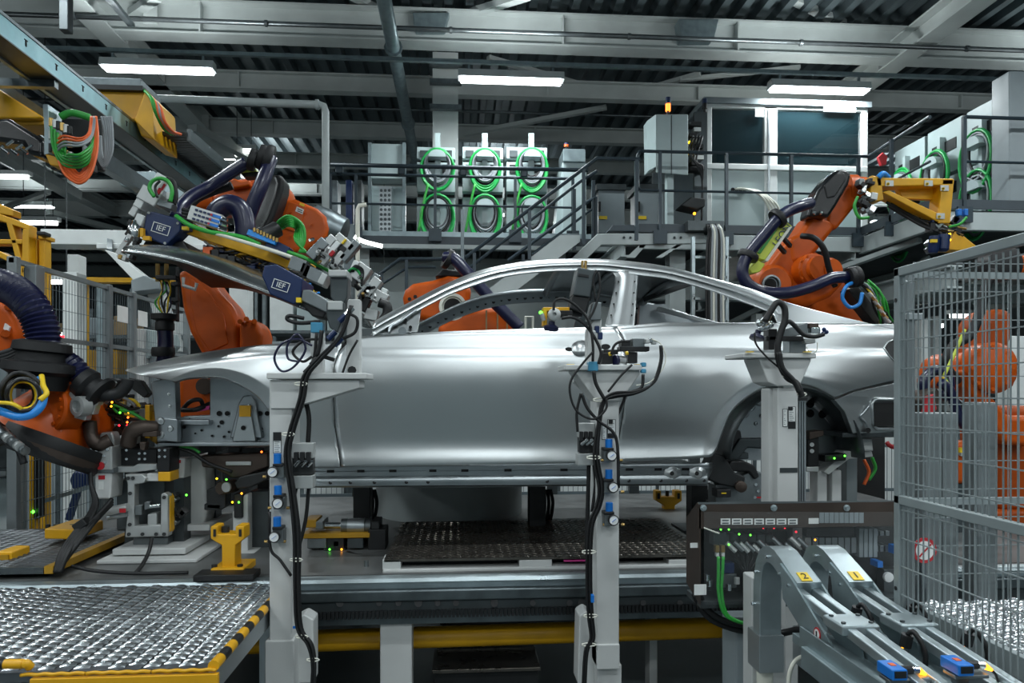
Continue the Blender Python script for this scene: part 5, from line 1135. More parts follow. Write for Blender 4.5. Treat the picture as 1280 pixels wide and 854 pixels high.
# ---------------- robot holding the bonnet
D = 5.6
rA = thing('gripper_robot', 'orange robot arm behind the front wing reaching up to the bonnet gripper', 'robot', P(270, 640, 5.9))
solid(rA, [(221, 336), (258, 343), (276, 367), (290, 382), (298, 400), (300, 432), (300, 470), (262, 478), (252, 445), (236, 415), (227, 385)], D+.1, .32, 'orange', 'lower_arm', .05)
solid(rA, [(236, 345), (262, 366), (280, 395), (285, 430), (262, 440), (245, 415), (238, 380)], D+.09, .03, 'orange', 'arm_cover', .01)
solid(rA, [(298, 402), (312, 398), (324, 406), (328, 420), (326, 436), (298, 440)], D+.05, .34, 'orange', 'shoulder_motor', .04)
for x, y in ((300, 402), (308, 399), (318, 402)): b = B(); b.cyl(P(x, y, D), P(x, y, D+.06), .02, 8); ob('bolt', b, 'orange', rA)
drum(rA, P(285, 480, D), V((0, 1, 0)), [(0, .2), (.02, .22), (.5, .22), (.52, .2)], 'orange', 'shoulder_joint')
solid(rA, [(222, 455), (232, 450), (330, 455), (330, 530), (222, 530)], D+.02, .55, 'orange', 'carousel', .05)
b = B(); c = P(275, 530, D+.3); b.bb((c.x-.32, D, ZB), (c.x+.32, D+.6, c.z)); ob('base', b, 'darkmetal', rA, bevel=.03)
b = B(); p = P(255, 483, D-.03); b.cyl(p, p+V((0, .06, 0)), 10*pm(D), 18); ob('motor_cap', b, 'bronze', rA, smooth='a')
b = B(); b.tube([P(229, 347, 5.5), P(229, 357, 5.5), P(244, 362, 5.5), P(246, 354, 5.5)], .014, 8); ob('grab_bracket', b, 'steel_lt', rA)
D = 5.5
solid(rA, [(340, 222), (352, 222), (357, 236), (353, 250), (368, 248), (396, 260), (407, 270), (411, 285), (407, 300), (392, 306), (382, 312), (364, 316), (346, 306), (340, 282)], D, .38, 'orange', 'forearm_housing', .05)
solid(rA, [(362, 252), (382, 258), (374, 292), (352, 284)], D-.015, .03, 'orange', 'forearm_lid', .006)
drum(rA, P(398, 284, D+.18), V((1, 0, -.35)), [(-.05, .16), (.1, .16), (.13, .15), (.2, .14), (.21, .12)], 'galvd', 'axis_motor')
solid(rA, [(248, 250), (253, 244), (268, 243), (280, 236), (296, 224), (318, 220), (318, 262), (300, 272), (276, 262), (250, 262)], D+.08, .3, 'orange', 'wrist_casting', .04)
solid(rA, [(285, 226), (292, 222), (300, 226), (312, 224), (312, 232), (288, 236)], D+.02, .2, 'orange', 'valve_cover', .015)
drum(rA, P(250, 254, D+.1), V((1, 0, .2)), [(-.06, .05), (-.05, .065), (.05, .065), (.06, .07), (.1, .07)], 'orange', 'wrist_motor')
blt(rA, P(372, 280, D-.02), V((0, -1, 0)), .1, 6)
plate_ = B(); plate_.poly([(371, 258), (380, 262), (378, 268), (369, 264)], D-.018, .003); ob('type_plate', plate_, 'paper', rA)
for k in range(2): q = B(); q.poly([(372, 260.5+k*2.5), (378, 263+k*2.5), (377.6, 264+k*2.5), (371.6, 261.5+k*2.5)], D-.02, .002); ob('type_line', q, 'gunmetal', rA)
plate_ = B(); plate_.poly([(375, 253), (381, 255.5), (380, 258.5), (374, 256)], D-.018, .003); ob('warning_plate', plate_, 'cyellow', rA)
dd = V((.35, -.9, .25)); pc = P(330, 257, D-.12)
solid(rA, [(306, 296), (303, 283), (304, 270), (313, 246), (325, 228), (338, 219), (349, 217), (355, 223), (354, 236), (343, 270), (331, 292), (318, 300)], D-.22, .2, 'rubber', 'drive_cover', .03)
solid(rA, [(307, 293), (305, 282), (306, 270), (315, 247), (326, 231), (338, 222), (344, 220), (347, 228), (344, 244), (334, 272), (322, 294), (313, 298)], D-.235, .03, 'greycover', 'cover_face', .012)
hose(rA, [(220, 272, 4.9), (226, 258, 5.0), (240, 245, 5.1), (262, 233, 5.2), (285, 218, 5.2), (308, 203, 5.2)], .042); hose(rA, [(232, 268, 5.1), (244, 250, 5.2), (265, 240, 5.3), (290, 232, 5.3)], .03, 'rubber')
hose(rA, [(338, 198, 5.2), (334, 212, 5.15), (325, 235, 5.1), (314, 262, 5.1), (303, 292, 5.1)], .05); hose(rA, [(266, 280, 5.0), (272, 264, 5.0), (286, 256, 5.0), (300, 262, 5.0), (306, 280, 5.0), (306, 298, 5.0)], .068)
for x, y, r in ((316, 200, .075), (336, 200, .1), (328, 197, .085)): ring(rA, P(x, y, 5.2), V((1, .2, -.3)), r, .05)
solid(rA, [(298, 211), (318, 208), (320, 214), (299, 216)], 5.25, .12, 'lime', 'hose_holder', .01); solid(rA, [(300, 215), (322, 214), (320, 220), (304, 221)], 5.26, .1, 'black', 'holder_foot', .006)
# ---------------- gripper frame
D = 4.6
gr = thing('bonnet_gripper', 'yellow gripper frame with two blue boxes holding the bonnet', 'gripper', P(280, 320, D))
b = B(); b.bar(P(232, 285, D), P(392, 339, D), .07, .07); ob('main_beam', b, 'yellow', gr, bevel=.006)
for p0, p1 in (((260, 300, 4.9), (360, 338, 4.9)), ((250, 296, 5.1), (330, 330, 5.0)), ((280, 318, 4.8), (340, 340, 4.7))): b = B(); b.bar(P(*p0), P(*p1), .04, .04); ob('cross_beam', b, 'yellow_dk', gr, bevel=.004)
solid(gr, [(183, 266), (190, 264), (226, 274), (225, 289), (207, 307), (178, 295)], D-.12, .14, 'navy', 'blue_box', .008); solid(gr, [(225, 275), (236, 276), (236, 287), (225, 290)], D-.1, .12, 'navy', 'blue_box_side', .004)
solid(gr, [(330, 332), (345, 330), (378, 348), (376, 372), (368, 381), (337, 368), (327, 345)], 3.84, .3, 'navy', 'blue_box', .008)
for x0, y0, ang in ((201, 286, .30), (351, 357, .32)):                    # printed logo
    c = P(x0, y0, D-.125 if x0 < 300 else 3.835); k_ = 1 if x0 < 300 else .84; R_ = Matrix.Rotation(ang, 3, 'Y')
    txt('logo_letters', 'IEF', .046*k_, c+V((0, -.001, 0)), 'paper', gr, ang)
    for dx, dz, w_, h_ in ((0, .028, .105, .004), (0, -.028, .105, .004), (-.05, 0, .004, .056), (.05, 0, .004, .056)): b = B(); b.box(c+R_@V((dx*k_, 0, dz*k_)), (w_*k_, .002, h_*k_), R_); ob('logo_frame', b, 'paper', gr)
for x0, y0, x1, y1, m in ((227, 283, 234, 287, 'cyellow'), (370, 372, 376, 378, 'cyellow2'), (175, 285, 179, 296, 'yellow'), (178, 295, 187, 300, 'yellow')): b = B(); b.pbox(x0, y0, x1, y1, 3.82 if m == 'cyellow2' else D-.16, .03); ob('marking', b, m.rstrip('2'), gr)
for x, y in ((186, 266), (222, 279), (180, 293), (206, 304)): b = B(); b.cyl(P(x, y, D-.12), P(x, y, D-.13), .008, 8); ob('screw', b, 'steel_lt', gr)
# valve manifold, strip, cables on top
b = B(); R_ = Matrix.Rotation(.3, 3, 'Y'); b.box(P(258, 273, 4.5), (.19, .08, .09), R_); mf = ob('valve_manifold', b, 'steel_lt', gr, bevel=.005)
for i in range(3):
    for j in range(4):
        b = B(); b.box(P(258, 273, 4.455)+R_@V((-.07+j*.025, 0, .03-.028*i)), (.016, .006, .012), R_); ob('valve_mark', b, 'navy', mf)
    b = B(); b.box(P(258, 273, 4.455)+R_@V((.05, 0, .03-.028*i)), (.06, .006, .016), R_); ob('valve_mark', b, 'blue', mf); b = B(); b.box(P(258, 273, 4.45)+R_@V((.022, 0, .03-.028*i)), (.012, .006, .012), R_); ob('valve_mark', b, 'red', mf)
for i in range(5): b = B(); b.cyl(P(228, 262+i*4, 4.5), P(240, 265+i*4, 4.5), .014, 8); ob('hose_plug', b, 'black', gr)
for i in range(5): b = B(); b.cyl(P(273, 272+i*3.4, 4.48), P(284, 276+i*3.4, 4.48), .012, 8); ob('hose_plug', b, 'black' if i % 2 else 'chrome', gr)
b = B(); b.bar(P(311, 291, 4.45), P(346, 304, 4.45), .06, .035); ob('blue_strip', b, 'ltblue', gr, bevel=.003); b = B(); b.bar(P(336, 305, 4.5), P(362, 318, 4.5), .1, .07); ob('navy_body', b, 'navy', gr, bevel=.004)
for i in range(8): b = B(); b.cyl(P(318+i*4, 290+i*1.8, 4.42), P(318+i*4, 285+i*1.8, 4.42), .009, 8); ob('brass_plug', b, 'brass', gr)
hose(gr, [(220, 270, 4.45), (236, 281, 4.4), (262, 290, 4.4), (300, 296, 4.4), (325, 306, 4.4)], .013, 'green', nm='green_cable'); hose(gr, [(236, 282, 4.42), (270, 292, 4.4), (320, 307, 4.38), (372, 324, 4.4)], .011, 'cwhite', nm='white_pipe'); hose(gr, [(300, 300, 4.4), (340, 312, 4.4), (378, 326, 4.4)], .008, 'steel_lt', nm='steel_pipe')
for i in range(6): hose(gr, [(344+i, 284+i, 4.6), (350+i*1.5, 275+i*1.6, 4.55+.02*i), (362+i*.6, 270+i*2.6, 4.5), (378-i*1.6, 281+i*1.2, 4.5+.02*i), (381-i*2.4, 300, 4.5), (374+i*1.8, 316, 4.5)], .0085, 'green', nm='green_cable', n=8)
drum(gr, P(347, 286, 4.6), V((-.6, -.4, -.5)), [(0, .05), (.08, .05), (.1, .06), (.14, .06)], 'black', 'cable_gland')
hose(gr, [(360, 315, 4.45), (380, 322, 4.4), (400, 333, 4.4), (414, 340, 4.4)], .011, 'green', nm='green_cable')
random.seed(5)
for i in range(26):                                   # bundle of air lines under the frame
    x = 240+random.random()*90; y = 294+(x-240)*.33+random.random()*10; m = random.choice(['rubber', 'rubber', 'black', 'hose', 'yellow_dk'])
    hose(gr, [(x, y, 4.6+random.random()*.4), (x+10, y+6+random.random()*4, 4.6), (x+20+random.random()*10, y+4+random.random()*10, 4.6), (x+34, y+14+random.random()*5, 4.6+random.random()*.3)], .008, m, nm='air_line', k=4, n=6)
for x, y, m in ((262, 315, 'corange'), (270, 318, 'black'), (282, 324, 'black'), (290, 326, 'darkmetal'), (315, 338, 'navy'), (322, 342, 'black')): b = B(); b.box(P(x, y, 4.6), (.06, .08, .05)); ob('connector', b, m, gr, bevel=.006)
solid(gr, [(185, 294), (207, 307), (228, 300), (236, 312), (205, 312), (178, 306)], D-.05, .3, 'black', 'suction_pad', .01); solid(gr, [(372, 376), (380, 366), (412, 384), (404, 398), (390, 395)], 3.86, .16, 'black', 'suction_pad', .01); solid(gr, [(378, 362), (388, 362), (414, 378), (410, 392), (376, 376)], 3.84, .14, 'steel', 'pad_body', .008)
# tool cluster on the left end
def blk(t, x, y, w_, h_, dp, D, ang, m, nm='clamp_block', bev=.006):
    b = B(); s = pm(D); b.box(P(x, y, D), (w_*s, dp, h_*s), Matrix.Rotation(ang, 3, 'Y')); return ob(nm, b, m, t, bevel=bev)
b = -.55
for x, y, w_, h_, dp, m, a in ((199, 230, 11, 22, .08, 'white', .5), (190, 247, 24, 18, .1, 'steel_lt', .5), (180, 250, 10, 24, .08, 'white', .5), (171, 262, 8, 20, .06, 'steel_lt', .5), (176, 276, 10, 14, .06, 'white', .4), (205, 256, 26, 8, .08, 'steel', .3), (166, 280, 9, 8, .05, 'darkmetal', .2), (213, 246, 7, 9, .05, 'white', 0), (214, 254, 6, 9, .05, 'black', 0), (163, 290, 6, 12, .05, 'black', .5)):
    blk(gr, x, y, w_, h_, dp, 4.5, a, m)
blk(gr, 199, 239, 4, 8, .02, 4.44, .5, 'red', 'red_mark'); blk(gr, 204, 234, 2.4, 9, .02, 4.44, .5, 'red', 'red_mark')
hose(gr, [(193, 246, 4.4), (187, 236, 4.4), (190, 227, 4.4), (200, 223, 4.4), (210, 227, 4.4), (215, 238, 4.4), (213, 252, 4.4)], .012, 'green', nm='green_cable', n=8); hose(gr, [(197, 247, 4.4), (194, 234, 4.4), (200, 226, 4.4)], .008, 'black', nm='black_cable', n=8); hose(gr, [(205, 222, 4.5), (217, 228, 4.5), (220, 245, 4.5), (218, 256, 4.5)], .014, 'rubber', nm='black_cable', n=8)
drum(gr, P(168, 290, 4.45), V((0, 0, 1)), [(-.06, .01), (-.05, .025), (-.02, .034), (.03, .034), (.05, .02), (.07, .012)], 'chrome', 'ball_joint', 16)
b = B(); b.bar(P(148, 318, 4.4), P(164, 294, 4.4), .035, .03); ob('hook_arm', b, 'steel_lt', gr, bevel=.004)
b = B(); b.bar(P(148, 318, 4.4), P(160, 324, 4.4), .03, .03); ob('hook_tip', b, 'steel_lt', gr, bevel=.004)
for x, y, m in ((152, 322, 'brass'), (157, 324, 'steel_lt'), (162, 321, 'chrome'), (166, 322, 'black'), (170, 305, 'black'), (160, 300, 'chrome'), (173, 300, 'darkmetal')): blk(gr, x, y, 5, 6, .05, 4.4, .3, m)
# tool cluster on the right end
random.seed(9)
for x, y, w_, h_, dp, m, a in ((399, 313, 13, 28, .12, 'steel', .75), (411, 308, 12, 26, .1, 'steel_lt', .7), (417, 312, 9, 22, .1, 'white', .7), (411, 321, 9, 26, .08, 'steel_lt', .7), (432, 304, 26, 10, .08, 'steel_lt', .7), (438, 315, 10, 30, .08, 'steel', .7), (423, 326, 10, 24, .08, 'steel_lt', .7), (420, 300, 5, 7, .05, 'black', .7), (430, 313, 10, 8, .08, 'black', .7),
        (375, 333, 20, 16, .14, 'steel', .35), (384, 340, 12, 18, .14, 'black', .35), (396, 346, 28, 16, .14, 'steel', .45), (406, 351, 8, 14, .15, 'steel_lt', .45), (452, 342, 18, 22, .1, 'steel_lt', .6), (446, 334, 10, 12, .1, 'white', .4), (441, 352, 12, 12, .08, 'darkmetal', .4), (466, 360, 12, 26, .1, 'steel_lt', .65), (458, 366, 10, 22, .1, 'steel', .65), (476, 372, 18, 14, .08, 'steel_lt', .5), (465, 394, 16, 14, .08, 'steel_lt', .2), (480, 366, 8, 10, .06, 'white', .4), (455, 380, 14, 18, .1, 'black', .4), (470, 348, 10, 10, .06, 'steel', .5)):
    blk(gr, x, y, w_, h_, dp, 4.35, a, m)
blk(gr, 415, 317, 5, 8, .02, 4.29, .7, 'red', 'red_mark'); blk(gr, 430, 302, 3, 8, .02, 4.3, .7, 'cyellow', 'yellow_mark')
b = B(); b.tube(spl([P(474, 378, 4.3), P(483, 382, 4.3), P(484, 392, 4.3), P(478, 402, 4.3)], 5), .03, 10); ob('curved_finger', b, 'black', gr, smooth=True)
for i in range(22):
    x = 392+random.random()*80; y = 306+(x-392)*.85+random.random()*26-10; b = B(); p = P(x, y, 4.28); b.cyl(p, p+V((random.uniform(-.03, .03), -.03, random.uniform(-.03, .03))), .009, 8); ob('fitting', b, random.choice(['chrome', 'brass', 'steel_lt', 'black', 'black']), gr)
for i in range(5): hose(gr, [(434+i*2, 340, 4.3), (440+i, 336-i, 4.28), (446+i*2, 338, 4.3), (452, 346+i*3, 4.3)], .006, 'cgreen' if i < 2 else 'rubber', nm='air_line', n=6)
hose(gr, [(404, 302, 4.35), (398, 312, 4.3), (394, 326, 4.3)], .008, 'rubber', nm='air_line', n=6); hose(gr, [(404, 300, 4.35), (412, 297, 4.35), (416, 305, 4.35)], .008, 'darkmetal', nm='air_line', n=6)
hose(gr, [(452, 368, 4.3), (446, 382, 4.2), (436, 398, 4.1)], .012, 'rubber', nm='air_line', n=6)
for i in range(3): hose(gr, [(380+i*4, 350+i*2, 4.3), (388, 360+i*3, 4.3), (394+i*3, 366, 4.3)], .007, ['cyellow', 'brass', 'ltblue'][i], nm='air_line', n=6)
# ---------------- bonnet panel held by the gripper
hd = thing('car_bonnet', 'bare silver bonnet panel held tilted under the gripper', 'bonnet', P(290, 345, 4.4))
near = smooth_tab([(152, 314), (180, 317), (220, 325), (260, 338), (300, 353), (350, 372), (400, 393), (430, 404)])
g = []
for i in range(31):
    x = 152+278*i/30; y = lerp(near, x); w0 = math.sin(math.pi*min(.62, (i+1.5)/30))*15+4
    lo = P(x, y, 3.95); row = [lo+V((0, .02, -.006)), lo]
    for k in range(1, 5):                              # rounded flank rising towards the crown
        t = k/4; row.append(P(x+1.0*k, y-w0*math.sin(t*1.4), 3.95+.16*t*t+.02*k))
    top = row[-1]
    for k in range(1, 8):
        t = k/7; row.append(V((top.x+.02*t, top.y+1.15*t, top.z+.05*math.sin(math.pi*t)-.03*t)))
    g.append(row)
ob('outer_skin', B().grid(g), 'hood', hd, smooth=True, solid=.004)
g2 = [[r[1]+V((.01, .03, .002)), r[1]+V((0, .1, .0)), r[3]+V((0, .16, -.03)), r[8]+V((0, 0, -.06)), r[12]+V((0, -.04, -.05))] for r in g[2:-2]]
ob('inner_frame', B().grid(g2), 'bronze', hd, smooth=True, solid=.004)  # brown tone paints in the shaded underside and its orange reflection
b = B(); b.tube([r[1]+V((0, -.002, -.001)) for r in g], .0035, 6); ob('hem_edge', b, 'body', hd, smooth=True)
# ---------------- hose tower by the lower arm
ht = thing('hose_tower', 'black flanged hose head with loose wires beside the lower arm of the bonnet robot', 'hose', P(206, 445, 5.0))
drum(ht, P(206, 392, 5.0), V((0, 0, -1)), [(0, .05), (.005, .085), (.04, .085), (.05, .055), (.07, .06), (.11, .06), (.12, .048), (.14, .048)], 'rubber', 'flange'); hose(ht, [(206, 412, 5.0), (207, 430, 5.0), (206, 448, 5.0), (200, 470, 5.05)], .05, nm='hose')
ring(ht, P(204, 440, 5.0), V((0, 0, 1)), .07, .06)
for i, m in enumerate(['cyellow', 'green', 'rubber', 'rubber', 'hose', 'cyellow']): hose(ht, [(204+i, 394, 5.0), (198+i*4-(8 if i % 2 else 0), 378, 5.0), (203+(i % 3)*5, 362, 5.0), (198+i*2.4, 345, 5.0)], .006, m, nm='wire', n=6)
for x in (197, 208): b = B(); b.cyl(P(x, 352, 4.98), P(x, 330, 4.98), .015, 8); ob('connector', b, 'brass', ht)
b = B(); b.pbox(194, 344, 220, 349, 4.95, .06); ob('bracket', b, 'black', ht, bevel=.004); b = B(); b.pbox(219.5, 334, 222, 402, 5.0, .03); ob('rod', b, 'black', ht)
for y in (352, 372): b = B(); b.pbox(214, y, 222, y+4, 4.97, .05); ob('bracket', b, 'black', ht)
# ---------------- middle robot behind the windscreen
D = 7.4
rM = thing('centre_robot', 'orange robot seen through the front side window of the car', 'robot', P(580, 560, D))
solid(rM, [(503, 372), (506, 362), (516, 354), (540, 350), (560, 344), (578, 346), (590, 362), (582, 396), (560, 406), (520, 398), (505, 386)], D, .4, 'orange', 'forearm', .06)
solid(rM, [(545, 410), (570, 394), (600, 386), (622, 384), (640, 396), (646, 412), (640, 440), (560, 440)], D-.05, .5, 'orange', 'upper_arm', .06)
for x in (608, 622, 634):
    b = B(); b.pbox(x-1, 388, x+1, 412, D-.07, .05); ob('bolt_row', b, 'brown', rM)
drum(rM, P(566, 384, D-.02), V((0, -1, 0)), [(0, .14), (.03, .14), (.035, .11), (.01, .1)], 'cwhite', 'port_ring'); drum(rM, P(566, 384, D-.05), V((0, -1, 0)), [(0, .09), (.004, .09)], 'hole', 'port')
for x, y in ((512, 374), (519, 371)): b = B(); b.cyl(P(x, y, D-.02), P(x, y, D-.04), .02, 8); ob('plug', b, 'black', rM)
hose(rM, [(556, 322, D-.1), (568, 324, D-.15), (585, 342, D-.2), (610, 370, D-.2), (632, 392, D-.2), (650, 410, D-.2)], .06); ring(rM, P(560, 324, D-.1), V((1, .3, -.5)), .1, .06)
solid(rM, [(543, 346), (553, 336), (578, 338), (582, 346)], D+.05, .2, 'black', 'hose_foot', .02)
b = B(); c = P(600, 440, D+.2); b.bb((c.x-.4, D, .0), (c.x+.4, D+.6, c.z)); ob('base', b, 'darkmetal', rM, bevel=.03)
# ---------------- right robot with the yellow tool
D = 6.3
rR = thing('tool_robot', 'orange robot with black forearm cover leaning behind the boot of the car', 'robot', P(1030, 520, D))
solid(rR, [(985, 298), (1001, 290), (1016, 266), (1040, 276), (1046, 284), (1024, 312), (1012, 326), (990, 330)], D, .3, 'orange', 'forearm', .05)
solid(rR, [(1036, 262), (1056, 232), (1068, 228), (1074, 238), (1070, 258), (1046, 288), (1034, 282)], D+.02, .26, 'orange', 'forearm_end', .04)
solid(rR, [(1010, 272), (1014, 256), (1022, 238), (1036, 220), (1048, 211), (1058, 211), (1066, 217), (1062, 230), (1046, 258), (1036, 273), (1026, 270)], D-.12, .2, 'blackgloss', 'forearm_cover', .04)
solid(rR, [(1030, 232), (1046, 216), (1056, 216), (1058, 224), (1044, 246), (1034, 248)], D-.13, .03, 'black', 'cover_panel', .012)
for x in (1018, 1026): b = B(); b.ball(P(x, 266, D-.13), .018, 8); ob('cover_screw', b, 'chrome', rR)
drum(rR, P(1066, 238, D+.12), V((1, -.1, 0)), [(-.06, .14), (.02, .14), (.04, .12), (.1, .12)], 'orange', 'wrist')
solid(rR, [(940, 350), (948, 338), (962, 328), (984, 300), (1006, 302), (1028, 318), (1050, 332), (1060, 350), (1040, 372), (1010, 384), (980, 378), (950, 366)], D+.02, .36, 'orange', 'elbow_casting', .06)
drum(rR, P(966, 357, D-.02), V((0, -1, 0)), [(-.1, .19), (.0, .19), (.03, .16), (.05, .15)], 'orange', 'elbow_drum'); drum(rR, P(963, 356, D-.07), V((0, -1, 0)), [(0, .085), (.03, .085), (.032, .07), (.01, .06)], 'steel', 'hub_ring'); drum(rR, P(963, 356, D-.085), V((0, -1, 0)), [(0, .055), (.004, .055)], 'hole', 'hub_hole')
drum(rR, P(1014, 338, D-.03), V((0.2, -1, 0)), [(-.1, .15), (.02, .15), (.03, .14), (.06, .14), (.07, .11), (.12, .11)], 'orange', 'elbow_motor'); blt(rR, P(1014, 338, D-.1), V((.2, -1, 0)), .125, 10, .012)
drum(rR, P(1032, 340, D-.03), V((0.3, -1, 0)), [(-.1, .12), (.06, .12), (.07, .1), (.1, .1)], 'orange', 'elbow_motor')
solid(rR, [(1008, 366), (1030, 350), (1062, 350), (1080, 368), (1110, 404), (1116, 416), (1050, 414), (1020, 396)], D+.05, .34, 'orange', 'lower_arm', .05)
b = B(); c = P(1120, 420, D+.2); b.hexa([P(1040, 410, D), P(1112, 410, D), P(1112, 410, D+.4), P(1040, 410, D+.4)]+[]) if False else b.bb((P(1050, 480, D).x, D+.05, 0), (P(1112, 480, D).x, D+.5, P(1080, 408, D).z)); ob('base', b, 'darkmetal', rR, bevel=.03)
hose(rR, [(1013, 254, 6.1), (1000, 258, 6.0), (985, 264, 5.95), (972, 274, 5.9), (955, 294, 5.9), (940, 312, 5.9), (931, 326, 5.9), (928, 342, 5.9), (936, 356, 5.9), (955, 365, 5.9), (985, 366, 5.85), (1015, 358, 5.85), (1040, 348, 5.9), (1066, 346, 5.95)], .05)
for x, y, d in ((972, 273, V((1, 0, .8))), (935, 320, V((.5, 0, 1))), (1064, 347, V((1, 0, .2))), (1070, 346, V((1, 0, .2)))): ring(rR, P(x, y, 5.92), d, .085, .05)
lb_ = solid(rR, [(968, 284), (984, 278), (991, 281), (959, 326), (948, 323), (945, 317)], 5.95, .1, 'lime', 'lime_hose_bar', .006); solid(rR, [(986, 284), (991, 283), (960, 327), (956, 326)], 5.93, .1, 'cwhite', 'bar_edge', .004); solid(rR, [(936, 336), (947, 325), (957, 330), (950, 340), (940, 342)], 5.95, .12, 'lime', 'bar_foot', .01)
solid(rR, [(967, 288), (972, 287), (951, 317), (947, 316)], 5.94, .05, 'green', 'bar_groove', .003)
txt('bar_lettering', 'LEONI', .085, P(978.5, 293, 5.938), 'navy', rR, ang=-math.radians(55))
for x, y in ((975, 308), (982, 300)): b = B(); b.bar(P(x-6, y-6, 6.0), P(x+6, y+8, 6.1), .03, .03); ob('bar_stay', b, 'black', rR)
hose(rR, [(1002, 295, 6.1), (1018, 298, 6.0), (1030, 312, 6.0), (1036, 335, 6.05), (1044, 358, 6.1)], .026, 'rubber', nm='black_cable')
random.seed(21)
hose(rR, [(1070, 352, 5.9), (1058, 358, 5.85), (1053, 372, 5.85), (1062, 384, 5.85), (1074, 380, 5.85), (1078, 366, 5.85)], .016, 'ltblue', nm='blue_loop', n=8)
for i in range(16):
    x = 1074+random.random()*14; hose(rR, [(x, 350+random.random()*6, 5.95), (x+10+random.random()*6, 362+random.random()*8, 5.85+random.random()*.1), (x+16+random.random()*8, 382+random.random()*8, 5.9), (x+22+random.random()*10, 402+random.random()*8, 6.0)], .01, random.choice(['rubber', 'rubber', 'cgrey', 'ltblue', 'cyellow', 'green', 'brass']), nm='bundle_cable', n=6, k=5)
for i in range(7): b = B(); p = P(1086+i*3.2, 366+i*5, 5.84); b.cyl(p, p+V((.05, 0, -.05)), .014, 8); ob('plug', b, 'brass' if i % 2 else 'steel_lt', rR)
solid(rR, [(1060, 362), (1072, 356), (1112, 406), (1096, 408)], 6.05, .15, 'black', 'cable_board', .01)
# yellow tool
D = 6.2
tg = thing('yellow_tool', 'yellow welded tool frame carried by the robot under the mezzanine corner', 'gripper', P(1140, 270, D))
solid(tg, [(1090, 219), (1102, 221), (1105, 250), (1093, 252), (1088, 240)], D, .25, 'yellow', 'mount_plate', .01); solid(tg, [(1095, 222), (1192, 223), (1192, 231), (1097, 233)], D, .16, 'yellow', 'top_beam', .008); solid(tg, [(1178, 224), (1193, 224), (1188, 279), (1173, 279)], D, .16, 'yellow', 'end_beam', .008)
solid(tg, [(1103, 240), (1112, 238), (1176, 268), (1174, 278)], D, .16, 'yellow', 'diagonal_beam', .008); solid(tg, [(1123, 236), (1176, 234), (1175, 250), (1128, 248)], D+.12, .06, 'yellow', 'web_plate', .006); solid(tg, [(1184, 312), (1194, 288), (1206, 296), (1221, 308), (1219, 314)], D, .14, 'yellow', 'lower_bracket', .006)
for x, y in ((1112, 229), (1161, 229), (1181, 235), (1176, 270)): b = B(); b.pbox(x-5, y-3.5, x+5, y+3.5, D-.012, .01); pl_ = ob('label_patch', b, 'steel_lt', tg); b = B(); b.cyl(P(x-2, y+1, D-.014), P(x-2, y+1, D-.02), .014, 10); ob('label_dot', b, 'cyellow', pl_); b = B(); b.cyl(P(x-2, y+1, D-.02), P(x-2, y+1, D-.022), .006, 8); ob('label_centre', b, 'black', pl_)
drum(tg, P(1180, 298, D-.02), V((-.1, 0, -1)), [(-.03, .05), (.1, .05), (.12, .03)], 'navy', 'navy_motor', 16); drum(tg, P(1168, 300, D-.02), V((-.1, 0, -1)), [(-.03, .045), (.1, .045), (.12, .03)], 'navy', 'navy_motor', 16); b = B(); b.pbox(1164, 299, 1172, 303, D-.09, .02); ob('yellow_band', b, 'cyellow', tg)
random.seed(31)
for i in range(18): blk(tg, 1074+random.random()*18, 224+random.random()*40, 4+random.random()*5, 4+random.random()*6, .08, D-.02+random.random()*.1, random.random(), random.choice(['steel_lt', 'steel', 'black', 'darkmetal', 'chrome']), 'changer_part', .004)
hose(tg, [(1072, 246, 6.1), (1068, 258, 6.1), (1074, 272, 6.1), (1086, 272, 6.1)], .014, 'green', nm='green_cable', n=8); hose(tg, [(1098, 222, 6.2), (1104, 217, 6.2), (1110, 222, 6.25)], .025, 'ltblue', nm='blue_cable', n=8)
for i in range(10): hose(tg, [(1108+i*2, 250+random.random()*8, 6.3), (1130+i*3, 266+random.random()*8, 6.3), (1152+i*3, 278+random.random()*8, 6.25), (1172+i*4, 286+random.random()*10, 6.2)], .012, random.choice(['rubber', 'rubber', 'black', 'brass']), nm='cable', n=6, k=5)
for i in range(14): blk(tg, 1160+random.random()*46, 276+random.random()*38, 4+random.random()*6, 5+random.random()*7, .08, D+.05, random.random(), random.choice(['black', 'black', 'darkmetal', 'navy', 'steel']), 'valve_part', .004)
for x in (1198, 1206): blk(tg, x, 266, 5, 9, .05, D, 0, 'blue', 'blue_valve')
hose(tg, [(1186, 284, 6.15), (1200, 280, 6.1), (1208, 272, 6.1)], .012, 'green', nm='green_cable', n=8)
for y in (293, 300): b = B(); b.ball(P(1187, y, D-.03), .012, 8); ob('led', b, 'led_y', tg)
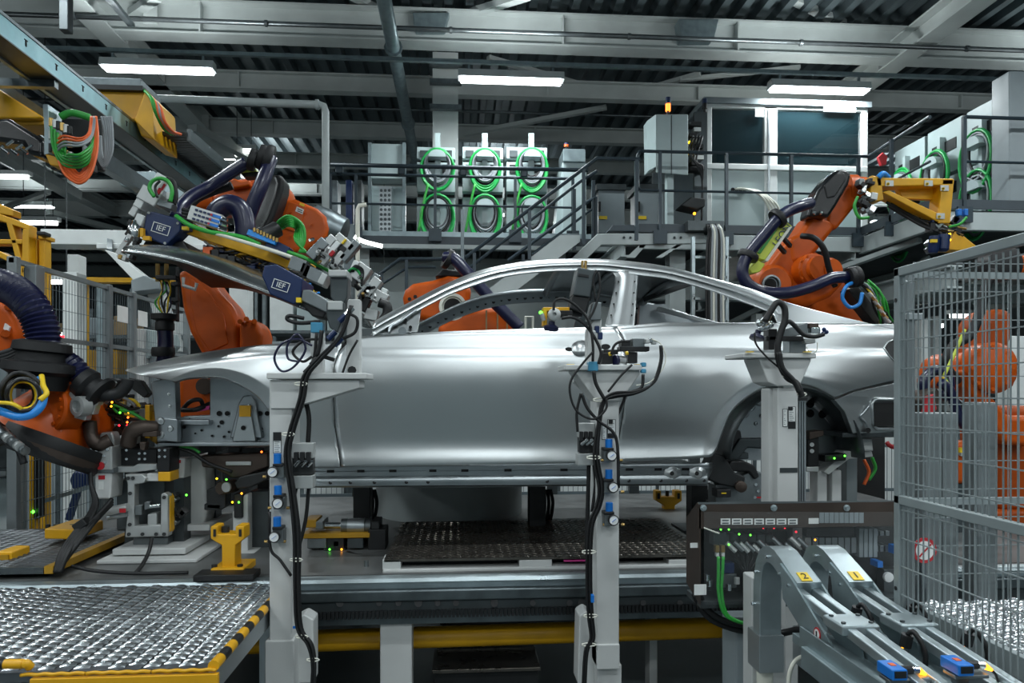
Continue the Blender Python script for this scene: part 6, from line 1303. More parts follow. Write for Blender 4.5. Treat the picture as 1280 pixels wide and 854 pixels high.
# ---------------- robot behind the fence
D = 4.6
rF = thing('fenced_robot', 'orange robot working behind the wire fence', 'robot', P(1230, 620, D))
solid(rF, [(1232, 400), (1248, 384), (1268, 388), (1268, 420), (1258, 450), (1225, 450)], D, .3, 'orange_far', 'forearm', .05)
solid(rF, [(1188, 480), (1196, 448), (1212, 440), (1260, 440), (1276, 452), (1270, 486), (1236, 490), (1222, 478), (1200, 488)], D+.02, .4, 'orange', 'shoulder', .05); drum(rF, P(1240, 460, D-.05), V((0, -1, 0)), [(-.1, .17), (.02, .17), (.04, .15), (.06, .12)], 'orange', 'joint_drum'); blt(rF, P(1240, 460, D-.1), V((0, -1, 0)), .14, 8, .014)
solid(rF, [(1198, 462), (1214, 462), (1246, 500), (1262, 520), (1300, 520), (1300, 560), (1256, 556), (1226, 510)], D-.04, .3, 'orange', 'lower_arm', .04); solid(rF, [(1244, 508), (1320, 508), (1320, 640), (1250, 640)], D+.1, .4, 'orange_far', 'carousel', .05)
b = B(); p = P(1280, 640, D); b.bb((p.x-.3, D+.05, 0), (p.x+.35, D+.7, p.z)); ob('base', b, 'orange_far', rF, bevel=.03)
drum(rF, P(1254, 330, D), V((0, -1, 0)), [(-.1, .12), (.03, .12), (.04, .1)], 'black', 'head_drum'); solid(rF, [(1266, 320), (1300, 316), (1300, 345), (1268, 340)], D, .2, 'orange', 'head', .03)
hose(rF, [(1196, 476, 4.5), (1182, 455, 4.4), (1192, 432, 4.4), (1212, 420, 4.4), (1225, 390, 4.4), (1232, 360, 4.4), (1242, 338, 4.4)], .03, 'rubber', nm='black_hose'); hose(rF, [(1180, 470, 4.3), (1196, 436, 4.3), (1206, 412, 4.3)], .01, 'lime', nm='lime_cable')
hose(rF, [(1160, 500, 4.4), (1154, 480, 4.4), (1166, 464, 4.4), (1182, 466, 4.4), (1186, 484, 4.4), (1176, 500, 4.4)], .035, nm='blue_hose'); hose(rF, [(1176, 478, 4.3), (1188, 490, 4.3), (1198, 520, 4.3), (1216, 550, 4.3), (1224, 580, 4.3)], .03, 'hose', nm='blue_hose')
for i in range(5): hose(rF, [(1178+i*2, 470, 4.35), (1188+i, 486+i*2, 4.3), (1194+i*4, 510, 4.3), (1206+i*4, 536, 4.3)], .008, ['cyellow', 'green', 'rubber', 'rubber', 'cgrey'][i], nm='cable', n=6)
wb = thing('welding_box', 'orange housing with white and yellow label behind the grey uprights', 'machine', P(1210, 604, 4.2))
solid(wb, [(1196, 556), (1210, 550), (1226, 558), (1230, 604), (1196, 606)], 4.2, .25, 'orange', 'housing', .03); solid(wb, [(1200, 560), (1224, 564), (1224, 578), (1202, 570)], 4.18, .03, 'paper', 'label_panel', .004); b = B(); b.pbox(1200, 560, 1208, 566, 4.17, .02); ob('yellow_mark', b, 'cyellow', wb)
b = B(); p = P(1212, 606, 4.2); b.bb((p.x-.09, 4.22, 0), (p.x+.09, 4.4, p.z)); ob('pedestal', b, 'galvd', wb)
pk = thing('copper_tool', 'pale copper coloured gripper tool hanging behind the fence', 'tool', P(1160, 530, 4.3)); solid(pk, [(1152, 528), (1150, 500), (1160, 488), (1172, 484), (1180, 496), (1178, 516), (1166, 524)], 4.3, .15, 'bronze', 'body', .02); solid(pk, [(1154, 520), (1158, 496), (1168, 492), (1172, 512), (1164, 520)], 4.28, .04, 'red', 'face', .01)
b = B(); p = P(1164, 526, 4.3); b.bb((p.x-.05, 4.32, .0), (p.x+.05, 4.42, p.z)); ob('stand', b, 'gunmetal', pk)
# ---------------- robot at the left picture edge
D = 3.9
rL = thing('near_robot', 'orange robot wrist with thick blue hose and black disc at the left picture edge', 'robot', P(30, 590, D))
solid(rL, [(-40, 372), (0, 376), (14, 386), (24, 402), (26, 418), (20, 436), (6, 446), (-40, 452)], D+.1, .35, 'orange', 'arm_casting', .04); b = B(); b.poly([(6, 404), (12, 409), (9, 416), (4, 411)], D+.085, .02); ob('type_plate', b, 'paper', rL)
for x, y in ((5, 418), (23, 428), (20, 444), (10, 384)): b = B(); b.cyl(P(x, y, D+.12), P(x+2, y-1, D+.02), .02, 10); ob('bolt', b, 'orange', rL)
hose(rL, [(-30, 352, 3.8), (0, 356, 3.75), (22, 366, 3.72), (40, 384, 3.7), (50, 404, 3.7), (54, 424, 3.7), (54, 438, 3.7)], .082, rib=.022, n=20)
drum(rL, P(54, 426, 3.7), V((-.1, 0, -1)), [(0, .09), (.01, .125), (.05, .13), (.06, .105), (.1, .11), (.11, .16), (.15, .165), (.17, .13), (.24, .12)], 'rubber', 'hose_collar')
solid(rL, [(20, 462), (30, 448), (60, 446), (72, 462), (70, 480), (40, 486), (18, 480)], 3.72, .2, 'rubber', 'collar_block', .03)
hose(rL, [(62, 448, 3.8), (78, 450, 3.78), (94, 460, 3.76), (104, 476, 3.76), (110, 486, 3.76)], .056, rib=.02, n=16)
drum(rL, P(100, 474, 3.76), V((.8, 0, -.6)), [(0, .055), (.01, .075), (.05, .08), (.07, .06), (.1, .065), (.11, .09), (.13, .09), (.15, .05)], 'rubber', 'hose_collar')
hose(rL, [(116, 488, 3.76), (130, 494, 3.74), (148, 492, 3.74), (158, 482, 3.74), (160, 474, 3.74)], .03, 'rubber', nm='black_hose')
# wrist, flange and disc
ax = V((-.33, -.25, -.91)).normalized()
drum(rL, P(88, 478, D+.05), ax, [(0, .1), (.03, .13), (.12, .15), (.2, .2), (.32, .235), (.38, .24)], 'orange', 'wrist_body', 36)
solid(rL, [(96, 500), (112, 502), (124, 524), (122, 544), (108, 552), (98, 540)], D-.02, .2, 'orange', 'side_casting', .03)
drum(rL, P(72, 548, D-.05), ax, [(0, .245), (.02, .25), (.1, .25), (.12, .235)], 'rubber', 'disc_band', 40); drum(rL, P(68, 562, D-.08), ax, [(0, .235), (.04, .225), (.06, .19), (.065, .1)], 'bronze', 'disc_face', 40)
c = P(62, 510, D-.14); drum(rL, c, V((-.5, -1, .1)), [(-.1, .13), (0, .13), (.01, .12), (.012, .07)], 'orange', 'flange_ring'); blt(rL, c+V((-.5, -1, .1)).normalized()*.01, V((-.5, -1, .1)), .1, 14, .01, 'orange', .012)
random.seed(17)
cc = (26, 494)
for i in range(13):                                    # cable coil
    r = 18+random.random()*9; m = 'rubber' if i < 8 else ('cyellow' if i < 11 else ('cgrey' if i == 11 else 'black')); s = .9+.2*random.random(); rr = r if i < 8 else 17+i-8
    pts = [P(cc[0]+3*(i > 7)+rr*math.cos(2*math.pi*k/20), cc[1]+rr*s*math.sin(2*math.pi*k/20), 3.55-.012*i+.02*math.sin(k)) for k in range(20)]
    b = B(); b.tube(pts, .012 if i < 8 else .009, 8, True); ob('cable_coil', b, m, rL, smooth=True)
hose(rL, [(-20, 508, 3.45), (0, 514, 3.42), (22, 521, 3.4), (40, 518, 3.4), (52, 506, 3.42), (54, 490, 3.45), (48, 474, 3.5)], .018, 'ltblue', nm='blue_cable'); hose(rL, [(-20, 503, 3.4), (10, 504, 3.38), (22, 508, 3.38), (30, 514, 3.4)], .009, 'cyellow', nm='yellow_cable'); hose(rL, [(52, 470, 3.5), (54, 482, 3.45), (58, 492, 3.42), (50, 500, 3.4)], .012, 'cyellow', nm='yellow_cable')
for i in range(4): hose(rL, [(-20, 446+i*5, 3.7), (10, 440+i*4, 3.68), (34, 428+i*3, 3.7), (42, 428, 3.72)], .016, 'rubber', nm='black_cable', n=8)
for i in range(5):
    b = B(); b.cyl(P(-6+i*7, 530+i*7, 3.5), P(4+i*7, 544+i*5, 3.46), .022, 10); ob('plug', b, 'steel_lt' if i % 2 else 'steel', rL, smooth='a'); b = B(); b.cyl(P(-16+i*7, 522+i*8, 3.5), P(-6+i*7, 530+i*7, 3.5), .026, 10); ob('plug_tail', b, 'black', rL, smooth='a')
hose(rL, [(-10, 560, 3.5), (8, 550, 3.5), (22, 560, 3.5), (30, 580, 3.5)], .016, 'rubber', nm='black_cable', n=8)
drum(rL, P(103, 508, 3.7), V((-.5, -1, 0)), [(-.02, .05), (.03, .05), (.032, .03), (.01, .028)], 'steel_lt', 'coupling_ring', 20)
for x, y, w_, h_ in ((103, 497, 26, 8), (116, 508, 12, 18), (104, 520, 14, 8), (122, 502, 8, 8)): blk(rL, x, y, w_, h_, .06, 3.76, .25, 'steel_lt', 'coupling_block')
b = B(); p = P(-150, 560, D+.6); b.bb((p.x-.3, D+.3, 0), (p.x+.3, D+.9, P(0, 452, D).z)); ob('base', b, 'darkmetal', rL, bevel=.03)
# ================================================================ gantry at the upper left
t = thing('overhead_gantry', 'galvanised overhead rail with slots running into the depth above the bonnet robot', 'gantry', (-2.7, 4.2, 3.8))
za, zb_ = CZ+2.10, CZ+2.22
b = B(); b.bb((-2.71, 3.2, za), (-2.70, 9.3, zb_)); wb_ = ob('front_web', b, 'galvteal', t)
b = B(); b.bb((-2.735, 3.2, zb_), (-2.695, 9.3, zb_+.02)); ob('top_flange', b, 'galvd', t)
b = B(); b.bb((-2.87, 3.2, za-.008), (-2.70, 9.3, za)); ob('bottom_plate', b, 'gunmetal', t)
b = B(); b.bb((-2.90, 3.2, za-.02), (-2.87, 9.3, za+.1)); ob('rear_web', b, 'galv', t)
for i in range(14):
    y = 4.35+i*.34; b = B(); b.bb((-2.702, y, za+.045), (-2.697, y+.012, za+.085)); b.bb((-2.702, y-.01, za+.08), (-2.697, y+.022, za+.086)); ob('keyhole_slot', b, 'hole', wb_)
b = B(); b.bb((-3.5, 5.05, za-.06), (-2.72, 5.1, za-.01)); ob('cross_arm', b, 'galvd', t); b = B(); b.bb((-3.35, 3.2, za-.05), (-3.25, 9.5, za+.1)); ob('second_rail', b, 'galvd', t)
b = B(); b.poly([(140, 215), (228, 212), (252, 230), (230, 250), (180, 240), (150, 232)], 8.6, .5); ob('end_hood', b, 'galv', t, bevel=.02)
for y in (3.25,): b = B(); b.bb((-2.84, y, zb_), (-2.76, y+.08, 7.0)); ob('hanger', b, 'galvd', t)
t = thing('yellow_crane_arm', 'yellow folded steel bracket behind the overhead rail', 'bracket', P(150, 172, 6.2))
solid(t, [(112, 111), (182, 112), (190, 120), (193, 175), (176, 170), (168, 150), (112, 150)], 6.2, .5, 'yellow', 'arm_box', .015); solid(t, [(168, 150), (182, 112), (190, 120), (193, 175)], 6.15, .06, 'yellow', 'front_fold', .006); b = B(); b.pbox(103, 97, 176, 110, 6.2, .4); ob('perforated_tray', b, 'galvd', t, bevel=.006); b = B(); b.pbox(112, 106, 178, 112, 6.15, .3); ob('cable_bed', b, 'darkmetal', t)
for i, m in enumerate(['green', 'green', 'corange', 'cgrey', 'corange']): hose(t, [(178+i*2, 111+i*2, 6.2), (188+i*3, 122+i*3, 6.1), (194+i*3, 140+i*3, 6.1), (204+i*3, 160+i, 6.2), (214+i*3, 168, 6.3)], .012, m, nm='cable', n=8)
t = thing('yellow_wing_plate', 'yellow triangular plate at the picture edge below the overhead rail', 'bracket', P(20, 145, 5)); solid(t, [(-30, 100), (0, 112), (52, 145), (48, 148), (-30, 147)], 5.0, .3, 'yellow', 'plate', .012); solid(t, [(-30, 147), (55, 147), (55, 156), (-30, 158)], 5.05, .2, 'yellow_dk', 'lower_edge', .01)
t = thing('energy_chain', 'black slatted cable chain sloping down behind the bonnet robot', 'cable chain', P(245, 200, 7))
a0, a1 = P(212, 168, 6.4), P(280, 222, 8.2)
for s in (-.16, .16): b = B(); b.bar(a0+V((s, 0, 0)), a1+V((s, 0, 0)), .03, .1); ob('side_rail', b, 'galvd' if s > 0 else 'black', t)
for i in range(22): p = a0.lerp(a1, i/21); b = B(); b.box(p, (.3, .05, .03)); ob('slat', b, 'black', t)
t = thing('hose_station', 'connector panel with orange, green and grey hose loops below the overhead rail', 'hose panel', P(100, 230, 4.6))
solid(t, [(53, 130), (60, 130), (61, 160), (61, 192), (55, 194), (55, 160)], 4.5, .15, 'galv', 'panel_plate', .004); solid(t, [(56, 192), (70, 196), (74, 208), (62, 206)], 4.5, .1, 'yellow', 'yellow_foot', .006)
b = B(); b.pbox(62, 148, 128, 212, 4.8, .05); ob('back_board', b, 'black', t, bevel=.01)
random.seed(2)
for i in range(6):
    for j in range(3): b = B(); x = 64+i*4.6; b.cyl(P(x, 148+j*16+i*2, 4.45), P(x, 158+j*16+i*2, 4.45), .014, 10); ob('connector', b, ['brass', 'steel_lt', 'darkmetal'][(i+j) % 3], t, smooth='a')
for i in range(5): hose(t, [(64+i*4, 158+i*4, 4.42), (66+i*4, 182+i*3, 4.4), (78+i*2, 205-i*3, 4.38-.02*i), (100, 209-i*4, 4.38-.02*i), (114, 198-i*4, 4.4), (121-i*1.2, 170, 4.45), (118, 148, 4.5)], .008, 'green', nm='green_hose', n=8)
for i in range(5): hose(t, [(71+i*2, 192+i*4, 4.4), (80+i*1.6, 216-i*2.5, 4.36+.02*i), (98, 229-i*3, 4.34+.02*i), (112-i*1.6, 219-i*2, 4.36+.02*i), (120-i*1.8, 195, 4.4), (122-i*1.4, 170, 4.45), (120, 146, 4.5)], .0085, 'corange', nm='orange_hose', n=8)
for i in range(4): hose(t, [(70, 176+i*5, 4.42), (80, 170+i*4, 4.4-.02*i), (100, 173+i*3, 4.4-.02*i), (111+i, 166+i*2, 4.42), (114+i*2, 146, 4.5)], .007, 'corange' if i < 2 else 'cgrey', nm='grey_hose', n=8)
for i in range(5): hose(t, [(127+i*3, 146, 4.6), (131+i*2.4, 165, 4.58), (132+i*2, 190, 4.56), (130, 200+i*2.2, 4.56), (127-i*1.6, 190, 4.58), (126-i, 170, 4.6)], .0075, 'cgrey', nm='grey_hose', n=8)
for i in range(12): b = B(); b.box(P(84+random.random()*30, 182+random.random()*30, 4.6), (.06, .06, .05)); ob('device', b, random.choice(['black', 'darkmetal', 'teal', 'steel']), t, bevel=.006)
hose(t, [(76, 146, 4.6), (90, 141, 4.6), (112, 147, 4.6)], .022, 'green', nm='green_hose', n=8)
t = thing('black_boom', 'black boxed arm with small clips at the picture edge', 'arm', P(20, 190, 4.7)); solid(t, [(-30, 148), (10, 147), (36, 163), (54, 174), (54, 196), (34, 192), (28, 180), (-30, 172)], 4.7, .2, 'blackgloss', 'arm', .03)
for i in range(7): b = B(); p = P(-4+i*6, 180+random.random()*8, 4.65); b.cyl(p, p+V((.04, 0, .03*(-1)**i)), .009, 8); ob('clip', b, 'chrome', t)
b = B(); c = P(-25, 150, 4.8); b.bb((c.x-.05, 4.75, c.z), (c.x+.05, 4.85, 7)); ob('hanger', b, 'galvd', t)
b = B(); b.bb((P(73, 20, 7).x, 7, P(78, 37, 7).z), (P(85, 20, 7).x, 7.1, 7.0)); one('hanging_profile', b, 'gunmetal', 'short galvanised profile hanging from the roof near the upper corner', 'profile', bevel=.01)
b = B(); b.bar(P(133, -6, 8), P(164, 31, 9.6), .09, .05); one('slanted_profile', b, 'galv', 'slanted galvanised profile beside the hanging one', 'profile', bevel=.01)
# ================================================================ background on the left
t = thing('yellow_gantry', 'yellow welded steel frame at the left picture edge', 'frame', P(20, 440, 6.2))
for pts in ([(-30, 250), (0, 255), (16, 262), (16, 270), (-30, 262)], [(-30, 258), (0, 267), (36, 281), (36, 288), (0, 276), (-30, 268)], [(7, 277), (15, 279), (31, 340), (25, 346)], [(28, 286), (36, 286), (35, 352), (26, 352)], [(-30, 299), (28, 299), (28, 305), (-30, 305)], [(-30, 308), (0, 314), (26, 328), (26, 336), (0, 322), (-30, 316)], [(-30, 342), (28, 343), (28, 349), (-30, 349)]):
    solid(t, pts, 6.2, .12, 'yellow', 'beam', .008)
for x0, x1, y0 in ((39, 46, 298), (48.5, 56, 297)): b = B(); c = P(x0, y0, 6.3); b.bb((c.x, 6.3, 0), (P(x1, y0, 6.3).x, 6.4, c.z)); ob('post', b, 'yellow', t, bevel=.006)
b = B(); b.pbox(47.5, 294, 57.5, 299, 6.28, .14); ob('post_cap', b, 'yellow', t, bevel=.006); b = B(); b.pbox(45, 289, 56, 294, 6.2, .1); ob('black_lever', b, 'black', t, bevel=.01)
t = thing('white_beam', 'long white beam crossing behind the bonnet robot', 'beam', P(180, 307, 8)); b = B(); b.pbox(50, 288, 310, 307, 8, .3); ob('beam_body', b, 'white', t, bevel=.01); b = B(); b.pbox(120, 305, 310, 312, 7.95, .3); ob('beam_step', b, 'white', t, bevel=.01)
b = B(); c = P(300, 300, 8.1); b.bb((c.x-.1, 8.05, 0), (c.x+.1, 8.25, c.z)); ob('beam_post', b, 'white', t)
t = thing('slanted_white_arm', 'slanted white plate arm hanging from the white beam', 'arm', P(165, 365, 7.6)); solid(t, [(130, 312), (144, 316), (184, 347), (168, 352)], 7.6, .12, 'white', 'plate', .008); b = B(); b.bar(P(137, 314, 7.7), P(137, 300, 8.05), .05); ob('tie', b, 'cabinet', t); solid(t, [(163, 350), (180, 344), (200, 352), (200, 362), (178, 364), (164, 366)], 7.5, .25, 'cabinet', 'bracket', .015); solid(t, [(182, 362), (200, 358), (228, 440), (205, 440)], 7.7, .12, 'white', 'lower_plate', .008)
t = thing('yellow_portal', 'yellow portal with upright post in the left background', 'portal', P(100, 440, 9)); b = B(); b.pbox(97, 347, 218, 353, 9, .15); ob('crossbeam', b, 'yellow', t); b = B(); c = P(97, 348, 9); b.bb((c.x, 9, 0), (P(104, 348, 9).x, 9.15, c.z)); ob('post', b, 'yellow', t)
for x0, x1, y0, D, m, lb in ((78, 96, 340, 7.6, 'white', 'broad white column behind the left mesh fence'), (84, 98, 318, 9.5, 'white', 'far white column next to the yellow portal'), (120, 128, 356, 8.4, 'galv', 'thin green column between the fence posts'), (440, 462, 606, 6.2, 'gunmetal', 'dark column under the car next to the turntable'), (1100, 1112, 420, 12, 'white', 'pale column right behind the fence post'), (1152, 1162, 400, 9, 'white', 'pale column behind the wire fence nearest the post'), (1168, 1176, 395, 10, 'white', 'second pale column behind the wire fence'), (1262, 1282, 420, 7, 'white', 'wide pale column at the picture edge behind the fence'), (945, 953, 392, 11, 'white', 'pale column seen through the rear side window')):
    b = B(); c = P(x0, y0, D); b.bb((c.x, D, 0), (P(x1, y0, D).x, D+.2, c.z)); one('column', b, m, lb, 'column', bevel=.008)
t = thing('left_mesh_fence', 'grey mesh fence running into the depth behind the near robot', 'fence', (-2.75, 4.6, 0))
XL = -2.73; zt = 2.47
for y in (4.6, 5.78, 6.2, 7.4): b = B(); b.bb((XL-.03, y, 0), (XL+.03, y+.05, zt)); ob('post', b, 'post', t, bevel=.006)
for z0 in (zt-.04, 1.98, .2): b = B(); b.bb((XL-.015, 4.6, z0), (XL+.015, 7.4, z0+.03)); ob('rail', b, 'post', t)
b = B()
for i in range(68): b.box((XL, 4.65+i*.04, zt/2), (.003, .003, zt-.1))
stuff(ob('vertical_wires', b, 'mesh_far', t)); b = B()
for i in range(18): b.box((XL, 6, .2+i*.125), (.003, 2.8, .003))
stuff(ob('horizontal_wires', b, 'mesh_far', t))
b = B(); b.pbox(30, 331, 45, 366, 4.7, .1); ob('hinge_box', b, 'post', t, bevel=.006)
for x0 in (165, 176): b = B(); yy = 5.95 if x0 == 165 else 6.32; b.bb((XL+.004, yy, 2.2), (XL+.008, yy+.18, 2.33)); one('notice_sheet', b, 'paper', 'white notice sheet on the mesh, %s' % ('nearer the fence post' if x0 == 165 else 'nearer the hose head'), 'notice')
t = thing('pale_cabinet', 'pale grey cabinet with slanted side behind the bonnet robot', 'cabinet', P(185, 470, 6.8)); b = B(); b.pbox(164, 411, 180, 560, 6.8, .5); ob('front', b, 'fixture', t, bevel=.01); solid(t, [(180, 411), (197, 414), (200, 430), (186, 448), (180, 448)], 6.85, .5, 'cab', 'side', .01); b = B(); b.pbox(180, 446, 205, 570, 6.9, .5); ob('lower_box', b, 'cabinet', t, bevel=.01)
for x0, x1, y0, y1 in ((166, 168, 418, 426),): b = B(); b.pbox(x0, y0, x1, y1, 6.78, .03); ob('handle', b, 'gunmetal', t)
sl_ = thing('signal_lamp', 'small white and red signal lamp beside the blue hose', 'signal light', P(72, 425, 5.2)); b = B(); b.pbox(68.5, 415, 73.5, 419, 5.2, .05); ob('white_lens', b, 'lampfar', sl_); b = B(); b.pbox(68, 419, 75.5, 423.5, 5.2, .05); ob('red_lens', b, 'led_r', sl_); b = B(); b.pbox(70, 423, 73, 470, 5.21, .04); ob('stem', b, 'gunmetal', sl_)
# racks, cabinets and panels filling the depth of the hall
random.seed(77)
def rack(x0, x1, y0, D, lb, nsh=4, mm=('brown', 'cabinet', 'white', 'teal', 'gunmetal', 'yellow_dk')):
    t = thing('storage_rack', lb, 'rack', P(x0, 560, D)); a, c = P(x0, y0, D), P(x1, y0, D)
    for X in (a.x, c.x):
        for Y in (D, D+.7): b = B(); b.bb((X-.03, Y, 0), (X+.03, Y+.05, a.z)); ob('upright', b, 'galvd', t)
    for k in range(nsh):
        z = .15+(a.z-.3)*k/nsh; b = B(); b.bb((a.x, D, z), (c.x, D+.75, z+.05)); ob('shelf', b, 'galvd', t); x = a.x+.08
        while x < c.x-.25:
            w_ = .2+random.random()*.35; h_ = (a.z-.3)/nsh*(.4+.45*random.random()); w_ = min(w_, c.x-.05-x); b = B(); b.bb((x, D+.05, z+.05), (x+w_-.04, D+.6, z+.05+h_)); ob('stored_box', b, random.choice(mm), t, bevel=.01, seg=1); x += w_+random.random()*.15
rack(96, 165, 360, 10.5, 'cluttered brown storage rack behind the left mesh fence', 5, ('brown', 'brown', 'cabinet', 'yellow_dk', 'white'))
rack(-20, 90, 380, 14, 'far storage rack behind the white column', 4); rack(330, 440, 345, 12.5, 'storage rack behind the front wing and bonnet', 4, ('cabinet', 'white', 'galvd', 'cab')); rack(205, 320, 360, 15, 'far rack behind the lower arm of the bonnet robot', 4, ('cabinet', 'white', 'galvd', 'brown'))
rack(760, 940, 400, 14.5, 'far rack seen below the mezzanine', 3, ('cabinet', 'white', 'galvd')); rack(1150, 1300, 430, 12, 'far rack behind the fenced robot', 4, ('white', 'cab', 'cabinet', 'galvd')); rack(960, 1110, 420, 13.5, 'far rack below the mezzanine behind the tool robot', 3, ('cabinet', 'gunmetal', 'galvd', 'white'))
for i, (x0, x1, y0, D, m, lb) in enumerate(((-20, 330, 470, 19, 'cabinet', 'long pale partition low in the far left of the hall'), (330, 760, 440, 17, 'cabinet', 'long pale partition behind the car windows'), (760, 1300, 440, 18, 'cabinet', 'long pale partition far behind the boot'), (380, 760, 566, 9.2, 'white', 'low pale panel wall under the car behind the turntable'), (760, 1120, 545, 9.4, 'white', 'low pale panel wall behind the rear wheel arch'), (20, 330, 560, 8.2, 'cabinet', 'low pale panel wall behind the clamp station'))):
    b = B(); a, c = P(x0, y0, D), P(x1, y0, D); b.bb((a.x, D, 0), (c.x, D+.1, a.z)); t = one('partition', b, m, lb, 'partition')
    for k in range(1, 6): q = B(); X = a.x+(c.x-a.x)*k/6; q.bb((X-.02, D-.02, 0), (X+.02, D, a.z)); ob('joint', q, 'galvd', t)
t = thing('underbody_fence', 'fine mesh fence standing behind the car below its sill', 'fence', P(640, 640, 7.2)); D = 7.2; a, c = P(330, 560, D), P(1128, 560, D)
b = B()
for i in range(int((c.x-a.x)/.05)): b.box((a.x+i*.05, D, a.z/2), (.005, .005, a.z))
stuff(ob('vertical_wires', b, 'mesh_far', t))
for z0 in (.2, .6, a.z-.03): b = B(); b.bb((a.x, D-.01, z0), (c.x, D+.01, z0+.03)); ob('rail', b, 'mesh_far', t)
for x in (345, 455, 690, 792, 868, 1050, 1085): b = B(); p = P(x, 560, D); b.bb((p.x-.05, D-.03, 0), (p.x+.05, D+.05, p.z+.05)); ob('post', b, 'gunmetal', t)
for i, (x, y, D, r) in enumerate(((1150, 680, 3.4, .0),)):
    t = thing('warning_sign', 'round red and white sign behind the fence post', 'sign', P(1158, 688, 2.7)); c = P(1155, 688, 2.7); drum(t, c, V((0, -1, 0)), [(0, .05), (.004, .05)], 'red', 'disc'); drum(t, c-V((0, .004, 0)), V((0, -1, 0)), [(0, .037), (.002, .037)], 'paper', 'centre'); b = B(); b.box(c-V((0, .007, 0)), (.006, .002, .07), Matrix.Rotation(.78, 3, 'Y')); ob('bar', b, 'red', t); b = B(); b.bb((c.x-.01, 2.7, 0), (c.x+.01, 2.72, c.z)); ob('stake', b, 'galvd', t)
# lower left: posts, light curtain, blue machine
for x0, x1, D, m, lb in ((8, 26, 5.4, 'post', 'grey fence post at the lower left behind the rear tread platform'), (112, 122, 6.0, 'post', 'grey post behind the clamp station'), (36, 48, 5.3, 'yellow', 'yellow and black light curtain post at the lower left')):
    b = B(); c = P(x0, 562, D); b.bb((c.x, D, 0), (P(x1, 562, D).x if m != 'yellow' else P(x1-5, 562, D).x, D+.08, c.z)); t = one('edge_post', b, m, lb, 'post', bevel=.006)
    if m == 'yellow': q = B(); q.pbox(x0+6, 566, x1, 648, D, .08); ob('black_cover', q, 'black', t); q = B(); q.ball(P(41, 640, D-.02), .012, 8); ob('led', q, 'led_g', t)
t = thing('blue_machine', 'blue machine part standing behind the mesh at the lower left', 'machine', P(95, 660, 6.8)); solid(t, [(85, 600), (92, 588), (106, 590), (106, 612), (90, 614)], 6.8, .2, 'navy', 'housing', .03); b = B(); b.bar(P(98, 612, 6.8), P(86, 650, 6.8), .05); ob('strut', b, 'navy', t); b = B(); p = P(95, 655, 6.8); b.bb((p.x-.15, 6.7, 0), (p.x+.15, 7, .35)); ob('foot', b, 'yellow_dk', t)
b = B(); b.bar(P(50, 628, 5.6), P(115, 608, 5.6), .03); one('slanted_tube', b, 'galv', 'thin slanted tube in front of the blue machine', 'tube')
# ================================================================ tooling on the machine bed
D = 3.95
cs = thing('clamp_station', 'grey clamp station with red labelled cylinder under the nose of the car', 'clamp', P(180, 712, D))
for pts, d, dp, m, nm, bv in (([(115, 559), (140, 558), (140, 588), (115, 588)], D-.12, .14, 'steel_lt', 'head_block', .008), ([(117, 590), (140, 590), (138, 624), (119, 624)], D-.1, .14, 'fixture', 'motor_box', .01), ([(118, 585), (142, 585), (142, 592), (118, 592)], D-.11, .15, 'steel', 'collar', .006), ([(122, 556), (125, 541), (140, 540), (143, 550), (142, 558)], D-.05, .08, 'steel_lt', 'head_bracket', .01), ([(148, 556), (152, 542), (166, 538), (166, 556)], D-.05, .1, 'steel_lt', 'head_bracket', .01),
        ([(140, 561), (196, 561), (196, 584), (140, 584)], D-.02, .14, 'black', 'slide_block', .006), ([(140, 583), (166, 583), (172, 580), (196, 580), (196, 587), (168, 591), (140, 591)], D-.06, .2, 'steel_lt', 'slide_plate', .006), ([(196, 560), (212, 560), (212, 590), (196, 590)], D-.1, .14, 'black', 'bolt_block', .006), ([(183, 592), (200, 592), (200, 602), (183, 602)], D-.08, .1, 'fixture', 'link', .006), ([(197, 590), (213, 590), (213, 602), (197, 602)], D-.1, .12, 'yellow', 'joint', .006),
        ([(145, 600), (206, 600), (206, 664), (145, 664)], D+.04, .2, 'gunmetal', 'body', .01), ([(156, 593), (178, 593), (183, 598), (180, 604), (168, 606), (168, 658), (201, 656), (201, 671), (156, 672), (159, 640), (159, 606)], D-.1, .06, 'steel_lt', 'c_frame', .006), ([(201, 618), (205, 616), (210, 619), (210, 671), (200, 671)], D-.1, .06, 'steel_lt', 'side_arm', .006), ([(210, 618), (213, 622), (213, 664), (210, 668)], D-.08, .06, 'yellow', 'yellow_edge', .004), ([(184, 643), (196, 641), (196, 656), (184, 658)], D-.08, .06, 'steel_lt', 'stop_block', .006), ([(168, 632), (177, 631), (177, 644), (168, 645)], D-.11, .05, 'steel', 'rod_end', .006), ([(180, 628), (187, 627), (187, 636), (180, 638)], D-.1, .04, 'steel', 'rod_end', .004)):
    solid(cs, pts, d, dp, m, nm, bv, 2)
for x, y in ((160, 598), (166, 598), (162.5, 617), (162, 656), (161, 668), (178, 668), (195, 668), (205, 622), (205, 668)): b = B(); b.cyl(P(x, y, D-.1), P(x, y, D-.108), 2.2*pm(D), 12); ob('bolt', b, 'darkmetal', cs)
for x, y in ((120, 564), (130, 570), (124, 575), (134, 562), (132, 578), (199, 563), (206, 563), (199, 571), (206, 571), (174, 567), (181, 567), (174, 574), (181, 574), (158, 563), (158, 574)): b = B(); b.cyl(P(x, y, D-.12), P(x, y, D-.13), 1.5*pm(D), 8); ob('cap_screw', b, 'chrome', cs)
